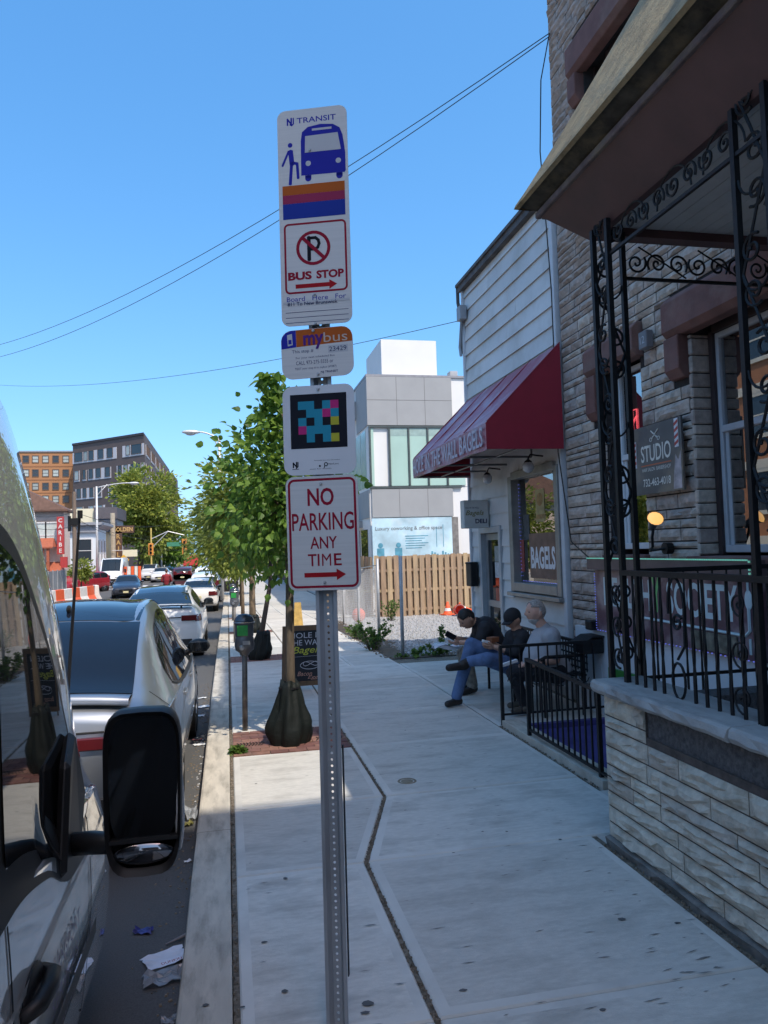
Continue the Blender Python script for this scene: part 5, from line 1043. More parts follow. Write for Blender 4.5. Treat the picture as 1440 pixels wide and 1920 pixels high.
wire('overhead_cable', 'upper of the two long cables rising to the stone house eaves', A1, A1+d0*1.05, .55, .006); wire('overhead_cable', 'lower of the two long cables rising to the stone house eaves', A1-Vector((0,0,.04)), A1+d1*1.05, .62, .006)
A2 = Vector((4.0, 12.05, 5.75)); a2 = at(0, 718, 30); wire('overhead_cable', 'single cable running from the bagel shop corner across the sky', A2, A2+(a2-A2)*1.05, .45, .006)
w = B(); w.tube([A1, (3.9, 8.32, 7.6), (3.86, 8.34, 6.7), (3.9, 8.36, 6.0), (3.96, 8.4, 5), (3.97, 8.42, 3), (3.985, 8.2, 1.9), (3.94, 7.7, 1.72)], .008, 4); solo('service_cable', w, m_wire, 'thin black cable dropping down the stone house corner', 'cable')
wl_ = [((139,960,52),(300,985,86),.5),((139,968,52),(250,1000,86),.7),((139,985,52),(213,965,86),.6),((20,960,45),(139,960,52),.3),((20,975,45),(139,985,52),.4),((139,975,52),(330,1012,110),.6)]
wl_ += [((235,985+k*7,88),(450,965+k*9,80),.5+.2*(k%3)) for k in range(8)] + [((330,1000+k*6,120),(470,1005+k*5,90),.3) for k in range(3)]
for k, (p, q, sg) in enumerate(wl_): wire('street_cable', 'one of the black cables spanning the road far ahead near the signals' if k > 5 else ['topmost','second','third'][k % 3] + (' cable from the wooden pole towards the pub' if k < 3 else ' cable on the van side or far side of the wooden pole'), at(*p), at(*q), sg, .022 if p[2] > 60 else .016, 'distant street cables' if k > 5 else 'cables on the wooden pole')

# ------------------------------------------------------------------ roadworks barriers, screens, signs
m_bo = mat('barrier_orange', (.72,.11,.03), .5, var=.08); m_bwh = mat('barrier_white', (.70,.67,.62), .5, var=.1)
b0, b1 = at(84, 1120, 41), at(186, 1122, 48); b0.z = b1.z = 0; nb_ = 7; dd = (b1-b0)/nb_; ang = math.atan2(dd.y, dd.x)
lbl = ['first', 'second', 'third', 'fourth', 'fifth', 'sixth', 'last']
for k in range(nb_):
    c = b0+dd*(k+.5); z0 = rz_(c.y)+.04; og = k % 2 == 1 or k == 4 and False
    o = thing('road_barrier', ('orange' if og else 'white') + ' plastic road barrier, ' + lbl[k] + ' of the row counted from the near van', 'road barrier', (c.x, c.y, z0), ang + (.5 if k == nb_-1 else 0), 'orange and white road barriers')
    l = dd.length*.97; w = B(); pr = [(-.3,0),(.3,0),(.3,.12),(.14,.42),(.11,.95),(-.11,.95),(-.14,.42),(-.3,.12)]; w.prism([(-l/2, y, z) for y, z in pr], (l,0,0)); part(o, 'shell', w, m_bo if og else m_bwh, local=True, bevel=.02)
    w = B(); w.box(-l/2+.1, -l/2+.3, -.315, -.302, .03, .1); w.box(l/2-.3, l/2-.1, -.315, -.302, .03, .1); part(o, 'fork_slot', w, m_dark, local=True)
cf2 = thing('screened_fence', 'grey screened construction fence behind the barriers', 'fence', (-12, 50, ZL))
f0, f1 = at(70, 1100, 47), at(124, 1100, 55); n = 6
for k in range(n+1): q = f0.lerp(f1, k/n); w = B(); w.cyl((q.x,q.y,ZL),(q.x,q.y,1.15),.04,6); part(cf2, 'post', w, m_galv)
for k in range(n): q, s_ = f0.lerp(f1, k/n), f0.lerp(f1, (k+1)/n); w = B(); w.prism([(q.x,q.y,ZL+.1),(s_.x,s_.y,ZL+.1),(s_.x,s_.y,1.1),(q.x,q.y,1.1)], (0,.02,0)); part(cf2, 'panel', w, mat('grey_screen', (.24,.25,.26), .8, var=.15, scale=1.5, randv=.15))
rb = thing('striped_board', 'red and white striped barricade panel by the far kerb', 'barricade', (at(250,1085,70).x, 70, ZL)); c = at(246, 1085, 70)
for k in range(5): w = B(); w.box(c.x-.6+k*.3, c.x-.35+k*.3, 70, 70.06, ZL+.2, 1.0); part(rb, 'stripe', w, m_bo if k % 2 == 0 else m_bwh)
# ------------------------------------------------------------------ vehicles
def pchip(xs, ys):
    xs, ys = np.array(xs, float), np.array(ys, float); h = np.diff(xs); d = np.diff(ys)/h; m = np.zeros(len(xs))
    for i in range(1, len(xs)-1):
        if d[i-1]*d[i] > 0: w1, w2 = 2*h[i]+h[i-1], h[i]+2*h[i-1]; m[i] = (w1+w2)/(w1/d[i-1]+w2/d[i])
    m[0], m[-1] = d[0], d[-1]
    def f(x):
        x = min(max(x, xs[0]), xs[-1]); i = min(int(np.searchsorted(xs, x, side='right'))-1, len(xs)-2); i = max(i, 0)
        t = (x-xs[i])/h[i]; return ys[i]*(2*t**3-3*t*t+1)+h[i]*m[i]*(t**3-2*t*t+t)+ys[i+1]*(-2*t**3+3*t*t)+h[i]*m[i+1]*(t**3-t*t)
    return f
class Shape:
    """car body: half sections along local y (0 = tail, L = nose)"""
    def __init__(s, L, st):
        s.L = L; ys = [q[0] for q in st]
        # st rows: y, zb, wb, zm, wm, zs, ws, wr, zr, crown
        s.f = [pchip(ys, [q[k] for q in st]) for k in range(1, 10)]
    def ring(s, y, n=4):
        zb, wb, zm, wm, zs, ws, wr, zr, cr = [f(y) for f in s.f]
        K = [(0, zb), (wb*.92, zb), (wb, zb+.07), (wm, zm), (ws, zs), (ws-.025, zs+.035), (wr, zr-cr), (wr*.72, zr-cr*.42), (wr*.38, zr-cr*.1), (0, zr)]
        if zr-cr < zs+.05: K[5] = (lerp(ws, wr, .3), zs+(zr-cr-zs)*.3); 
        out = []
        P = [np.array(p) for p in K]
        for i in range(len(P)-1):
            a = P[i-1] if i > 0 else P[i]; b_, c = P[i], P[i+1]; d = P[i+2] if i+2 < len(P) else P[i+1]*1
            if i+2 >= len(P): d = np.array([-P[i][0], P[i][1]])
            sharp_ = i in (0, 1)
            for j in range(n):
                t = j/n
                if sharp_: q = b_+(c-b_)*t
                else:
                    tau = .42; m0, m1 = (c-a)*tau, (d-b_)*tau
                    q = b_*(2*t**3-3*t*t+1)+m0*(t**3-2*t*t+t)+c*(-2*t**3+3*t*t)+m1*(t**3-t*t)
                out.append((float(q[0]), float(q[1])))
        out.append((0., float(P[-1][1]))); return out
    def side_x(s, y, z):      # half width of the body at height z
        r = s.ring(y, 6); best = 0.
        for (x0, z0), (x1, z1) in zip(r[12:], r[13:]):
            if (z0-z)*(z1-z) <= 0 and abs(z1-z0) > 1e-6: best = max(best, x0+(x1-x0)*(z-z0)/(z1-z0))
        return best
    def top_z(s, y, x):
        r = s.ring(y, 6); 
        for (x0, z0), (x1, z1) in zip(r[::-1], r[-2::-1]):
            if x0 <= x <= x1: return z0+(z1-z0)*(x-x0)/max(1e-6, x1-x0)
        return r[-1][1]
def car_body(sh, ny=46, n=4):
    b_ = B(); yl = [sh.L*(.5-.5*math.cos(math.pi*i/ny))*.55 + sh.L*i/ny*.45 for i in range(ny+1)]; rows_ = []
    for y in yl:
        r = sh.ring(y, n); rows_.append([(x, y, z) for x, z in r] + [(-x, y, z) for x, z in r[-2:0:-1]])
    m = len(rows_[0]); vs = [p for r in rows_ for p in r]
    fs = [(i*m+j, i*m+(j+1) % m, (i+1)*m+(j+1) % m, (i+1)*m+j) for i in range(ny) for j in range(m)]
    b_.add(vs, [f[::-1] for f in fs]); b_.f.append(tuple(range(m))); b_.f.append(tuple(range(ny*m, ny*m+m))[::-1]); b_.m += [0, 0]; return b_
def side_patch(sh, y0, y1, lo, hi, sgn=1, off=.006, ny=16, nz=6):
    b_ = B(); rows_ = []
    for i in range(ny+1):
        y = lerp(y0, y1, i/ny); rows_.append([(sgn*(sh.side_x(y, z)+off), y, z) for z in [lerp(lo(y), hi(y), k/nz) for k in range(nz+1)]])
    b_.grid(rows_ if sgn < 0 else rows_[::-1]); return b_
def top_patch(sh, y0, y1, hw, off=.006, ny=12, nx=14):
    b_ = B(); rows_ = []
    for i in range(ny+1):
        y = lerp(y0, y1, i/ny); h = hw(y); rw = []
        for k in range(nx+1):
            x = lerp(-h, h, k/nx); z = sh.top_z(y, abs(x)); e = .02; dz = (sh.top_z(y+e, abs(x))-sh.top_z(y-e, abs(x)))/(2*e); nrm = Vector((0, -dz, 1)).normalized()
            rw.append((x, y+nrm.y*off, z+nrm.z*off))
        rows_.append(rw)
    b_.grid(rows_[::-1]); return b_
m_tyre = mat('tyre_rubber', (.018,.018,.018), .85, var=.2, scale=20); m_rim = mat('alloy_rim', (.35,.35,.36), .35, .8); m_bkpl = mat('black_plastic', (.015,.015,.016), .5, var=.15); m_cglass = glass('car_glass', (.012,.016,.02), .02, .7)
m_tail = mat('tail_light_red', (.10,.008,.010), .12, var=0, spec=.6); m_head = mat('head_light', (.55,.56,.55), .08, var=0, spec=.8, metal=.3); m_plate = mat('number_plate', (.62,.56,.32), .5, var=.06); m_seam = mat('panel_gap', (.01,.01,.01), .9, var=0)
def paint(name, col, metal=.0, rough=.32): return mat(name, col, rough, metal, var=.03, scale=2, coat=.8)
def wheel(t, x, y, r, w_, sgn):
    b_ = B(); xo = x; xi = x-sgn*w_; b_.lathe([(r*.62, xi-x),(r*.9, xi-x),(r, xi-x+sgn*.03),(r, -sgn*.03),(r*.93, 0),(r*.66, -sgn*.012)], (x, y, r), 'X', 22); o = part(t, 'wheel', b_, m_tyre, local=True, smooth=True)
    b_ = B(); b_.lathe([(r*.66,-sgn*.012),(r*.6,-sgn*.05),(.001,-sgn*.05)], (x, y, r), 'X', 20)
    for k in range(5): a = k*1.2566; b_.tube([(x-sgn*.03, y, r), (x-sgn*.02, y+r*.6*math.cos(a), r+r*.6*math.sin(a))], [.045,.03], 4)
    part(o, 'rim', b_, m_rim, local=True)
def sedan(name, label, cat, loc, rz, P, group=None):
    t = thing(name, label, cat, loc, rz, group); sh = Shape(P['L'], P['st']); L_ = P['L']; pm = P['paint']; hi = P.get('hi', False)
    part(t, 'body', car_body(sh, 56 if hi else 34, 4 if hi else 3), pm, local=True, auto=42)
    bl, rf = P['belt'], P['roofl']      # functions of y
    for sgn in (1, -1):
        for (y0, y1) in P['side']: part(t, 'side_window', side_patch(sh, y0, y1, bl, rf, sgn, .006, 18 if hi else 10, 5), P.get('glass', m_cglass), local=True, smooth=True)
        for ya in P['axles']:
            b_ = B(); r = P['r']; xw = sh.side_x(ya, r*1.05); b_.lathe([(r*1.13, -sgn*.22),(r*1.13, sgn*.003),(.001, sgn*.003)], (sgn*xw, ya, r*1.0), 'X', 24); part(t, 'wheel_arch', b_, m_bkpl, local=True); wheel(t, sgn*(xw+.012), ya, r, .22, sgn)
        ym = P['mirror']; zm_ = bl(ym)+.06; xm = sh.side_x(ym, zm_); b_ = B(); b_.ell((sgn*(xm+.13), ym, zm_+.05), (.115,.09,.075), 12, 8); b_.tube([(sgn*(xm-.02), ym, zm_-.02),(sgn*(xm+.08), ym, zm_+.02)], .03, 6); o = part(t, 'mirror', b_, P.get('mirror_mat', pm), local=True, smooth=True); b_ = B(); b_.obox((sgn*(xm+.13), ym-.085, zm_+.05), (.17,.01,.1)); part(o, 'mirror_glass', b_, m_cglass, local=True, bevel=.02)
        for yh in P['handles']: zh = P['zh']; b_ = B(); xh = sh.side_x(yh, zh); b_.obox((sgn*(xh+.006), yh, zh), (.02,.2,.03)); part(t, 'door_handle', b_, pm, local=True, bevel=.006)
        for yg in P['gaps']: part(t, 'panel_gap', side_patch(sh, yg, yg+.012, lambda y: .32, bl, sgn, .003, 1, 10), m_seam, local=True)
    for key, nm in (('rear', 'rear_window'), ('front', 'windscreen')):
        y0, y1, hw = P[key]; part(t, nm, top_patch(sh, y0, y1, hw, .007), P.get('glass', m_cglass), local=True, smooth=True)
    if 'roof_panel' in P: y0, y1, hw = P['roof_panel']; part(t, 'roof_panel', top_patch(sh, y0, y1, hw, .004, 14), P['roof_mat'], local=True, smooth=True)
    for nm, y0, y1, z0, z1, m_ in P['lights']:
        for sgn in (1, -1): part(t, nm, side_patch(sh, y0, y1, lambda y: z0, lambda y: z1, sgn, .008, 8, 3), m_, local=True, smooth=True)
    for nm, x0, x1, y, z0, z1, m_ in P['ends']:
        if x0 > 0:
            for sgn in (1, -1): b_ = B(); b_.box(min(sgn*x0,sgn*x1), max(sgn*x0,sgn*x1), y-.02, y+.02, z0, z1); part(t, nm, b_, m_, local=True, bevel=.008)
        else: b_ = B(); b_.box(x0, x1, y-.02, y+.02, z0, z1); part(t, nm, b_, m_, local=True, bevel=.008)
    return t, sh
# station rows: y, zb, wb, zm, wm, zs, ws, wr, zr, crown
def suv_like(L, W, H, k=1.):
    return [(0,.42,W*.78,.62,W*.86,.86,W*.80,W*.66,.98,.05),(.05,.34,W*.88,.60,W*.93,.88,W*.87,W*.74,1.04,.05),(.18,.28,W*.93,.6,W*.97,.92,W*.93,W*.78,1.09,.05),(.45,.25,W*.95,.6,W*.99,.95,W*.955,W*.76,1.17,.05),
            (.8,.22,W*.95,.6,W,.955,W*.965,W*.73,1.32,.05),(1.3,.2,W*.95,.58,W,.95,W*.97,W*.685,1.49,.055),(1.9,.2,W*.95,.57,W,.94,W*.97,W*.66,1.60*H,.06),(2.35,.2,W*.95,.57,W,.93,W*.97,W*.65,1.62*H,.065),(2.9,.2,W*.95,.57,W,.92,W*.965,W*.66,1.55*H,.06),
            (3.4,.2,W*.95,.57,W*.99,.91,W*.955,W*.72,1.28,.05),(3.75,.2,W*.95,.58,W*.985,.89,W*.94,W*.8,1.06,.05),(4.1,.22,W*.94,.58,W*.98,.85,W*.92,W*.8,.97,.05),(4.5,.26,W*.9,.56,W*.93,.76,W*.86,W*.7,.85,.05),(4.68,.3,W*.8,.55,W*.84,.68,W*.76,W*.6,.76,.04),(4.75,.36,W*.66,.54,W*.7,.62,W*.66,W*.5,.68,.03)]
def sedan_like(L, W, H, deck=1.02, tail=0.):
    s = L/4.8
    r = [(0,.42,W*.8,.62,W*.86,.84,W*.82,W*.7,.93*deck,.03),(.04,.33,W*.9,.6,W*.93,.88,W*.88,W*.76,1.0*deck,.03),(.2,.27,W*.94,.6,W*.97,.91,W*.93,W*.8,1.04*deck,.03),(.65,.23,W*.95,.6,W,.93,W*.95,W*.79,1.05*deck,.03),
         (.95,.21,W*.95,.58,W,.93,W*.96,W*.73,1.13*deck,.04),(1.4,.2,W*.95,.57,W,.925,W*.965,W*.66,1.33*H,.05),(1.9,.2,W*.95,.57,W,.915,W*.97,W*.62,1.43*H,.055),(2.4,.2,W*.95,.57,W,.905,W*.97,W*.61,1.45*H,.06),(2.9,.2,W*.95,.57,W,.895,W*.965,W*.625,1.39*H,.055),
         (3.35,.2,W*.95,.57,W*.99,.88,W*.955,W*.7,1.14,.05),(3.7,.2,W*.95,.57,W*.985,.86,W*.94,W*.8,.99,.05),(4.2,.22,W*.94,.57,W*.97,.81,W*.91,W*.78,.91,.05),(4.6,.27,W*.88,.55,W*.91,.72,W*.83,W*.66,.79,.04),(4.76,.32,W*.76,.54,W*.8,.64,W*.74,W*.56,.7,.03),(4.8,.37,W*.62,.53,W*.66,.6,W*.62,W*.48,.65,.02)]
    return [(q[0]*s,)+q[1:] for q in r]
def wfun(a, c, ya, yb): return lambda y: lerp(a, c, (y-ya)/(yb-ya))
# --- silver crossover right in front
W = .95
ST = suv_like(4.75, W, 1.)
silver = dict(L=4.75, st=ST, paint=paint('silver_paint', (.34,.36,.39), .7, .32), hi=True, belt=pchip([.95,1.3,2.2,3.5],[1.06,1.0,.965,.94]), roofl=pchip([.85,1.15,1.6,2.2,2.8,3.2,3.5],[1.07,1.27,1.44,1.515,1.47,1.3,1.02]), side=[(.97,1.22),(1.25,2.1),(2.15,3.42)], glass=mat('car_glass_mirror', (.008,.011,.018), .02, 0, var=0, spec=.3),
  axles=(.92, 3.8), r=.355, mirror=3.05, mirror_mat=m_bkpl, handles=(1.55, 2.5), zh=.86, gaps=(1.28, 2.12, 3.3), rear=(.27, 1.33, wfun(.66, .60, .27, 1.33)), front=(2.75, 3.62, wfun(.58, .72, 2.75, 3.62)),
  roof_panel=(1.37, 2.72, lambda y: .59), roof_mat=mat('black_glass_roof', (.008,.012,.022), .03, var=0, spec=.4),
  lights=[('tail_light', .005, .34, .80, .885, m_tail)], ends=[('tail_light', .3, .78, -.006, .80, .88, m_tail), ('number_plate', -.17, .17, -.012, .62, .76, m_plate), ('bumper_trim', -.72, .72, .0, .34, .5, m_bkpl), ('boot_seam', -.76, .76, -.004, .905, .915, m_seam)])
SVX, SVY = -1.30, 5.05
sv, svs = sedan('silver_crossover', 'silver crossover with black glass roof parked just ahead of the van mirror', 'car', (SVX, SVY, rz_(6)+.01), 0, silver)
b_ = B(); rows_ = []
for x in np.linspace(-.66, .66, 15): z_ = svs.top_z(.22, abs(x)); rows_.append([(x, .27, z_+.016), (x, .14, z_+.03), (x, .05, z_+.035-abs(x)*.02), (x, .06, z_-.02)])
b_.grid(rows_); part(sv, 'spoiler_lip', b_, silver['paint'], local=True, smooth=True)
for sgn in (1,-1): part(sv, 'boot_gap', side_patch(svs, .36, .372, lambda y: .52, lambda y: 1.08, sgn, .003, 1, 10), m_seam, local=True)
b_ = B(); b_.ell((0, 1.62, 1.585), (.02,.06,.035), 8, 6); part(sv, 'roof_fin', b_, m_bkpl, local=True)
# chrome-dark window surround
for sgn in (1,-1): part(sv, 'window_trim', side_patch(svs, .98, 3.4, lambda y: silver['belt'](y)-.022, silver['belt'], sgn, .009, 22, 1), m_bkpl, local=True)
# --- white sedan with black roof
W = .92
cam_ = dict(L=4.85, st=sedan_like(4.85, W, 1., 1.06), paint=paint('pearl_white', (.72,.72,.71), 0, .3), hi=True, belt=pchip([1.0,2,3.4],[1.0,.945,.9]), roofl=pchip([.95,1.25,1.7,2.3,2.9,3.3],[1.02,1.2,1.31,1.345,1.28,.98]), side=[(1.05,1.3),(1.33,2.2),(2.25,3.25)], axles=(.95,3.85), r=.34, mirror=3.05, mirror_mat=m_bkpl, handles=(1.55,2.5), zh=.84, gaps=(1.35,2.2,3.3), rear=(.72,1.42,wfun(.68,.58,.72,1.42)), front=(2.72,3.5,wfun(.55,.7,2.72,3.5)),
  roof_panel=(1.44,2.7,lambda y:.56), roof_mat=paint('gloss_black_roof', (.014,.018,.026), 0, .15), lights=[('tail_light', .0, .36, .80, .93, m_tail)], ends=[('tail_light', .5, .8, -.004, .82, .93, m_tail), ('number_plate', -.16,.16,-.012,.7,.82,m_plate), ('bumper_trim', -.7,.7,.0,.34,.46,m_bkpl), ('rear_garnish', -.5,.5,-.01,.885,.9,m_bkpl)])
wc, wcs = sedan('white_sedan', 'white sports sedan with black roof and boot spoiler ahead of the silver car', 'car', (-1.42, 15.5, rz_(17)+.0), 0, cam_)
b_ = B(); rows_ = [[(x, .16, 1.13-.015*abs(x)), (x, .02, 1.15-.02*abs(x)), (x, -.01, 1.135-.02*abs(x)), (x, .15, 1.105)] for x in np.linspace(-.72,.72,9)]; b_.grid(rows_); b_.tube([(.5,.1,1.06),(.5,.08,1.13)], .02, 5); b_.tube([(-.5,.1,1.06),(-.5,.08,1.13)], .02, 5); part(wc, 'spoiler', b_, m_bkpl, local=True)
# --- the other cars
def mk(name, label, X, Y, col, kind='sedan', rz=0, group=None, W=.9, Ls=4.7, H=1., black=False, hd=False):
    pm = paint('paint_%s_%.2f' % (name, col[0]), col, .0 if sum(col) > 1.5 or sum(col) < .2 else .2)
    if kind == 'sedan':
        P = dict(L=Ls, st=sedan_like(Ls, W, H), belt=pchip([1.0,2,3.4],[.985,.94,.9]), roofl=pchip([.95,1.25,1.7,2.3,2.9,3.3],[1.01,1.2*H,1.3*H,1.33*H,1.27*H,.97]), side=[(1.05,2.1),(2.15,3.2)], rear=(.72,1.42,wfun(.66,.56,.72,1.42)), front=(2.72,3.4,wfun(.55,.7,2.72,3.4)))
        tl = (.74, .93); hl = (.58,.7)
    else:
        P = dict(L=4.75, st=[(q[0], q[1]+.04, q[2], q[3]+.05, q[4], q[5]+.08, q[6], (q[7]+W*.1 if .04 < q[0] < 3 else q[7]), (q[8]+.1 if q[0] > 3.2 else [0,1.0,1.3,1.55,1.66,1.72,1.75,1.76,1.7][min(i,8)]*H), q[9]) for i, q in enumerate(suv_like(4.75, W, 1.))], belt=lambda y: 1.06, roofl=pchip([.3,.6,2,2.9,3.4],[1.45*H,1.56*H,1.62*H,1.54*H,1.15]), side=[(.45,1.3),(1.34,2.15),(2.2,3.3)], rear=(.1,.36,lambda y:.62), front=(2.75,3.5,wfun(.6,.72,2.75,3.5)))
        tl = (.9,1.2); hl = (.68,.84)
    P.update(paint=pm, axles=(.9, P['L']-.95), r=.33 if kind == 'sedan' else .36, mirror=3.0, mirror_mat=pm, handles=(1.6,2.5), zh=.84, gaps=(1.36,2.16), lights=[('tail_light', .0,.3,tl[0],tl[1],m_tail), ('headlight', P['L']-.45, P['L']-.12, hl[0],hl[1],m_head)],
       ends=[('tail_light', .48,.76,-.006,tl[0],tl[1],m_tail),('number_plate',-.16,.16,-.012,.62,.74,m_plate),('bumper_trim',-.68,.68,.005,.36,.46,m_bkpl),('grille',-.4,.4,P['L']-.02,.42,.6,m_bkpl),('number_plate',-.16,.16,P['L']+.015,.38,.5,m_plate)])
    return sedan(name, label, 'car', (X, Y, rz_(Y)+.01), rz, P, group)
GP = 'cars parked along the right-hand kerb'; GO = 'cars coming towards us on the left'
c = at(371, 1140, 34.5); mk('white_saloon', 'plain white saloon parked behind the black-roofed white sedan', c.x, 34.5, (.74,.72,.68), group=GP, W=.9, H=1.02)
c = at(386, 1130, 42); sv4, _ = mk('white_hatchback', 'small white hatchback second from the plain white saloon, door open', c.x, 42, (.74,.73,.71), 'suv', group=GP, W=.88, H=.93)
b_ = B(); b_.prism([(.92,2.95,.4),(1.85,2.6,.4),(1.85,2.6,1.02),(.92,2.95,1.02)], (0,.08,0)); o = part(sv4, 'open_door', b_, m_bkpl, local=True); b_ = B(); b_.tube([(.92,2.95,1.02),(1.15,2.88,1.45),(1.8,2.62,1.5),(1.84,2.6,.42)], .035, 5); part(o, 'frame', b_, paint('paint_white_door', (.74,.73,.71)), local=True)
c = at(390, 1120, 51); mk('white_suv', 'tall white SUV, farthest of the white cars parked on the right', c.x, 51, (.73,.73,.73), 'suv', group=GP, W=.95, H=1.06)
c = at(342, 1090, 68); mk('dark_red_car', 'dark car with red tail lights driving away up the street', c.x, 68, (.07,.015,.02), 'suv', W=.9, H=.92)
c = at(228, 1118, 49); mk('dark_saloon', 'dark blue-black saloon coming towards us past the barriers', c.x-.1, 53.5, (.02,.025,.04), rz=math.pi+.08, group=GO)
c = at(172, 1110, 58); mk('red_car', 'red hatchback waiting between the barriers and the white van', c.x, 62.5, (.38,.02,.03), 'suv', rz=math.pi-.45, group=GO, H=.92)
c = at(283, 1090, 82); mk('silver_suv', 'silver SUV coming towards us beyond the crossing', c.x-.2, 86, (.55,.56,.57), 'suv', rz=math.pi, group=GO)
c = at(304, 1090, 76); mk('white_compact', 'white compact car coming towards us beside the silver SUV', c.x-.2, 80, (.7,.7,.7), rz=math.pi, group=GO)
c = at(322, 1080, 115); mk('grey_car', 'small grey car far up the street under the signals', c.x, 115, (.3,.31,.33), rz=math.pi, group=GO)
tk = thing('red_lorry', 'red lorry far up the street by the corner building', 'lorry', (at(358,1070,125).x, 125, rz_(125))); b_ = B(); b_.box(-1.2,1.2,0,6,.9,2.6); part(tk, 'cargo_box', b_, mat('lorry_red', (.5,.05,.04), .5), local=True, bevel=.04); b_ = B(); b_.box(-1.1,1.1,6.1,8,.5,2.2); part(tk, 'cab', b_, mat('lorry_red', (0,0,0)), local=True, bevel=.1)
for sg in (1,-1):
    for y in (1, 7): wheel(tk, sg*1.15, y, .45, .28, sg)
# --- vans
def van(name, label, loc, rz, W, L, H, pm, hi=False, belt=None, roofl=None, fro=None, side=None, hood=.95):
    zs = 1.12
    st = [(0,.5,W*.9,.9,W*.94,1.3,W*.94,W*.8,H-.12,.1),(.04,.42,W*.96,.9,W*.98,1.3,W*.965,W*.84,H-.04,.08),(.5,.38,W*.97,.9,W,1.3,W*.975,W*.86,H,.08),(L*.4,.36,W*.97,.9,W,1.25,W*.985,W*.9,H+.02,.08),(L-2.2,.36,W*.97,.85,W,1.2,W*.985,W*.9,H,.08),
          (L-1.82,.36,W*.97,.85,W,1.18,W*.985,W*.9,H-.08,.08),(L-1.49,.36,W*.97,.82,W,1.16,W*.985,W*.9,H-.35,.07),(L-1.24,.36,W*.97,.8,W,1.14,W*.98,W*.9,H-.63,.07),(L-.72,.36,W*.97,.78,W*.995,1.06,W*.955,W*.84,1.36,.06),(L-.48,.36,W*.95,.76,W*.97,1.0,W*.92,W*.78,1.21,.06),(L-.26,.38,W*.9,.7,W*.92,.92,W*.86,W*.7,1.06,.05),(L-.08,.4,W*.8,.65,W*.82,.8,W*.76,W*.6,.9,.04),(L,.46,W*.7,.62,W*.72,.7,W*.68,W*.5,.78,.03)]
    sh = Shape(L, st); t = thing(name, label, 'van', loc, rz); part(t, 'body', car_body(sh, 70 if hi else 40, 6 if hi else 3), pm, local=True, auto=50)
    part(t, 'windscreen', top_patch(sh, L-1.78, L-.8, wfun(W*.78, W*.78, L-1.78, L-.8), .008), m_cglass, local=True, smooth=True)
    return t, sh
vw, vs2 = van('white_van', 'white high-roofed delivery van standing among the oncoming cars', (at(211,1100,70).x, 74, rz_(70)), math.pi, 1.0, 5.8, 2.55, paint('van_white', (.74,.75,.75)))
for sg in (1,-1):
    part(vw, 'side_window', side_patch(vs2, 5.8-2.3, 5.8-1.35, lambda y: 1.25, pchip([3.5,4.1,4.45],[1.95,1.85,1.3]), sg, .006, 10, 4), m_cglass, local=True)
    for ya in (1.1, 4.85): wheel(vw, sg*1.0, ya, .35, .24, sg)
    b_ = B(); b_.box(sg*.5-.16+sg*.08, sg*.5+.16+sg*.08, 5.68, 5.76, .78, .94); part(vw, 'headlight', b_, m_head, local=True)
    b_ = B(); b_.obox((sg*1.13, 4.3, 1.4), (.16,.1,.34)); part(vw, 'mirror', b_, m_bkpl, local=True, bevel=.03)
b_ = B(); b_.box(-.6,.6,5.62,5.83,.5,.76); part(vw, 'grille', b_, m_bkpl, local=True); b_ = B(); b_.box(-.8,.8,5.55,5.86,.3,.44); part(vw, 'bumper', b_, m_bkpl, local=True)
# the big van beside us
VW, VL = 1.0, 5.6
vy0 = 4.02-VL; vz = rz_(0)
nv, nvs = van('near_van', 'dirty white van close beside the kerb with a big black door mirror', (-.50-VW, vy0, vz), 0, VW, VL, 2.62, mat('van_paint', (.80,.81,.81), 0, .38, var=.05, scale=3, coat=.45, dirt_glare=.35, dirt_glare_col=(.3,.3,.29), dscale=3), hi=True)
ly = lambda Y: Y-vy0; lz = lambda z: z-vz
belt_n = pchip([ly(1.2),ly(1.95),ly(2.3),ly(2.55),ly(2.85)], [lz(1.1),lz(1.1),lz(1.04),lz(.93),lz(.9)]); roof_n = pchip([ly(1.2),ly(1.75),ly(2.1),ly(2.5),ly(2.85)], [lz(1.97),lz(1.97),lz(1.9),lz(1.6),lz(1.16)])
part(nv, 'window_surround', side_patch(nvs, ly(1.18), ly(2.86), lambda y: belt_n(y)-.055, lambda y: roof_n(y)+.06, 1, .004, 34, 8), m_bkpl, local=True, smooth=True)
part(nv, 'side_window', side_patch(nvs, ly(1.98), ly(2.8), lambda y: belt_n(y)+.0, roof_n, 1, .009, 26, 8), mat('van_window', (.012,.014,.016), .02, .0, var=0, spec=.8), local=True, smooth=True)
part(nv, 'side_window', side_patch(nvs, ly(1.2), ly(1.93), lambda y: belt_n(y)+.0, roof_n, 1, .009, 20, 8), mat('van_window', (0,0,0)), local=True, smooth=True)
part(nv, 'panel_gap', side_patch(nvs, ly(1.9), ly(1.912), lambda y: .42, lambda y: belt_n(y)-.06, 1, .003, 1, 14), m_seam, local=True)
g_ = B(); rows_ = []
for z in np.linspace(.42, 1.2, 14): y = ly(2.82)+.14*math.sin((z-.42)*2.2)-.05; x = nvs.side_x(y, z)+.004; rows_.append([(x, y, z), (x, y+.014, z)])
g_.grid(rows_); part(nv, 'panel_gap', g_, m_seam, local=True)
part(nv, 'rubbing_strip', side_patch(nvs, ly(.5), ly(2.95), lambda y: .66, lambda y: .72, 1, .012, 20, 1), m_bkpl, local=True)
part(nv, 'belt_crease', side_patch(nvs, ly(1.0), ly(3.3), lambda y: lz(.83)-.02*(y-ly(2)), lambda y: lz(.85)-.02*(y-ly(2)), 1, .006, 24, 1), mat('van_paint', (0,0,0)), local=True, smooth=True)
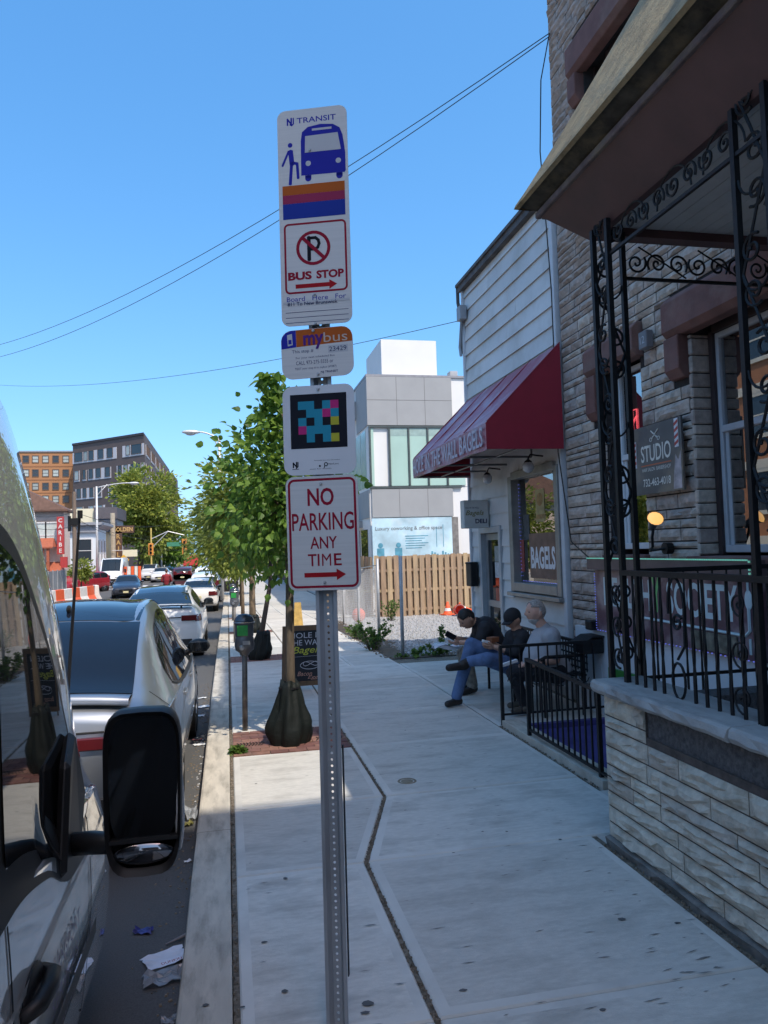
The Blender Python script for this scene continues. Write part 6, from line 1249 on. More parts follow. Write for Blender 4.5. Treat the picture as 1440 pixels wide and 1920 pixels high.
for ya in (ly(-.4), ly(3.36)):
    b_ = B(); xw = nvs.side_x(ya, .4); b_.lathe([(.44,-.25),(.44,.012),(.40,.016),(.39,-.02),(.001,-.02)], (xw, ya, .36), 'X', 30); part(nv, 'wheel_arch', b_, m_bkpl, local=True, smooth=False); wheel(nv, xw-.01, ya, .35, .24, 1)
# handle with recess
hy_, hz_ = ly(2.08), lz(.80); xh = nvs.side_x(hy_, hz_)
b_ = B(); b_.ell((xh+.002, hy_, hz_), (.012,.1,.055), 18, 8); ho = part(nv, 'handle_recess', b_, m_bkpl, local=True, smooth=True); b_ = B(); b_.tube([(xh, hy_-.11, hz_-.01),(xh+.035, hy_-.07, hz_),(xh+.042, hy_, hz_+.004),(xh+.035, hy_+.07, hz_),(xh, hy_+.11, hz_-.005)], [.018,.022,.022,.022,.016], 8); part(nv, 'door_handle', b_, m_bkpl, local=True, smooth=True)
# faint dirty lettering
lt_ = B()
for k, (s_, hh) in enumerate((('TRANSPORT', .05), ('SERVICES', .045), ('& DELIVERY', .035))): put_text(lt_, s_, (nvs.side_x(ly(2.45), .84)+.004, ly(2.45), .86-.085*k), (0,1,0), (0,0,1), h=hh, w=.42-.06*k, bold=.0, d=.002)
part(nv, 'lettering', lt_, mat('faded_purple_print', (.16,.13,.2), .6, var=.3, scale=30), local=True)
# door mirror
mw = Vector((-.255, 2.33, 1.19)); 
def mirror_shell():
    b_ = B(); rows_ = []
    prof = [(-.02,1.0),(0,1.03),(.05,1.02),(.1,.93),(.15,.7),(.175,.35)]
    out = []
    for k in range(28):
        a = 2*math.pi*k/28; ca, sa = math.cos(a), math.sin(a); e = .45
        out.append((.108*abs(ca)**e*(1 if ca > 0 else -1)*(1+.06*sa), .235*abs(sa)**e*(1 if sa > 0 else -1)))
    for d, s_ in prof: rows_.append([(mw.x+p[0]*s_, mw.y+d, mw.z+p[1]*s_) for p in out])
    b_.add([p for r in rows_ for p in r], [(i*28+j, i*28+(j+1)%28, (i+1)*28+(j+1)%28, (i+1)*28+j) for i in range(len(rows_)-1) for j in range(28)] + [tuple(range(5*28, 6*28))])
    ins = [(mw.x+p[0]*.9, mw.y+.005, mw.z+p[1]*.93) for p in out]
    b_.add(rows_[0]+ins, [(j, 28+j, 28+(j+1)%28, (j+1)%28) for j in range(28)]); return b_, out
b_, out = mirror_shell(); mo_ = part(nv, 'door_mirror', b_, m_bkpl, smooth=True, auto=50)
b_ = B(); tilt = .02
b_.add([(mw.x+p[0]*.9, mw.y+.006, mw.z+.035+p[1]*.78) for p in out], [tuple(range(27,-1,-1))]); part(mo_, 'mirror_glass', b_, mat('mirror_glass_dark', (.03,.032,.035), .03, .8, var=0))
b_ = B(); b_.ell((mw.x, mw.y+.004, mw.z-.178), (.088,.012,.032), 20, 8); part(mo_, 'wide_angle_glass', b_, mat('mirror_glass', (.25,.25,.27), .05, 1., var=0), smooth=True)
b_ = B(); b_.box(mw.x-.1, mw.x+.1, mw.y-.005, mw.y+.02, mw.z-.143, mw.z-.132); part(mo_, 'divider', b_, m_bkpl)
b_ = B(); b_.ell((mw.x+.1, mw.y+.03, mw.z-.06), (.016,.03,.13), 8, 10); part(mo_, 'turn_lamp', b_, mat('clear_lens', (.5,.5,.5), .1, var=.3, scale=40, spec=.8), smooth=True)
b_ = B(); b_.tube([(mw.x-.07, mw.y+.08, mw.z-.17),(-.43, 2.5, 1.0),(-.5, 2.56, .98)], [.03,.035,.035], 8); part(mo_, 'arm', b_, m_bkpl, smooth=True)
b_ = B(); b_.prism([(-.487, 2.42, .93),(-.487, 2.66, .9),(-.49, 2.78, 1.08),(-.515, 2.72, 1.3),(-.49, 2.52, 1.24)], (-.035,0,0)); part(nv, 'mirror_base', b_, m_bkpl, bevel=.015)
b_ = B(); b_.tube([at(127,1300,3.35), at(150,960,3.25)], [.008,.005], 6); b_.tube([at(150,972,3.25), at(150,957,3.25)], .011, 6); b_.tube([at(127,1300,3.35), (-.72,3.3,1.0)], .012, 6); part(nv, 'aerial', b_, m_bkpl)
b_ = B(); b_.box(-.97-.53, -.53, 1.3, 1.35, .9, 1.9); 
# ------------------------------------------------------------------ the signpost in front
def ground_at(px, py, z=0.):
    r_ = ray(px, py); return Vector((0,0,CAM_H)) + r_*((z-CAM_H)/r_.z)
SPY = 3.0
pc = at(607, 1000, SPY); sp_ = thing('signpost', 'perforated steel signpost carrying four bus stop and no parking panels', 'signpost', (pc.x, SPY+.03, 0))
SR = Vector((math.cos(R(20)), -math.sin(R(20)), 0)); SU = Vector((0,0,1)); SN = Vector((-math.sin(R(20)), -math.cos(R(20)), 0))
m_post = mat('post_galvanised', (.36,.39,.42), .5, .3, var=.18, scale=9, stretch=(1,1,.25), dirt_glare=.3, dirt_glare_col=(.12,.12,.12), dscale=4)
base = Vector((pc.x, SPY, 0)) - SN*.012
def PL(u_, n_, z): return base + SR*u_ + SN*n_ + SU*z      # post coordinates: across, towards the reader, up
b_ = B(); top_z_ = at(588, 200, SPY).z - .02; z0 = -.1
pr = [(-.044,-.004),(-.030,-.004),(-.0175,-.030),(-.0175,-.034),(-.033,-.009),(-.044,-.009)]
def strip(pts):
    P0_ = [PL(u_, n_, z0) for u_, n_ in pts]; b_.prism(P0_, (0,0,top_z_-z0))
strip(pr[:]); strip([(-u_, n_) for u_, n_ in pr][::-1])
pitch = .0254*1.0; nz_ = int((top_z_-.02)/pitch)
for k in range(nz_):
    zc = .01+k*pitch+pitch/2; r_ = .0052; sq_ = []
    ou = [PL(.0175*sx, -.031, zc+pitch/2*sz) for sx, sz in ((1,0),(1,1),(0,1),(-1,1),(-1,0),(-1,-1),(0,-1),(1,-1))]
    inn = [PL(r_*math.cos(a), -.031, zc+r_*math.sin(a)) for a in [j*math.pi/4 for j in range(8)]]
    b_.add(ou+inn, [(j, (j+1)%8, 8+(j+1)%8, 8+j) for j in range(8)])
b_.prism([PL(-.0175,-.031,z0),PL(.0175,-.031,z0),PL(.0175,-.0325,z0),PL(-.0175,-.0325,z0)], (0,0,.11))
part(sp_, 'post', b_, m_post)
b_ = B(); b_.prism([PL(.046,-.012,.2),PL(.05,-.012,.2),PL(.05,-.03,.2),PL(.046,-.03,.2)], (0,0,.9)); part(sp_, 'splice_strip', b_, m_black)
m_sheet = mat('sign_sheeting', (.60,.585,.56), .6, var=.05, scale=1.2, stretch=(1,1,70), dirt_glare=.25, dirt_glare_col=(.42,.42,.41), dscale=3); m_alu = mat('sign_back', (.4,.41,.42), .45, .6)
inks = {k: mat('ink_'+k, tuple(v*.85 for v in c), .65, var=.06, scale=4, spec=.12) for k, c in dict(blue=(.025,.03,.36), navy=(.03,.045,.13), red=(.33,.012,.035), bred=(.42,.012,.02), black=(.012,.013,.018), orange=(.50,.115,.02), magenta=(.34,.035,.10), deep=(.018,.045,.33), white=(.58,.585,.6), teal=(.03,.30,.42), pink=(.55,.035,.20), yellow=(.50,.47,.05), code_black=(.014,.016,.024), purple=(.10,.03,.22), pale=(.62,.5,.42)).items()}
def rr(w_, h_, r_, n=6):
    out = []
    for cx_, cz_, a0 in ((w_/2-r_, h_/2-r_, 0), (-w_/2+r_, h_/2-r_, 90), (-w_/2+r_, -h_/2+r_, 180), (w_/2-r_, -h_/2+r_, 270)):
        for j in range(n+1): a = R(a0+90*j/n); out.append((cx_+r_*math.cos(a), cz_+r_*math.sin(a)))
    return out
class Panel:
    def __init__(s, name, label, px, py, w_, h_, tilt=0, rad=.03, sheet=None):
        s.c = at(px, py, SPY) + SN*.004; s.w, s.h = w_, h_; t = R(tilt); s.r = SR*math.cos(t)+SU*math.sin(t); s.u = SU*math.cos(t)-SR*math.sin(t)
        b = B(); P = [s.c+s.r*x+s.u*z for x, z in rr(w_, h_, rad)]; b.c = 1; b.prism([p-SN*.0025 for p in P], SN*.0022); b.c = 0; b.poly(*[p+SN*.0001 for p in P])
        s.o = part(sp_, name, b, [sheet or m_sheet, m_alu], label=label); s.bs = {}
    def pt(s, u_, v_, d=1): return s.c + s.r*((u_-.5)*s.w) + s.u*((.5-v_)*s.h) + SN*(.0005*d)
    def b(s, ink): return s.bs.setdefault(ink, B())
    def poly(s, ink, pts, d=1): s.b(ink).poly(*[s.pt(u_, v_, d) for u_, v_ in pts][::-1])
    def rect(s, ink, u0, u1, v0, v1, d=1): s.poly(ink, [(u0,v0),(u1,v0),(u1,v1),(u0,v1)], d)
    def disc(s, ink, u_, v_, r_, d=1, r2=None, n=28):
        k = s.w/s.h; o = [s.pt(u_+r_*math.cos(2*math.pi*j/n), v_+r_*k*math.sin(2*math.pi*j/n), d) for j in range(n)]
        if r2 is None: s.b(ink).poly(*o[::-1])
        else:
            i = [s.pt(u_+r2*math.cos(2*math.pi*j/n), v_+r2*k*math.sin(2*math.pi*j/n), d) for j in range(n)]; s.b(ink).add(o+i, [(j, n+j, n+(j+1)%n, (j+1)%n) for j in range(n)])
    def line(s, ink, pts, wd, d=1):
        k = s.w/s.h
        for (a, b_), (c, e) in zip(pts[:-1], pts[1:]):
            dx, dy = (c-a), (e-b_)/k; l = math.hypot(dx, dy); nx, ny = -dy/l*wd/2, dx/l*wd/2*k; ex_, ey_ = dx/l*wd*.3, dy/l*wd*.3*k
            s.poly(ink, [(a+nx-ex_,b_+ny-ey_),(c+nx+ex_,e+ny+ey_),(c-nx+ex_,e-ny+ey_),(a-nx-ex_,b_-ny-ey_)], d)
        for a, b_ in pts: s.disc(ink, a, b_, wd*.5, d+.2, n=12)
    def border(s, ink, u0, u1, v0, v1, rad, wd, d=1):
        w_, h_ = (u1-u0)*s.w, (v1-v0)*s.h; c = s.pt((u0+u1)/2, (v0+v1)/2, d); o = rr(w_, h_, rad*s.w); i = rr(w_-2*wd*s.w, h_-2*wd*s.w, max(.002, (rad-wd)*s.w)); n = len(o)
        s.b(ink).add([c+s.r*x+s.u*z for x, z in o]+[c+s.r*x+s.u*z for x, z in i], [(j, (j+1)%n, n+(j+1)%n, n+j) for j in range(n)])
    def text(s, ink, st, u0, u1, v_, hv, bold=0, d=1, shear=0.):
        put_text(s.b(ink), st, s.pt((u0+u1)/2, v_, 0), s.r, s.u, w=(u1-u0)*s.w, h=hv*s.h, bold=bold, d=.0005*d, shear=shear)
    def arrow(s, ink, u0, u1, v_, hw, hh, sh): s.rect(ink, u0, u1-hh, v_-sh, v_+sh); s.poly(ink, [(u1-hh,v_-hw),(u1,v_),(u1-hh,v_+hw)])
    def bolt(s, u_, v_): b = B(); c = s.pt(u_, v_); b.tube([c-SN*.001, c+SN*.004], .0062, 8); b.tube([c+SN*.004, c+SN*.0075], .0042, 6); part(s.o, 'bolt', b, m_galv)
    def done(s, names=None):
        for k, b in s.bs.items(): part(s.o, (names or {}).get(k, k+'_print'), b, inks[k])
# bus stop panel
p = Panel('bus_stop_panel', 'tall white bus stop panel with blue bus symbol, three stripes and no parking mark', 589.5, 405, .295, .91, rad=.035)
p.text('blue', 'TRANSIT', .285, .845, .052, .026, .012)
p.line('blue', [(.15,.068),(.15,.04),(.205,.066),(.205,.038)], .022); p.line('blue', [(.235,.038),(.235,.064),(.21,.072),(.185,.067)], .018)
p.poly('blue', [(.33,.31),(.335,.15),(.355,.108),(.44,.086),(.62,.078),(.80,.084),(.895,.104),(.935,.14),(.965,.22),(.965,.305),(.95,.312)])
p.rect('blue', .385, .475, .311, .325); p.disc('blue', .43, .325, .045); p.rect('blue', .83, .92, .311, .325); p.disc('blue', .875, .325, .045)
p.poly('white', [(.40,.128),(.865,.125),(.905,.205),(.39,.205)], 2); p.rect('white', .50, .78, .096, .106, 2); p.disc('white', .435, .256, .038, 2); p.disc('white', .865, .256, .038, 2)
p.disc('blue', .18, .163, .034); p.line('blue', [(.185,.195),(.2,.25)], .07); p.line('blue', [(.155,.192),(.065,.255)], .032); p.line('blue', [(.195,.25),(.17,.342)], .045); p.line('blue', [(.21,.246),(.275,.252),(.285,.318)], .04)
p.rect('orange', .055, .945, .352, .396); p.rect('magenta', .055, .945, .3962, .436); p.rect('deep', .055, .945, .4362, .508)
p.border('red', .06, .95, .528, .853, .07, .028); p.disc('red', .475, .648, .245, 1, .2); p.line('red', [(.33,.6),(.62,.695)], .05, 3)
p.line('black', [(.415,.7),(.415,.6)], .052, 2); p.line('black', [(.43,.602),(.51,.602),(.55,.614),(.56,.63),(.54,.647),(.5,.654),(.43,.654)], .042, 2)
p.text('red', 'BUS', .105, .445, .772, .038, .045); p.text('red', 'STOP', .51, .90, .772, .038, .045); p.arrow('bred', .21, .80, .82, .022, .11, .0095)
p.text('blue', 'Board   Here   For', .08, .92, .877, .022, .0); p.rect('white', .03, .97, .8885, .899, 3); p.text('navy', '811 To New Brunswick', .09, .80, .9, .016, .012, d=4)
for v_ in (.938, .962, .985): p.rect('navy', .06, .95, v_-.0012, v_+.0012)
p.bolt(.46, .195); p.bolt(.475, .862); p.bolt(.48, .995); p.done()
# my bus panel
p = Panel('stop_number_panel', 'small panel with orange and blue band and the number 23429', 595, 662, .299, .203, rad=.045, tilt=1.2)
wv = []
p.poly('orange', [(.215,.006),(.85,.006),(.92,.03),(.975,.1),(.995,.2),(.995,.315),(.215,.35)]); p.poly('blue', [(.005,.37),(.005,.2),(.02,.12),(.07,.04),(.14,.006),(.213,.006),(.213,.35)])
p.poly('white', [(.09,.09),(.16,.07),(.165,.3),(.095,.32)], 2); p.rect('blue', .105, .15, .19, .28, 3)
p.text('purple', 'my', .315, .60, .27, .3, .03, d=3); p.text('pale', 'bus', .60, .93, .20, .2, 0, d=3)
p.text('navy', 'This stop #', .15, .45, .45, .085, 0); p.rect('white', .655, .93, .37, .52, 1); p.text('navy', '23429', .67, .91, .445, .095, .0, d=2)
p.text('navy', 'For your next scheduled Bus', .2, .74, .58, .05); p.text('navy', 'CALL 973-275-5555 or', .2, .72, .68, .075); p.text('navy', 'TEXT your stop # to mybus (69287)', .18, .76, .80, .055); p.text('navy', 'NJ TRANSIT', .54, .78, .9, .055, .02)
p.bolt(.46, .045); p.bolt(.5, .93); p.done()
# coloured square panel
p = Panel('colour_code_panel', 'white panel with a black square of blue, pink and yellow blocks', 598.5, 806, .298, .365, rad=.04, sheet=mat('sign_smooth', (.60,.605,.62), .35, var=.03))
p.rect('code_black', .105, .89, .095, .705)
g5 = ['TTKTM', 'KTTMT', 'TKTKY', 'MTTTK', 'KTKTY']; cu, cv = .113, .0925; u0_, v0_ = .215, .175
for i, rw in enumerate(g5):
    for j, ch in enumerate(rw):
        if ch != 'K': p.rect({'T':'teal','M':'pink','Y':'yellow'}[ch], u0_+j*cu, u0_+(j+1)*cu, v0_+i*cv, v0_+(i+1)*cv, 2)
p.line('black', [(.13,.91),(.13,.86),(.175,.905),(.175,.855)], .018); p.line('black', [(.195,.855),(.195,.9),(.17,.92)], .015); p.rect('black', .115, .205, .928, .934)
p.text('black', 'Accessible bus stop information', .42, .78, .843, .014); p.text('black', 'NaviLens', .62, .76, .885, .02); p.disc('black', .585, .888, .028, 1, .016); p.line('black', [(.57,.9),(.56,.925)], .012); p.text('black', 'scan for details', .36, .66, .935, .012); p.disc('black', .5, .905, .014)
p.bolt(.5, .045); p.done()
# no parking panel
p = Panel('no_parking_panel', 'white panel with red NO PARKING ANY TIME and arrow', 606, 999, .298, .462, rad=.035, tilt=.4)
p.border('red', .03, .97, .022, .978, .09, .032)
b1 = .012
p.text('red', 'NO', .30, .665, .185, .155, b1+.01); p.text('red', 'PARKING', .075, .93, .40, .155, b1); p.text('red', 'ANY', .32, .69, .585, .105, b1); p.text('red', 'TI', .28, .44, .735, .105, b1); p.text('red', 'M', .475, .60, .735, .105, 0); p.text('red', 'E', .64, .745, .735, .105, b1); p.arrow('bred', .225, .80, .865, .05, .13, .02)
p.bolt(.49, .07); p.bolt(.505, .93); p.done()
# lower carriers: stub of post seen between the panels is the post itself
# ------------------------------------------------------------------ parking meters
m_mpipe = mat('meter_pipe', (.16,.155,.15), .6, .5, var=.35, scale=12, dirt_glare=.5, dirt_glare_col=(.2,.16,.11), dscale=6); m_mhead = mat('meter_body', (.13,.135,.145), .4, .5, var=.15, scale=6)
def meter(x, y, label, shade=1):
    o = thing('parking_meter', label, 'parking meter', (x, y, gz(y)), 0, 'parking meters along the kerb')
    b_ = B(); b_.tube([(x, y, gz(y)-.02), (x+.012, y, gz(y)+.84)], .03, 10); part(o, 'post', b_, m_mpipe, smooth=True)
    z = gz(y)+.8; x += .012; k = 20
    def oval(prof, nm, m_, sx=1., sy=.62):
        b2 = B(); t_ = B().lathe(prof, (0,0,0), n=k); b2.add([(x+q[0]*sx, y+q[1]*sy, z+q[2]) for q in t_.v], t_.f); return part(o, nm, b2, m_, smooth=False, auto=40)
    oval([(.001,-.01),(.045,-.01),(.055,.02),(.095,.05),(.105,.1),(.1,.17),(.092,.19)], 'vault', m_mhead)
    oval([(.09,.19),(.098,.2),(.098,.32),(.108,.325),(.11,.34)], 'housing', m_mhead)
    oval([(.108,.34),(.112,.345),(.108,.36),(.094,.395),(.06,.422),(.02,.432),(.001,.433)], 'dome', mat('meter_dome', (.05,.06,.08), .12, .2, var=.1, spec=.8))
    b2 = B(); b2.lathe([(.111,.338),(.116,.342),(.111,.347)], (x, y, z), n=k); b2.v = [(p_[0], y+(p_[1]-y)*.62, p_[2]) for p_ in b2.v]; part(o, 'rim', b2, mat('chrome_rim', (.5,.5,.5), .25, .9))
    b2 = B(); b2.box(x-.075, x+.035, y-.064, y-.06, z+.205, z+.315); part(o, 'green_label', b2, mat('meter_green', (.03,.30,.06), .4, var=.2, scale=30)); b2 = B(); b2.box(x-.02, x+.055, y-.066, y-.0645, z+.11, z+.15); b2.lathe([(.026,-.006),(.03,0),(.001,-.004)], (x-.03, y-.062, z+.08), 'Y', 12); part(o, 'coin_plate', b2, mat('meter_plate', (.38,.39,.4), .3, .7))
    return o
meter(.15, 8.17, 'nearest parking meter with green label beside the brick pit'); meter(.13, 17.2, 'second parking meter further along the sunlit kerb'); meter(.14, 25.6, 'third small parking meter near the parked white saloon')
# ------------------------------------------------------------------ chalk board
sbd = thing('chalkboard_sign', 'wood-framed chalkboard reading HOLE IN THE WALL Bagels behind the tree', 'sandwich board', (1.05, 10.35, gz(10.3)))
m_bwood = mat('board_frame_wood', (.17,.105,.06), .7, var=.2, scale=4, stretch=(6,6,1)); m_chalkb = mat('chalkboard', (.018,.022,.03), .6, var=.3, scale=3)
lean = Matrix.Rotation(R(8), 3, 'X')
def bp(x, z, d=0): q = lean @ Vector((x, -d, z)); return Vector((1.05, 10.3, gz(10.3))) + q
def bbar(nm, x0, x1, z0, z1, d0, d1, m_):
    b_ = B(); b_.add([bp(x, z, d) for d in (d1, d0) for x, z in ((x0,z0),(x1,z0),(x1,z1),(x0,z1))], [(0,1,2,3),(7,6,5,4),(0,4,5,1),(1,5,6,2),(2,6,7,3),(3,7,4,0)]); part(sbd, nm, b_, m_)
bbar('frame_side', -.34, -.275, 0, .89, 0, .03, m_bwood); bbar('frame_side', .275, .34, 0, .89, 0, .03, m_bwood); bbar('frame_rail', -.274, .274, .825, .89, 0, .03, m_bwood); bbar('frame_rail', -.274, .274, .06, .12, 0, .03, m_bwood); bbar('slate', -.274, .274, .12, .825, .004, .012, m_chalkb)
b_ = B(); b_.prism([bp(-.34,0,-.02)+Vector((0,.3,0)), bp(-.28,0,-.02)+Vector((0,.3,0)), bp(-.28,.88,-.02), bp(-.34,.88,-.02)], (0,.02,0)); b_.prism([bp(.28,0,-.02)+Vector((0,.3,0)), bp(.34,0,-.02)+Vector((0,.3,0)), bp(.34,.88,-.02), bp(.28,.88,-.02)], (0,.02,0)); part(sbd, 'rear_leg', b_, m_bwood, kind='stuff')
lr_, lu_ = Vector((1,0,0)), lean @ Vector((0,0,1))
b_ = B(); put_text(b_, 'HOLE IN', bp(-.02,.755,.0125), lr_, lu_, w=.46, h=.075, bold=.0); put_text(b_, 'THE WALL', bp(-.02,.655,.0125), lr_, lu_, w=.48, h=.075); b_.box(0,0,0,0,0,0)
b_.tube([bp(.02+.13*math.cos(a), .34+.055*math.sin(a), .014) for a in np.linspace(0, 6.28, 20)], .004, 4); b_.tube([bp(.02+.1*math.cos(a)+.01, .36+.03*math.sin(a*2), .014) for a in np.linspace(0, 6.28, 20)], .004, 4); b_.tube([bp(-.25,.46,.014), bp(.25,.47,.014)], .002, 3)
part(sbd, 'white_chalk', b_, mat('chalk_white', (.6,.62,.68), .9, var=.2, scale=30)); b_ = B(); put_text(b_, 'Bagels', bp(-.01,.54,.0125), lr_, lu_, w=.4, h=.12, bold=.005, shear=.3); part(sbd, 'yellow_chalk', b_, mat('chalk_yellow', (.55,.58,.08), .9, var=.2, scale=30)); b_ = B(); put_text(b_, 'Bacon', bp(-.05,.225,.0125), lr_, lu_, w=.2, h=.06, shear=.3); put_text(b_, 'Eggs', bp(.08,.165,.0125), lr_, lu_, w=.18, h=.06, shear=.3); part(sbd, 'pink_chalk', b_, mat('chalk_pink', (.6,.33,.25), .9, var=.2, scale=30))
# ------------------------------------------------------------------ bench and railings by the ramp
bench = thing('metal_bench', 'black metal lattice bench against the bagel shop wall', 'bench', (3.6, 8.5, 0)); BX0, BX1 = 3.3, 3.82
for k in range(9): b_ = B(); x = BX0+.02+k*.058; b_.box(x, x+.04, 7.62, 9.5, .43, .445); part(bench, 'seat_slat', b_, m_black)
for y in (7.66, 8.55, 9.44):
    for x in (BX0+.04, BX1-.03): b_ = B(); b_.cyl((x, y, 0), (x, y, .64 if y != 8.55 else .43), .018, 6); part(bench, 'leg', b_, m_black)
    if y != 8.55: b_ = B(); b_.tube([(BX0+.0,y,.62),(BX0+.06,y,.65),(BX1-.02,y,.65)], .02, 6); part(bench, 'armrest', b_, m_black)
b_ = B()
for k in range(26): y = 7.64+k*.073; b_.box(BX1+.0+.02, BX1+.026, y, y+.022, .46, .76)
for k in range(4): b_.box(BX1+.015, BX1+.02, 7.62, 9.5, .48+k*.07, .5+k*.07)
b_.box(BX1+.0, BX1+.035, 7.6, 9.52, .76, .79); part(bench, 'back_lattice', b_, m_black, kind='stuff')
rl = thing('entry_railing', 'black iron railing along the sunken entry between porch and bench', 'railing', (2.8, 6.2, 0))
for x, y in ((2.79,7.5),(2.8,6.82),(2.82,5.45)): b_ = B(); b_.box(x-.016, x+.016, y-.016, y+.016, -.0, .82 if y > 7 else .78); part(rl, 'post', b_, m_black)
b_ = B(); b_.prism([(2.785,6.84,.76),(2.825,6.84,.76),(2.845,5.3,.70),(2.805,5.3,.70)], (0,0,.03)); b_.prism([(2.79,6.84,.1),(2.815,6.84,.1),(2.835,5.3,.08),(2.81,5.3,.08)], (0,0,.02)); part(rl, 'rail', b_, m_black); b_ = B(); b_.box(2.78, 3.95, 7.485, 7.515, .8, .83); b_.box(2.78, 3.95, 7.49, 7.51, .1, .12); part(rl, 'rail', b_, m_black)
for k in range(13): y = 6.74-k*.107; b_ = B(); b_.box(2.805, 2.819, y-.007, y+.007, .09, .76); part(rl, 'baluster', b_, m_black)
for k in range(10): x = 2.9+k*.105; b_ = B(); b_.box(x-.007, x+.007, 7.493, 7.507, .11, .8); part(rl, 'baluster', b_, m_black)
for k in range(4): b_ = B(); b_.tube(spiral((2.95+k*.25, 7.5, .45), (1,0,0), (0,0,1), .02, .09, k, 1.5), .006, 5); part(rl, 'scroll', b_, m_black)
# ------------------------------------------------------------------ trees
m_bark = mat('bark_dark', (.075,.055,.042), .9, var=.3, scale=9, bump=.6, bscale=30, stretch=(3,3,.8)); m_barkt = mat('bark_tan', (.23,.165,.105), .9, var=.25, scale=7, bump=.4, bscale=30, stretch=(3,3,.6))
m_barkt2 = mat('bark_brown', (.10,.075,.05), .9, var=.3, scale=9, bump=.6, bscale=30, stretch=(3,3,.7))
lf_big = leafmat('leaf_broad', (.12,.23,.04), .5, .45); lf_small = leafmat('leaf_fine', (.17,.225,.045), .4, .42); lf_far = leafmat('leaf_far', (.21,.26,.05), .4, .35)
def tree(name, label, x, y, trunk, crown, n_cl, n_lf, size, lm, bark, r0, ln=1.5, shape='leaf', cl_r=.3, seed=1, group=None, droop=.35, z0=None, branches=12, fork=.0):
    """trunk: list of (dx, dy, z); crown: (dx, dy, zc, rx, ry, rz)"""
    rs = random.Random(seed); z0 = gz(y) if z0 is None else z0; o = thing(name, label, 'tree', (x, y, z0), 0, group)
    b_ = B(); tp = [Vector(t) for t in trunk]; b_.tube(tp, [r0*(1-.6*i/(len(tp)-1)) for i in range(len(tp))], 9); 
    cx_, cy2, zc, rx_, ry_, rz2 = crown; cc = Vector((cx_, cy2, zc)); cls = []
    top = tp[-1]; f0 = tp[-2]
    while len(cls) < n_cl:
        d = Vector((rs.gauss(0,1), rs.gauss(0,1), rs.gauss(0,1))).normalized(); q = rs.random()**.45; p = cc + Vector((d.x*rx_*q, d.y*ry_*q, d.z*rz2*q*(1 if d.z > 0 else .85)))
        cls.append(p)
    order = sorted(cls, key=lambda p: p.z)
    for i in range(branches):
        e = order[int((i+.5)/branches*len(order))]; t = min(.95, max(.05, (e.z-rz2*.5-f0.z)/(max(.1, top.z-f0.z)))); s_ = f0.lerp(top, t); mid = s_.lerp(e, .5)+Vector((0,0,.12*rz2)); b_.tube([s_, mid, e], [r0*.38, r0*.22, r0*.1], 5)
    part(o, 'trunk', b_, bark, local=True, smooth=True); pts = []
    for k in range(n_lf):
        c = cls[k % n_cl]; g = Vector((rs.gauss(0,1), rs.gauss(0,1), rs.gauss(0,.8)))*cl_r*.62; p = c+g; out = (p-cc); out = out.normalized() if out.length > .01 else Vector((0,0,1)); pts.append((p, out+g*.8/cl_r))
    foliage(o, 'crown', pts, size, lm, world=False, ln=ln, droop=droop, jit=.55, shape=shape, rs=rs)
    return o
tree('street_tree', 'young broad-leaved street tree directly behind the signpost', .59, 7.52, [(-.0,0,-.02),(0,0,.7),(.015,.03,1.5),(.02,.1,2.2),(.0,.15,3.3)], (-.02,.15,2.5,.62,.72,1.0), 60, 3000, .07, lf_big, m_barkt2, .056, 1.15, 'heart', .22, 3, 'street trees in the right-hand pavement', .45)
t1 = bpy.data.objects['street_tree']
# leading shoot standing up at the left of the crown
rs = random.Random(5); pts = []
for i in range(150):
    t = rs.random(); pts.append((Vector((-.16+.04*t+rs.gauss(0,.06+.06*(1-t)), -.05+rs.gauss(0,.07), 2.95+.72*t)), Vector((rs.uniform(-1,1), rs.uniform(-1,1), .2))))
foliage(t1, 'leading_shoot', pts, .095, lf_big, world=False, ln=1.2, droop=.5, shape='heart', rs=rs)
tree('street_tree', 'leaning dark-stemmed street tree with fine pale leaves, second along the kerb', .49, 13.8, [(0,0,-.02),(.14,.0,.7),(.27,.05,1.35),(.3,.1,2.2),(.1,.1,3.2)], (-.1,.1,2.72,.85,1.0,1.0), 60, 5200, .062, lf_small, m_bark, .055, 2.1, 'leaf', .26, 8, 'street trees in the right-hand pavement', .55)
tree('street_tree', 'tan-trunked street tree third along the kerb', .62, 19.9, [(0,0,-.02),(.0,0,1.0),(.02,.05,1.9),(.0,.1,3.6)], (-.35,.0,2.55,1.25,1.2,1.25), 70, 5200, .07, lf_small, m_barkt, .1, 2.0, 'leaf', .3, 14, 'street trees in the right-hand pavement', .5)
tree('street_tree', 'slim pale-trunked tree fourth along the kerb beyond the tan one', .5, 26.8, [(0,0,-.02),(.0,0,1.2),(.02,.05,2.2),(.0,.1,4)], (-.2,0,2.9,1.3,1.3,1.5), 60, 4200, .08, lf_small, m_barkt, .07, 2.0, 'leaf', .35, 21, 'street trees in the right-hand pavement', .5)
tree('street_tree', 'farther street tree by the dark shop row', .6, 36, [(0,0,-.02),(.0,0,1.2),(.02,.05,2.2),(.0,.1,4.4)], (0,0,3.1,1.5,1.6,1.7), 50, 3000, .11, lf_small, m_bark, .08, 2.0, 'leaf', .4, 22, 'street trees in the right-hand pavement', .5)
tree('street_tree', 'farthest street tree on the right before the corner', .6, 46, [(0,0,-.02),(.0,0,1.2),(.02,.05,2.2),(.0,.1,4.4)], (0,0,3.2,1.6,1.6,1.7), 50, 2600, .12, lf_small, m_bark, .08, 2.0, 'leaf', .4, 23, 'street trees in the right-hand pavement', .5)
c = at(283, 1000, 97)
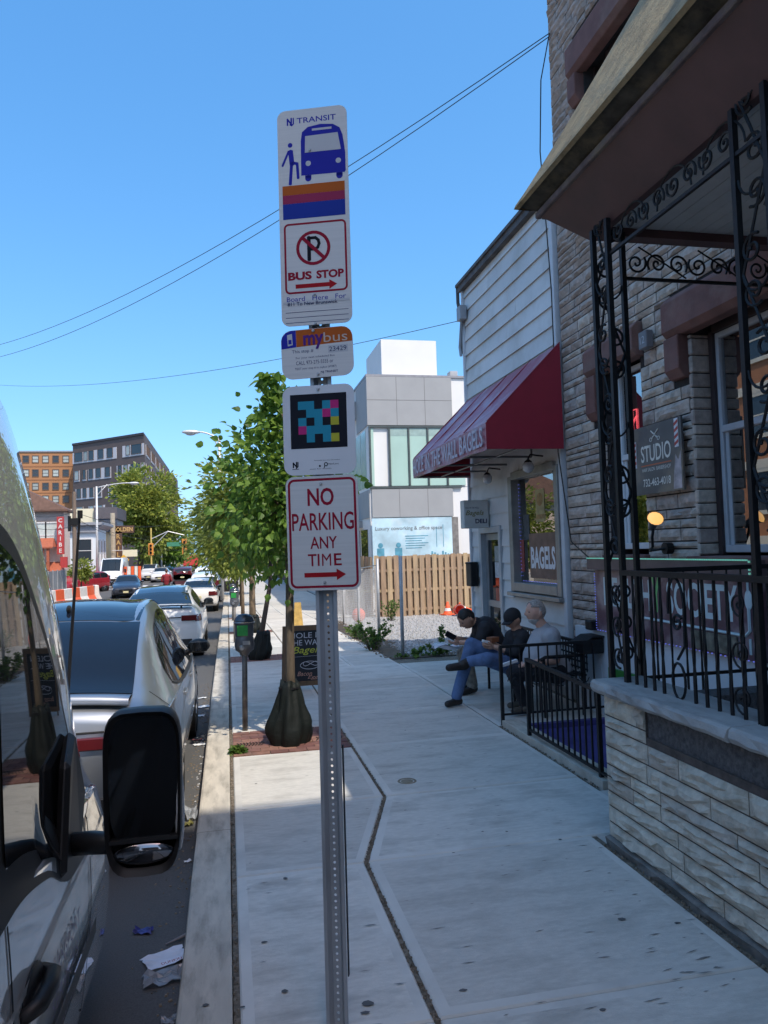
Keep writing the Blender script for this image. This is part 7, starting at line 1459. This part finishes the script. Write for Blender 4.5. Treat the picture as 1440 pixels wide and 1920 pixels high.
tree('big_tree', 'large sunlit spreading tree beside the cream building', -10.6, 97, [(0,0,0),(.1,0,2.5),(.5,0,4.5),(1,0,8)], (c.x+10.6-.5,0,7.4,4.6,4.2,5.6), 60, 9500, .34, lf_far, m_bark, .4, 1.5, 'leaf', .95, 31, z0=ZL, branches=14)
tree('big_tree', 'dark green tree lower down behind the big sunlit one', -9.2, 108, [(0,0,0),(.1,0,2),(.2,0,3.5),(.2,0,5)], (.3,0,3.4,3.8,3,3.0), 40, 4500, .34, lf_big, m_bark, .3, 1.5, 'leaf', .95, 32, z0=ZL)
c = at(152, 1060, 56); tree('small_tree', 'small round green tree beside the weathered pole', c.x, 56, [(0,0,0),(0,0,.8),(0,0,1.4),(0,0,2)], (0,0,1.75,.62,.6,.8), 22, 1100, .13, lf_far, m_bark, .06, 1.5, 'leaf', .3, 41, z0=ZL)
c = at(272, 1065, 112); tree('small_tree', 'small roadside tree under the far signals', c.x+.4, 118, [(0,0,0),(0,0,.8),(0,0,1.4),(0,0,3)], (0,0,2.2,1.6,1.5,1.6), 22, 900, .26, lf_far, m_bark, .1, 1.5, 'leaf', .5, 42, z0=ZL)
c = at(352, 1060, 140); tree('small_tree', 'low green tree at the far end of the road', c.x-.5, 140, [(0,0,0),(0,0,.8),(0,0,1.4),(0,0,3)], (0,0,2.0,2.2,1.5,1.5), 22, 800, .3, lf_far, m_bark, .1, 1.5, 'leaf', .6, 43, z0=ZL)
for k, (xx, yy_) in enumerate(((-10.6, 20), (-10.6, 34))):
    tree('far_side_tree', ['street tree across the road in front of the brick apartments', 'street tree across the road by the cream shops'][k], xx, yy_, [(0,0,0),(0,0,1.2),(0,0,2.4),(0,0,4)], (0,0,3.6,1.5,1.6,1.7), 40, 1500, .16, lf_far, m_bark, .1, 1.5, 'leaf', .45, 50+k, z0=gz(yy_))
# watering bags round the stems
def bag(x, y, r0, r1, h_, label, lean_=0.):
    rs = random.Random(int(y*10)); o = thing('watering_bag', label, 'tree bag', (x, y, gz(y)), 0, 'tree watering bags'); b_ = B(); n = 40; rows_ = []
    for i in range(12):
        t = i/11; r = lerp(r0*.88, r1, t**1.15)+.045*math.sin(math.pi*min(1, t*1.6))*(1-t)+.02*math.sin(math.pi*t); row_ = []
        for j in range(n): a = 2*math.pi*j/n; f = 1+.13*math.sin(4*a+1.3+t*1.6)*(1-.3*t)+.07*math.sin(9*a-t*3)+.05*math.sin(2*a+6*t)+.06*math.sin(3*a-9*t+x)*math.sin(6*t); row_.append((r*f*math.cos(a)+lean_*t, r*f*.85*math.sin(a), h_*t+.02*math.sin(3*a)*(1 if i == 11 else .3)-(.01 if i == 0 else 0)))
        rows_.append(row_+[row_[0]])
    rows_.append([(lean_+.05*math.cos(2*math.pi*j/n), .05*math.sin(2*math.pi*j/n), h_*.97) for j in range(n+1)])
    b_.grid(rows_); part(o, 'shell', b_, mat('bag_green', (.006,.009,.008), .6, var=.3, scale=5, bump=1., bscale=11, spec=.3), local=True, smooth=True)
    b_ = B(); b_.tube([(lean_+ (r1+.012)*math.cos(a), .85*(r1+.012)*math.sin(a), h_*.9) for a in np.linspace(0, 6.28, 20)], .012, 4); part(o, 'strap', b_, m_black, local=True); return o
bag(.575, 7.5, .19, .085, .6, 'dark green watering bag round the tree behind the signpost', .0); bag(.53, 13.78, .17, .11, .5, 'dark green watering bag slumped against the leaning tree', .08); bag(.62, 19.9, .2, .13, .45, 'dark watering bag on the tan-trunked tree')
# ------------------------------------------------------------------ people
m_skin = mat('skin', (.60,.34,.25), .5, var=.08, scale=12); m_skin2 = mat('skin_tan', (.50,.28,.19), .5, var=.08, scale=12)
m_gshirt = mat('grey_shirt', (.36,.37,.40), .85, var=.08, scale=8, bump=.35, bscale=14); m_bshirt = mat('black_shirt', (.017,.017,.021), .8, var=.15, scale=8, bump=.35, bscale=14); m_dtrs = mat('dark_trousers', (.016,.016,.022), .85, var=.2, scale=9, bump=.3, bscale=16)
m_jean = mat('blue_jeans', (.085,.145,.28), .85, var=.3, scale=7, bump=.4, bscale=18); m_camo = mat('camo_trousers', (.2,.19,.16), .9, var=.5, scale=14, bump=.3, bscale=18); m_shoe = mat('dark_shoe', (.022,.018,.016), .6, var=.2); m_boot = mat('brown_boot', (.075,.06,.045), .7, var=.2); m_red = mat('red_shirt', (.24,.02,.03), .85, var=.12, scale=4, bump=.3, bscale=14)
m_hairb = mat('black_hair', (.014,.011,.01), .6, var=.4, scale=60); m_hairg = mat('grey_hair', (.34,.30,.27), .7, var=.4, scale=70, bump=.5, bscale=200); m_capm = mat('black_cap', (.014,.014,.017), .8, var=.15)
def capsule(b_, a, c, ra, rc, n=12):
    a, c = Vector(a), Vector(c); d = (c-a); l = d.length; dn = d.normalized() if l > 1e-6 else Vector((0,0,1)); P, Rr = [], []
    for t in np.linspace(-math.pi/2, 0, 5)[1:]: P.append(a + dn*(ra*math.sin(t))); Rr.append(max(.002, ra*math.cos(t)))
    for t in np.linspace(0, math.pi/2, 5)[:-1]: P.append(c + dn*(rc*math.sin(t))); Rr.append(max(.002, rc*math.cos(t)))
    b_.tube(P, Rr, n)
def head_fn(d, q):
    x, y, z = q
    if z < 0: t = -z/.118; x *= 1-.30*t**1.5; y *= (1-.12*t) if y > 0 else (1-.35*t)
    if y > .03: 
        y += .004*math.exp(-((z-.028)/.012)**2)*math.exp(-(x/.05)**2)
        y -= .010*math.exp(-((abs(x)-.031)/.014)**2-((z-.008)/.013)**2)
        y += .027*math.exp(-(x/.012)**2)*math.exp(-((z+.022)/.02)**2) + .012*math.exp(-(x/.010)**2)*math.exp(-((z-.0)/.022)**2)
        y += .006*math.exp(-(x/.024)**2)*math.exp(-((z+.062)/.010)**2) - .004*math.exp(-(x/.03)**2)*math.exp(-((z+.074)/.006)**2)
        y += .011*math.exp(-(x/.026)**2)*math.exp(-((z+.1)/.016)**2)
    return Vector((x, y, z))
def hand(b_, w, d, pn, s_=1., curl=.6, side=1):
    """w: wrist, d: direction of the fingers, pn: palm normal (where the fingers curl to)"""
    w, d = Vector(w), Vector(d).normalized(); pn = Vector(pn); pn = (pn-d*pn.dot(d)).normalized(); sd = d.cross(pn)*side
    capsule(b_, w, w+d*.05*s_, .026*s_, .034*s_, 8); capsule(b_, w+d*.045*s_+sd*.022*s_, w+d*.085*s_+sd*.026*s_, .018*s_, .014*s_, 6); capsule(b_, w+d*.045*s_-sd*.022*s_, w+d*.082*s_-sd*.026*s_, .018*s_, .014*s_, 6)
    for k, (o_, l_) in enumerate(((.033,.066),(.011,.076),(-.011,.072),(-.031,.056))):
        p0 = w+d*.085*s_+sd*o_*s_; dd = (d+pn*curl*.4).normalized(); p1 = p0+dd*l_*.5*s_; d2 = (d*(1-curl*.8)+pn*curl*1.2).normalized(); p2 = p1+d2*l_*.32*s_; d3 = (d*(1-curl*1.5)+pn*curl*1.4).normalized(); p3 = p2+d3*l_*.25*s_
        b_.tube([p0-dd*.02*s_, p0, p1, p2, p3], [.0105*s_,.0105*s_,.0095*s_,.0085*s_,.006*s_], 6)
    t0 = w+d*.025*s_+sd*.028*s_; t1 = t0+(d*.6+sd*.7+pn*.35).normalized()*.042*s_; t2 = t1+(d*.85+sd*.1+pn*.5).normalized()*.035*s_; b_.tube([w+d*.01*s_+sd*.01*s_, t0, t1, t2], [.014*s_,.014*s_,.0115*s_,.008*s_], 6)
def person(label, segs, head, hands, group=None, hs=1., skin=None, hair=None, cap=None, beard=None, vox=.0085, name='person', bald=0.):
    """segs: (a, b, ra, rb, material); head: (centre, face dir, up dir)"""
    skin = skin or m_skin; mats, b_ = [], B()
    lo = Vector(head[0]); lo.z = min(min(s_[0].z, s_[1].z) for s_ in segs)-.06; o = thing(name, label, 'person', lo, 0, group)
    for a, c, ra, rc, m_ in segs:
        capsule(b_, a, c, ra, rc)
        if m_ not in mats: mats.append(m_)
    if skin not in mats: mats.append(skin)
    me = b_.mesh('body_base', mats); tmp = bpy.data.objects.new('body_base', me); COL.objects.link(tmp)
    md = tmp.modifiers.new('r', 'REMESH'); md.mode = 'VOXEL'; md.voxel_size = vox; md.use_smooth_shade = True; sm = tmp.modifiers.new('s', 'SMOOTH'); sm.factor = .5; sm.iterations = 6
    dg = bpy.context.evaluated_depsgraph_get(); em = tmp.evaluated_get(dg).to_mesh(); V = np.array([tuple(v.co) for v in em.vertices]); F = [tuple(p_.vertices) for p_ in em.polygons]; tmp.evaluated_get(dg).to_mesh_clear(); bpy.data.objects.remove(tmp)
    cen = np.array([V[list(f)].mean(0) for f in F]); best = np.full(len(F), 9.); idx = np.zeros(len(F), int)
    for a, c, ra, rc, m_ in segs:
        a_, c_ = np.array(a), np.array(c); d = c_-a_; l2 = max(1e-9, d@d); t = np.clip((cen-a_)@d/l2, 0, 1); dist = np.linalg.norm(cen-(a_+t[:,None]*d), axis=1)-(ra+(rc-ra)*t); k = dist < best; best[k] = dist[k]; idx[k] = mats.index(m_)
    bb_ = B(); bb_.v = [tuple(v) for v in V]; bb_.f = F; bb_.m = idx.tolist(); bb_.c = mats.index(skin)
    hc, fd, ud = [Vector(q) for q in head]; fd.normalize(); ud = (ud-fd*ud.dot(fd)).normalized(); xr = fd.cross(ud); rot = Matrix((xr, fd, ud)).transposed()
    rad = (.077*hs, .100*hs, .118*hs); bb_.ell(hc, rad, 36, 28, rot, head_fn)
    for sg in (1,-1): bb_.ell(hc+rot @ Vector((sg*.077*hs, -.008, -.006)), (.011,.022,.034), 8, 6, rot)
    for w_, d_, pn_, cu_, sd_ in hands: hand(bb_, w_, d_, pn_, 1., cu_, sd_)
    part(o, 'body', bb_, mats, smooth=True)
    e_ = B()
    for sg in (1,-1): e_.ell(hc+rot @ Vector((sg*.031*hs, .0855*hs, .008)), (.013,.008,.007), 10, 6, rot); e_.tube([hc+rot @ Vector((sg*x, .095-abs(x)*.16, .026)) for x in (.016,.032,.047)], .004, 4)
    part(o, 'eyes_and_brows', e_, m_hairb, smooth=True)
    def shell(nm, m_, f, keep, k=1.):
        s_ = B(); t_ = B().ell((0,0,0), rad, 36, 28, None, head_fn); fs = []
        for fa in t_.f:
            c = sum((Vector(t_.v[i]) for i in fa), Vector())/len(fa)
            if keep(c): fs.append(fa)
        s_.add([hc + rot @ (Vector(q)*f) for q in t_.v], fs); me_ = part(o, nm, s_, m_, smooth=True); md_ = me_.modifiers.new('t', 'SOLIDIFY'); md_.thickness = .012; md_.offset = -1
    if hair: shell('hair', hair, 1.07, lambda c: (c.z > .05+.02*bald and c.y < .085-bald*.02) or (c.y < .0 and c.z > -.02) or (c.y < -.045 and c.z > -.07))
    if beard: shell('beard', beard, 1.03, lambda c: c.z < (-.072 if bald else -.05) and c.y > .0 and not (abs(c.x) < .02 and -.08 < c.z < -.058 and c.y > .08))
    if cap:
        s_ = B(); t_ = B().ell((0,0,0), (.087*hs,.108*hs,.098*hs), 28, 18, None, None); fs = [fa for fa in t_.f if sum(t_.v[i][2] for i in fa)/len(fa) > -.012]; s_.add([hc + rot @ (Vector(q)+Vector((0,-.004,.035))) for q in t_.v], fs); ca_ = part(o, 'cap', s_, cap, smooth=True)
        s_ = B(); rows_ = []
        for i in range(5): y = .085+.085*i/4; rows_.append([hc+rot @ Vector((x*(1-.12*(i/4)**2), y-(abs(x)/.085)**2*.035, .032-.012*(i/4)-(x/.085)**2*.018)) for x in np.linspace(-.082,.082,9)])
        s_.grid(rows_); br = part(ca_, 'brim', s_, cap, smooth=True); md_ = br.modifiers.new('t', 'SOLIDIFY'); md_.thickness = .006
    return o
# --- man in grey shirt (nearest): sits facing the road
Ym = 7.98; A = lambda px, py, dy=0.: at(px, py, Ym+dy)
pel, bel, che, nek = A(1044,1258), A(1022,1236), A(1022,1202), A(1019,1178); hc = A(1004,1148)
sn, sf = A(1032,1194,-.19), A(1028,1194,.19); en_, ef = A(1042,1237,-.24), A(1034,1236,.22); wn, wf = A(986,1246,-.17), A(985,1243,.12)
hn, hf = A(1044,1262,-.1), A(1044,1262,.1); kn, kf = A(963,1262,-.14), A(965,1258,.13); an, af = A(984,1333,-.12), A(978,1322,.14); an.z = af.z = .12
S_ = [(pel,bel+Vector((-.07,0,0)),.18,.19,m_gshirt),(bel+Vector((-.06,0,.02)),che,.2,.18,m_gshirt),(che,nek,.15,.08,m_gshirt),(nek,hc-Vector((0,0,.04)),.066,.062,m_skin),(sn,sf,.10,.10,m_gshirt),(che,(sn+sf)/2,.16,.13,m_gshirt),
  (sn,sn.lerp(en_,.72),.092,.082,m_gshirt),(sn.lerp(en_,.6),en_,.055,.05,m_skin),(en_,wn,.05,.034,m_skin),(sf,sf.lerp(ef,.72),.085,.075,m_gshirt),(ef,wf,.05,.034,m_skin),(sf.lerp(ef,.6),ef,.052,.05,m_skin),
  (pel,hn,.15,.125,m_dtrs),(pel,hf,.15,.125,m_dtrs),(hn,kn,.115,.085,m_dtrs),(hf,kf,.115,.085,m_dtrs),(kn,an,.08,.055,m_dtrs),(kf,af,.08,.055,m_dtrs),
  (an-Vector((0,0,.02)),an+Vector((-.0,-.03,-.05)),.045,.045,m_boot),(an+Vector((.02,0,-.055)),an+Vector((-.14,-.03,-.06)),.042,.036,m_boot),(af+Vector((.02,0,-.055)),af+Vector((-.14,.0,-.06)),.042,.036,m_boot)]
def ground_shift(S, zf=.035):
    return S
person('older man with short grey hair and beard in a grey shirt, nearest on the bench', S_, (hc, (-1,-.12,.02), (0,0,1)), [(wn,(-1,.3,-.35),(-.2,.1,-1),.35,-1),(wf,(-1,-.3,-.35),(-.2,0,-1),.35,1)], 'men on the bench', 1.18, m_skin, m_hairg, None, mat('grey_beard', (.45,.42,.39), .8, var=.3, scale=60), bald=.6)
# --- man with cap
Ym = 8.55; pel, bel, che, nek = A(962,1246), A(968,1228), A(972,1200), A(972,1184,-.02); hc = A(962,1161,-.04)
sn, sf = A(980,1195,-.17), A(960,1194,.17); en_, ef = A(966,1224,-.2), A(946,1220,.18); wn, wf = A(927,1213,-.12), A(926,1208,.06)
hn, hf = A(960,1250,-.09), A(958,1248,.09); kn = A(914,1236,-.34); an = A(880,1240,-.05); kf = A(884,1208,.1); af = A(856,1302,.02); af.z = .12
S_ = [(pel,bel,.15,.15,m_bshirt),(bel,che,.15,.155,m_bshirt),(che,nek,.13,.07,m_bshirt),(nek,hc-Vector((0,0,.05)),.062,.058,m_skin2),(sn,sf,.095,.095,m_bshirt),(sn,en_,.08,.062,m_bshirt),(en_,en_.lerp(wn,.35),.06,.055,m_bshirt),(en_.lerp(wn,.3),wn,.045,.032,m_skin2),(sf,ef,.08,.062,m_bshirt),(ef,wf,.048,.032,m_skin2),
  (pel,hn,.14,.115,m_jean),(pel,hf,.14,.115,m_jean),(hn,kn,.11,.085,m_jean),(kn,an,.082,.062,m_jean),(hf,kf,.11,.085,m_jean),(kf,af,.082,.065,m_jean),
  (an,A(868,1246,-.08),.055,.056,m_shoe),(A(872,1248,-.06),A(842,1252,-.12),.052,.044,m_shoe),(af+Vector((0,0,-.03)),af+Vector((.01,0,-.05)),.05,.05,m_shoe),(af+Vector((.03,0,-.065)),af+Vector((-.13,-.06,-.075)),.045,.04,m_shoe)]
person('bearded man in black cap and black shirt, blue jeans, one ankle on his knee', S_, (hc, (-.86,-.3,-.42), (-.35,-.1,.9)), [(wn,(-1,.25,.05),(0,.4,.6),.6,-1),(wf,(-1,-.1,.0),(0,-.4,.5),.6,1)], 'men on the bench', 1.08, m_skin2, m_hairb, m_capm, None)
cup = A(915,1205,-.04); hp = A(922,1201,-.02)
# --- man in black tee leaning over his knees
Ym = 9.25; pel, bel, che, nek = A(930,1228), A(922,1204), A(910,1181), A(893,1168,-.02); hc = A(875,1160,-.05)
sn, sf = A(910,1179,-.19), A(902,1177,.17); en_, ef = A(897,1204,-.22), A(886,1203,.2); wn, wf = A(862,1205,-.12), A(858,1197,.08)
hn, hf = A(928,1232,-.09), A(926,1230,.09); kn, kf = A(873,1226,-.12), A(868,1224,.12); an, af = A(886,1288,-.08), A(878,1283,.12); an.z = af.z = .12
S_ = [(pel,bel,.16,.17,m_bshirt),(bel,che,.175,.18,m_bshirt),(che,nek,.15,.08,m_bshirt),(nek,hc.lerp(nek,.3),.064,.06,m_skin2),(sn,sf,.1,.1,m_bshirt),(sn,sn.lerp(en_,.65),.088,.075,m_bshirt),(sn.lerp(en_,.5),en_,.052,.046,m_skin2),(en_,wn,.046,.032,m_skin2),(sf,sf.lerp(ef,.65),.088,.075,m_bshirt),(ef,wf,.046,.032,m_skin2),
  (pel,hn,.14,.115,m_camo),(pel,hf,.14,.115,m_camo),(hn,kn,.11,.085,m_camo),(hf,kf,.11,.085,m_camo),(kn,an,.085,.07,m_camo),(kf,af,.085,.07,m_camo),(an+Vector((.02,0,-.05)),an+Vector((-.15,-.05,-.08)),.05,.042,m_shoe),(af+Vector((.02,0,-.05)),af+Vector((-.15,-.03,-.08)),.05,.042,m_shoe)]
person('dark-haired man in black T-shirt bent over his phone, far end of the bench', S_, (hc, (-.80,-.22,-.58), (-.5,-.12,.8)), [(wn,(-1,.1,.0),(.0,.3,1),.5,-1),(wf,(-1,-.1,.15),(0,-.3,1),.5,1)], 'men on the bench', 1.14, m_skin2, m_hairb, None, None)
def held(name, label, cat, c, size, rot, m_, bevel=.004):
    b_ = B(); b_.obox((0,0,0), size, rot); solo(name, b_, m_, label, cat, None, None, bevel=bevel) if False else None
    me = B(); me.obox(c, size, rot); return solo(name, me, m_, label, cat, loc=c, bevel=bevel)
Ym = 9.25; held('mobile_phone', 'dark phone held up by the man in the black T-shirt', 'phone', A(845,1192,.02), (.075,.012,.15), Matrix.Rotation(R(-60), 3, 'Y'), mat('phone_black', (.01,.01,.012), .2, var=0)); 
b_ = B(); c = A(838,1212,-.1); rows_ = [[c+Vector((-.17+.34*i/6, -.12+.24*j/5, .02*math.sin(i*1.1)+.03*math.sin(j*.9+i*.5))) for j in range(6)] for i in range(7)]; b_.grid(rows_); b_.grid([[p_+Vector((-.02,.0,-.006)) for p_ in r_] for r_ in rows_]); solo('folded_papers', b_, mat('paper_sheet', (.62,.65,.72), .7, var=.1, scale=9), 'crumpled white papers held by the bent-over man', 'papers', loc=c)
Ym = 8.55; held('food_box', 'brown takeaway box held by the man in the cap', 'food box', A(924,1199,-.02), (.12,.1,.06), rotz(.4), mat('brown_card', (.22,.075,.03), .7, var=.1)); held('napkin', 'white napkin folded in the hands of the capped man', 'napkin', A(911,1203,-.08), (.09,.05,.03), rotz(.2) @ Matrix.Rotation(.3,3,'Y'), mat('litter_white', (0,0,0)))
Ym = 7.98; held('paper_towel', 'rolled white paper lying on the older man’s knee'.replace('’', "'"), 'paper', A(955,1243,-.12), (.2,.04,.035), rotz(.15) @ Matrix.Rotation(-.2,3,'Y'), mat('litter_white', (0,0,0)))
# --- man in red up the street
c = at(312, 1072, 46); g0 = Vector((c.x, 46, rz_(46)+.03)); V3 = lambda x, y, z: g0+Vector((x, y, z))
S_ = [(V3(0,0,.95),V3(0,0,1.15),.15,.17,m_red),(V3(0,0,1.15),V3(0,0,1.36),.18,.17,m_red),(V3(-.17,0,1.4),V3(.17,0,1.4),.1,.1,m_red),(V3(0,0,1.42),V3(0,.01,1.58),.065,.06,m_skin),(V3(-.21,0,1.38),V3(-.28,.02,1.12),.075,.06,m_red),(V3(-.28,.02,1.12),V3(-.16,.2,1.0),.06,.04,m_red),(V3(.21,0,1.38),V3(.28,.02,1.12),.075,.06,m_red),(V3(.28,.02,1.12),V3(.16,.2,1.0),.06,.04,m_red),
  (V3(-.09,0,.92),V3(-.11,.03,.5),.11,.075,m_dtrs),(V3(-.11,.03,.5),V3(-.11,0,.1),.072,.05,m_dtrs),(V3(.09,0,.92),V3(.12,-.05,.5),.11,.075,m_dtrs),(V3(.12,-.05,.5),V3(.13,-.1,.1),.072,.05,m_dtrs),(V3(-.11,0,.05),V3(-.11,.15,.045),.045,.04,m_shoe),(V3(.13,-.1,.05),V3(.13,.05,.045),.045,.04,m_shoe)]
person('person in a red shirt with short reddish hair standing in the road, back turned', S_, (V3(0,.01,1.68), (0,1,0), (0,0,1)), [(V3(-.16,.2,1.0),(.3,1,0),(1,0,0),.4,1),(V3(.16,.2,1.0),(-.3,1,0),(-1,0,0),.4,-1)], None, 1.0, m_skin, mat('brown_hair', (.10,.05,.03), .7, var=.3, scale=40), vox=.014)
# pedestrians by the shops far right
# ------------------------------------------------------------------ litter in the gutter
m_lit = mat('litter_white', (0,0,0)); GZ = rz_(0)+.004
def sheet(px, py, w_, h_, label, m_, rzv=0, crump=.02, cat='litter', name='paper_litter', z=None, group=None):
    p_ = ground_at(px, py, GZ if z is None else z); rs = random.Random(px+py); b_ = B(); n = 7; ro = rotz(rzv)
    rows_ = [[p_ + ro @ Vector(((i/(n-1)-.5)*w_*(1+.1*rs.uniform(-1,1)), (j/(n-1)-.5)*h_*(1+.1*rs.uniform(-1,1)), .004+crump*rs.random()*(.4+.6*abs(i-3)/3))) for j in range(n)] for i in range(n)]
    b_.grid(rows_[::-1]); return solo(name, b_, m_, label, cat, group, loc=p_)
m_blue = mat('wrapper_blue', (.05,.06,.25), .3, var=.5, scale=20); m_clear = mat('clear_plastic', (.5,.53,.57), .15, var=.2, scale=12, trans=.55)
o = sheet(308, 1800, .2, .13, 'flat white paper bag with red print lying in the gutter by the kerb', mat('paper_sheet', (0,0,0)), .35, .02)
b_ = B(); p_ = ground_at(322, 1803, GZ+.03); put_text(b_, 'DUNKIN', p_, (.93,.36,0), (-.36,.93,0), w=.1, h=.022, d=.004); part(o, 'print', b_, inks['red'])
sheet(308, 1836, .19, .13, 'clear crumpled plastic bag next to the printed paper bag', m_clear, .2, .045, name='plastic_bag'); sheet(268, 1750, .1, .05, 'blue crumpled wrapper on the asphalt by the van', m_blue, -.2, .03, name='blue_wrapper')
b_ = B(); p_ = ground_at(330, 1763, GZ+.008); b_.tube([p_+Vector((-.05,-.03,0)), p_+Vector((.06,.03,.01))], [.004,.011], 6); solo('cigar_stub', b_, mat('stub_grey', (.22,.2,.2), .8), 'thin grey stub leaning on the kerb', 'litter')
sheet(318, 1916, .07, .05, 'small pale blue scrap at the bottom edge by the kerb', m_clear, 0, .02); sheet(355, 1532, .11, .22, 'heap of clear plastic and leaves against the kerb beside the van mirror', m_clear, .1, .09, name='plastic_bag')
sheet(352, 1548, .08, .06, 'yellow-green crushed leaves under the clear plastic heap', mat('leaf_litter', (.15,.14,.04), .8, var=.5, scale=30), .4, .04, name='leaf_litter')
sheet(352, 1616, .05, .03, 'small white scrap in the gutter below the clear plastic heap', m_lit, .5, .01)
for k, (px, py, w_, h_, a, lb) in enumerate(((378,1326,.19,.12,.2,'white paper sheet in the gutter beside the silver car'),(374,1343,.13,.1,-.2,'smaller white sheet just nearer than the one by the silver car'),(372,1310,.2,.05,.1,'narrow pale strip in the gutter farthest from the van'),(374,1397,.13,.07,.3,'bright white scrap on the sunlit gutter'),(370,1388,.1,.04,0,'faded red scrap next to the bright white one'))):
    sheet(px, py, w_, h_, lb, m_lit if k != 4 else mat('faded_red_print', (.45,.15,.14), .8), a, .015)
b_ = B(); rs = random.Random(77)
for i in range(420):
    y = 3.2+rs.random()**.8*9; x = -.26-abs(rs.gauss(0,.09)); s_ = rs.uniform(.004,.014); b_.obox((x, y, rz_(y)+.004+s_*.2), (s_*rs.uniform(.6,2), s_, s_*.5), rotz(rs.uniform(0,3)), .7)
solo('gutter_grit', b_, mat('debris', (0,0,0)), 'grit and leaf crumbs along the gutter', 'debris', kind='stuff')
b_ = B()
for i in range(26):
    y = 5.9+rs.random()*3.2; x = -.27-abs(rs.gauss(0,.06)); s_ = rs.uniform(.004,.014); b_.obox((x, y, rz_(y)+.006), (s_*1.6, s_, .003), rotz(rs.uniform(0,3)))
solo('paper_scraps', b_, m_lit, 'tiny white scraps scattered on the gutter by the silver car', 'litter', kind='stuff')
p_ = ground_at(548, 1371, .0); b_ = B(); rows_ = [[p_+Vector((.09*(i/4-.5)*2, .05*(j/4-.5)*2, .01+.02*math.sin(i+j))) for j in range(5)] for i in range(5)]; b_.grid(rows_[::-1]); solo('paper_litter', b_, m_lit, 'pale scrap of paper on the brick pit beside the green bag', 'litter')
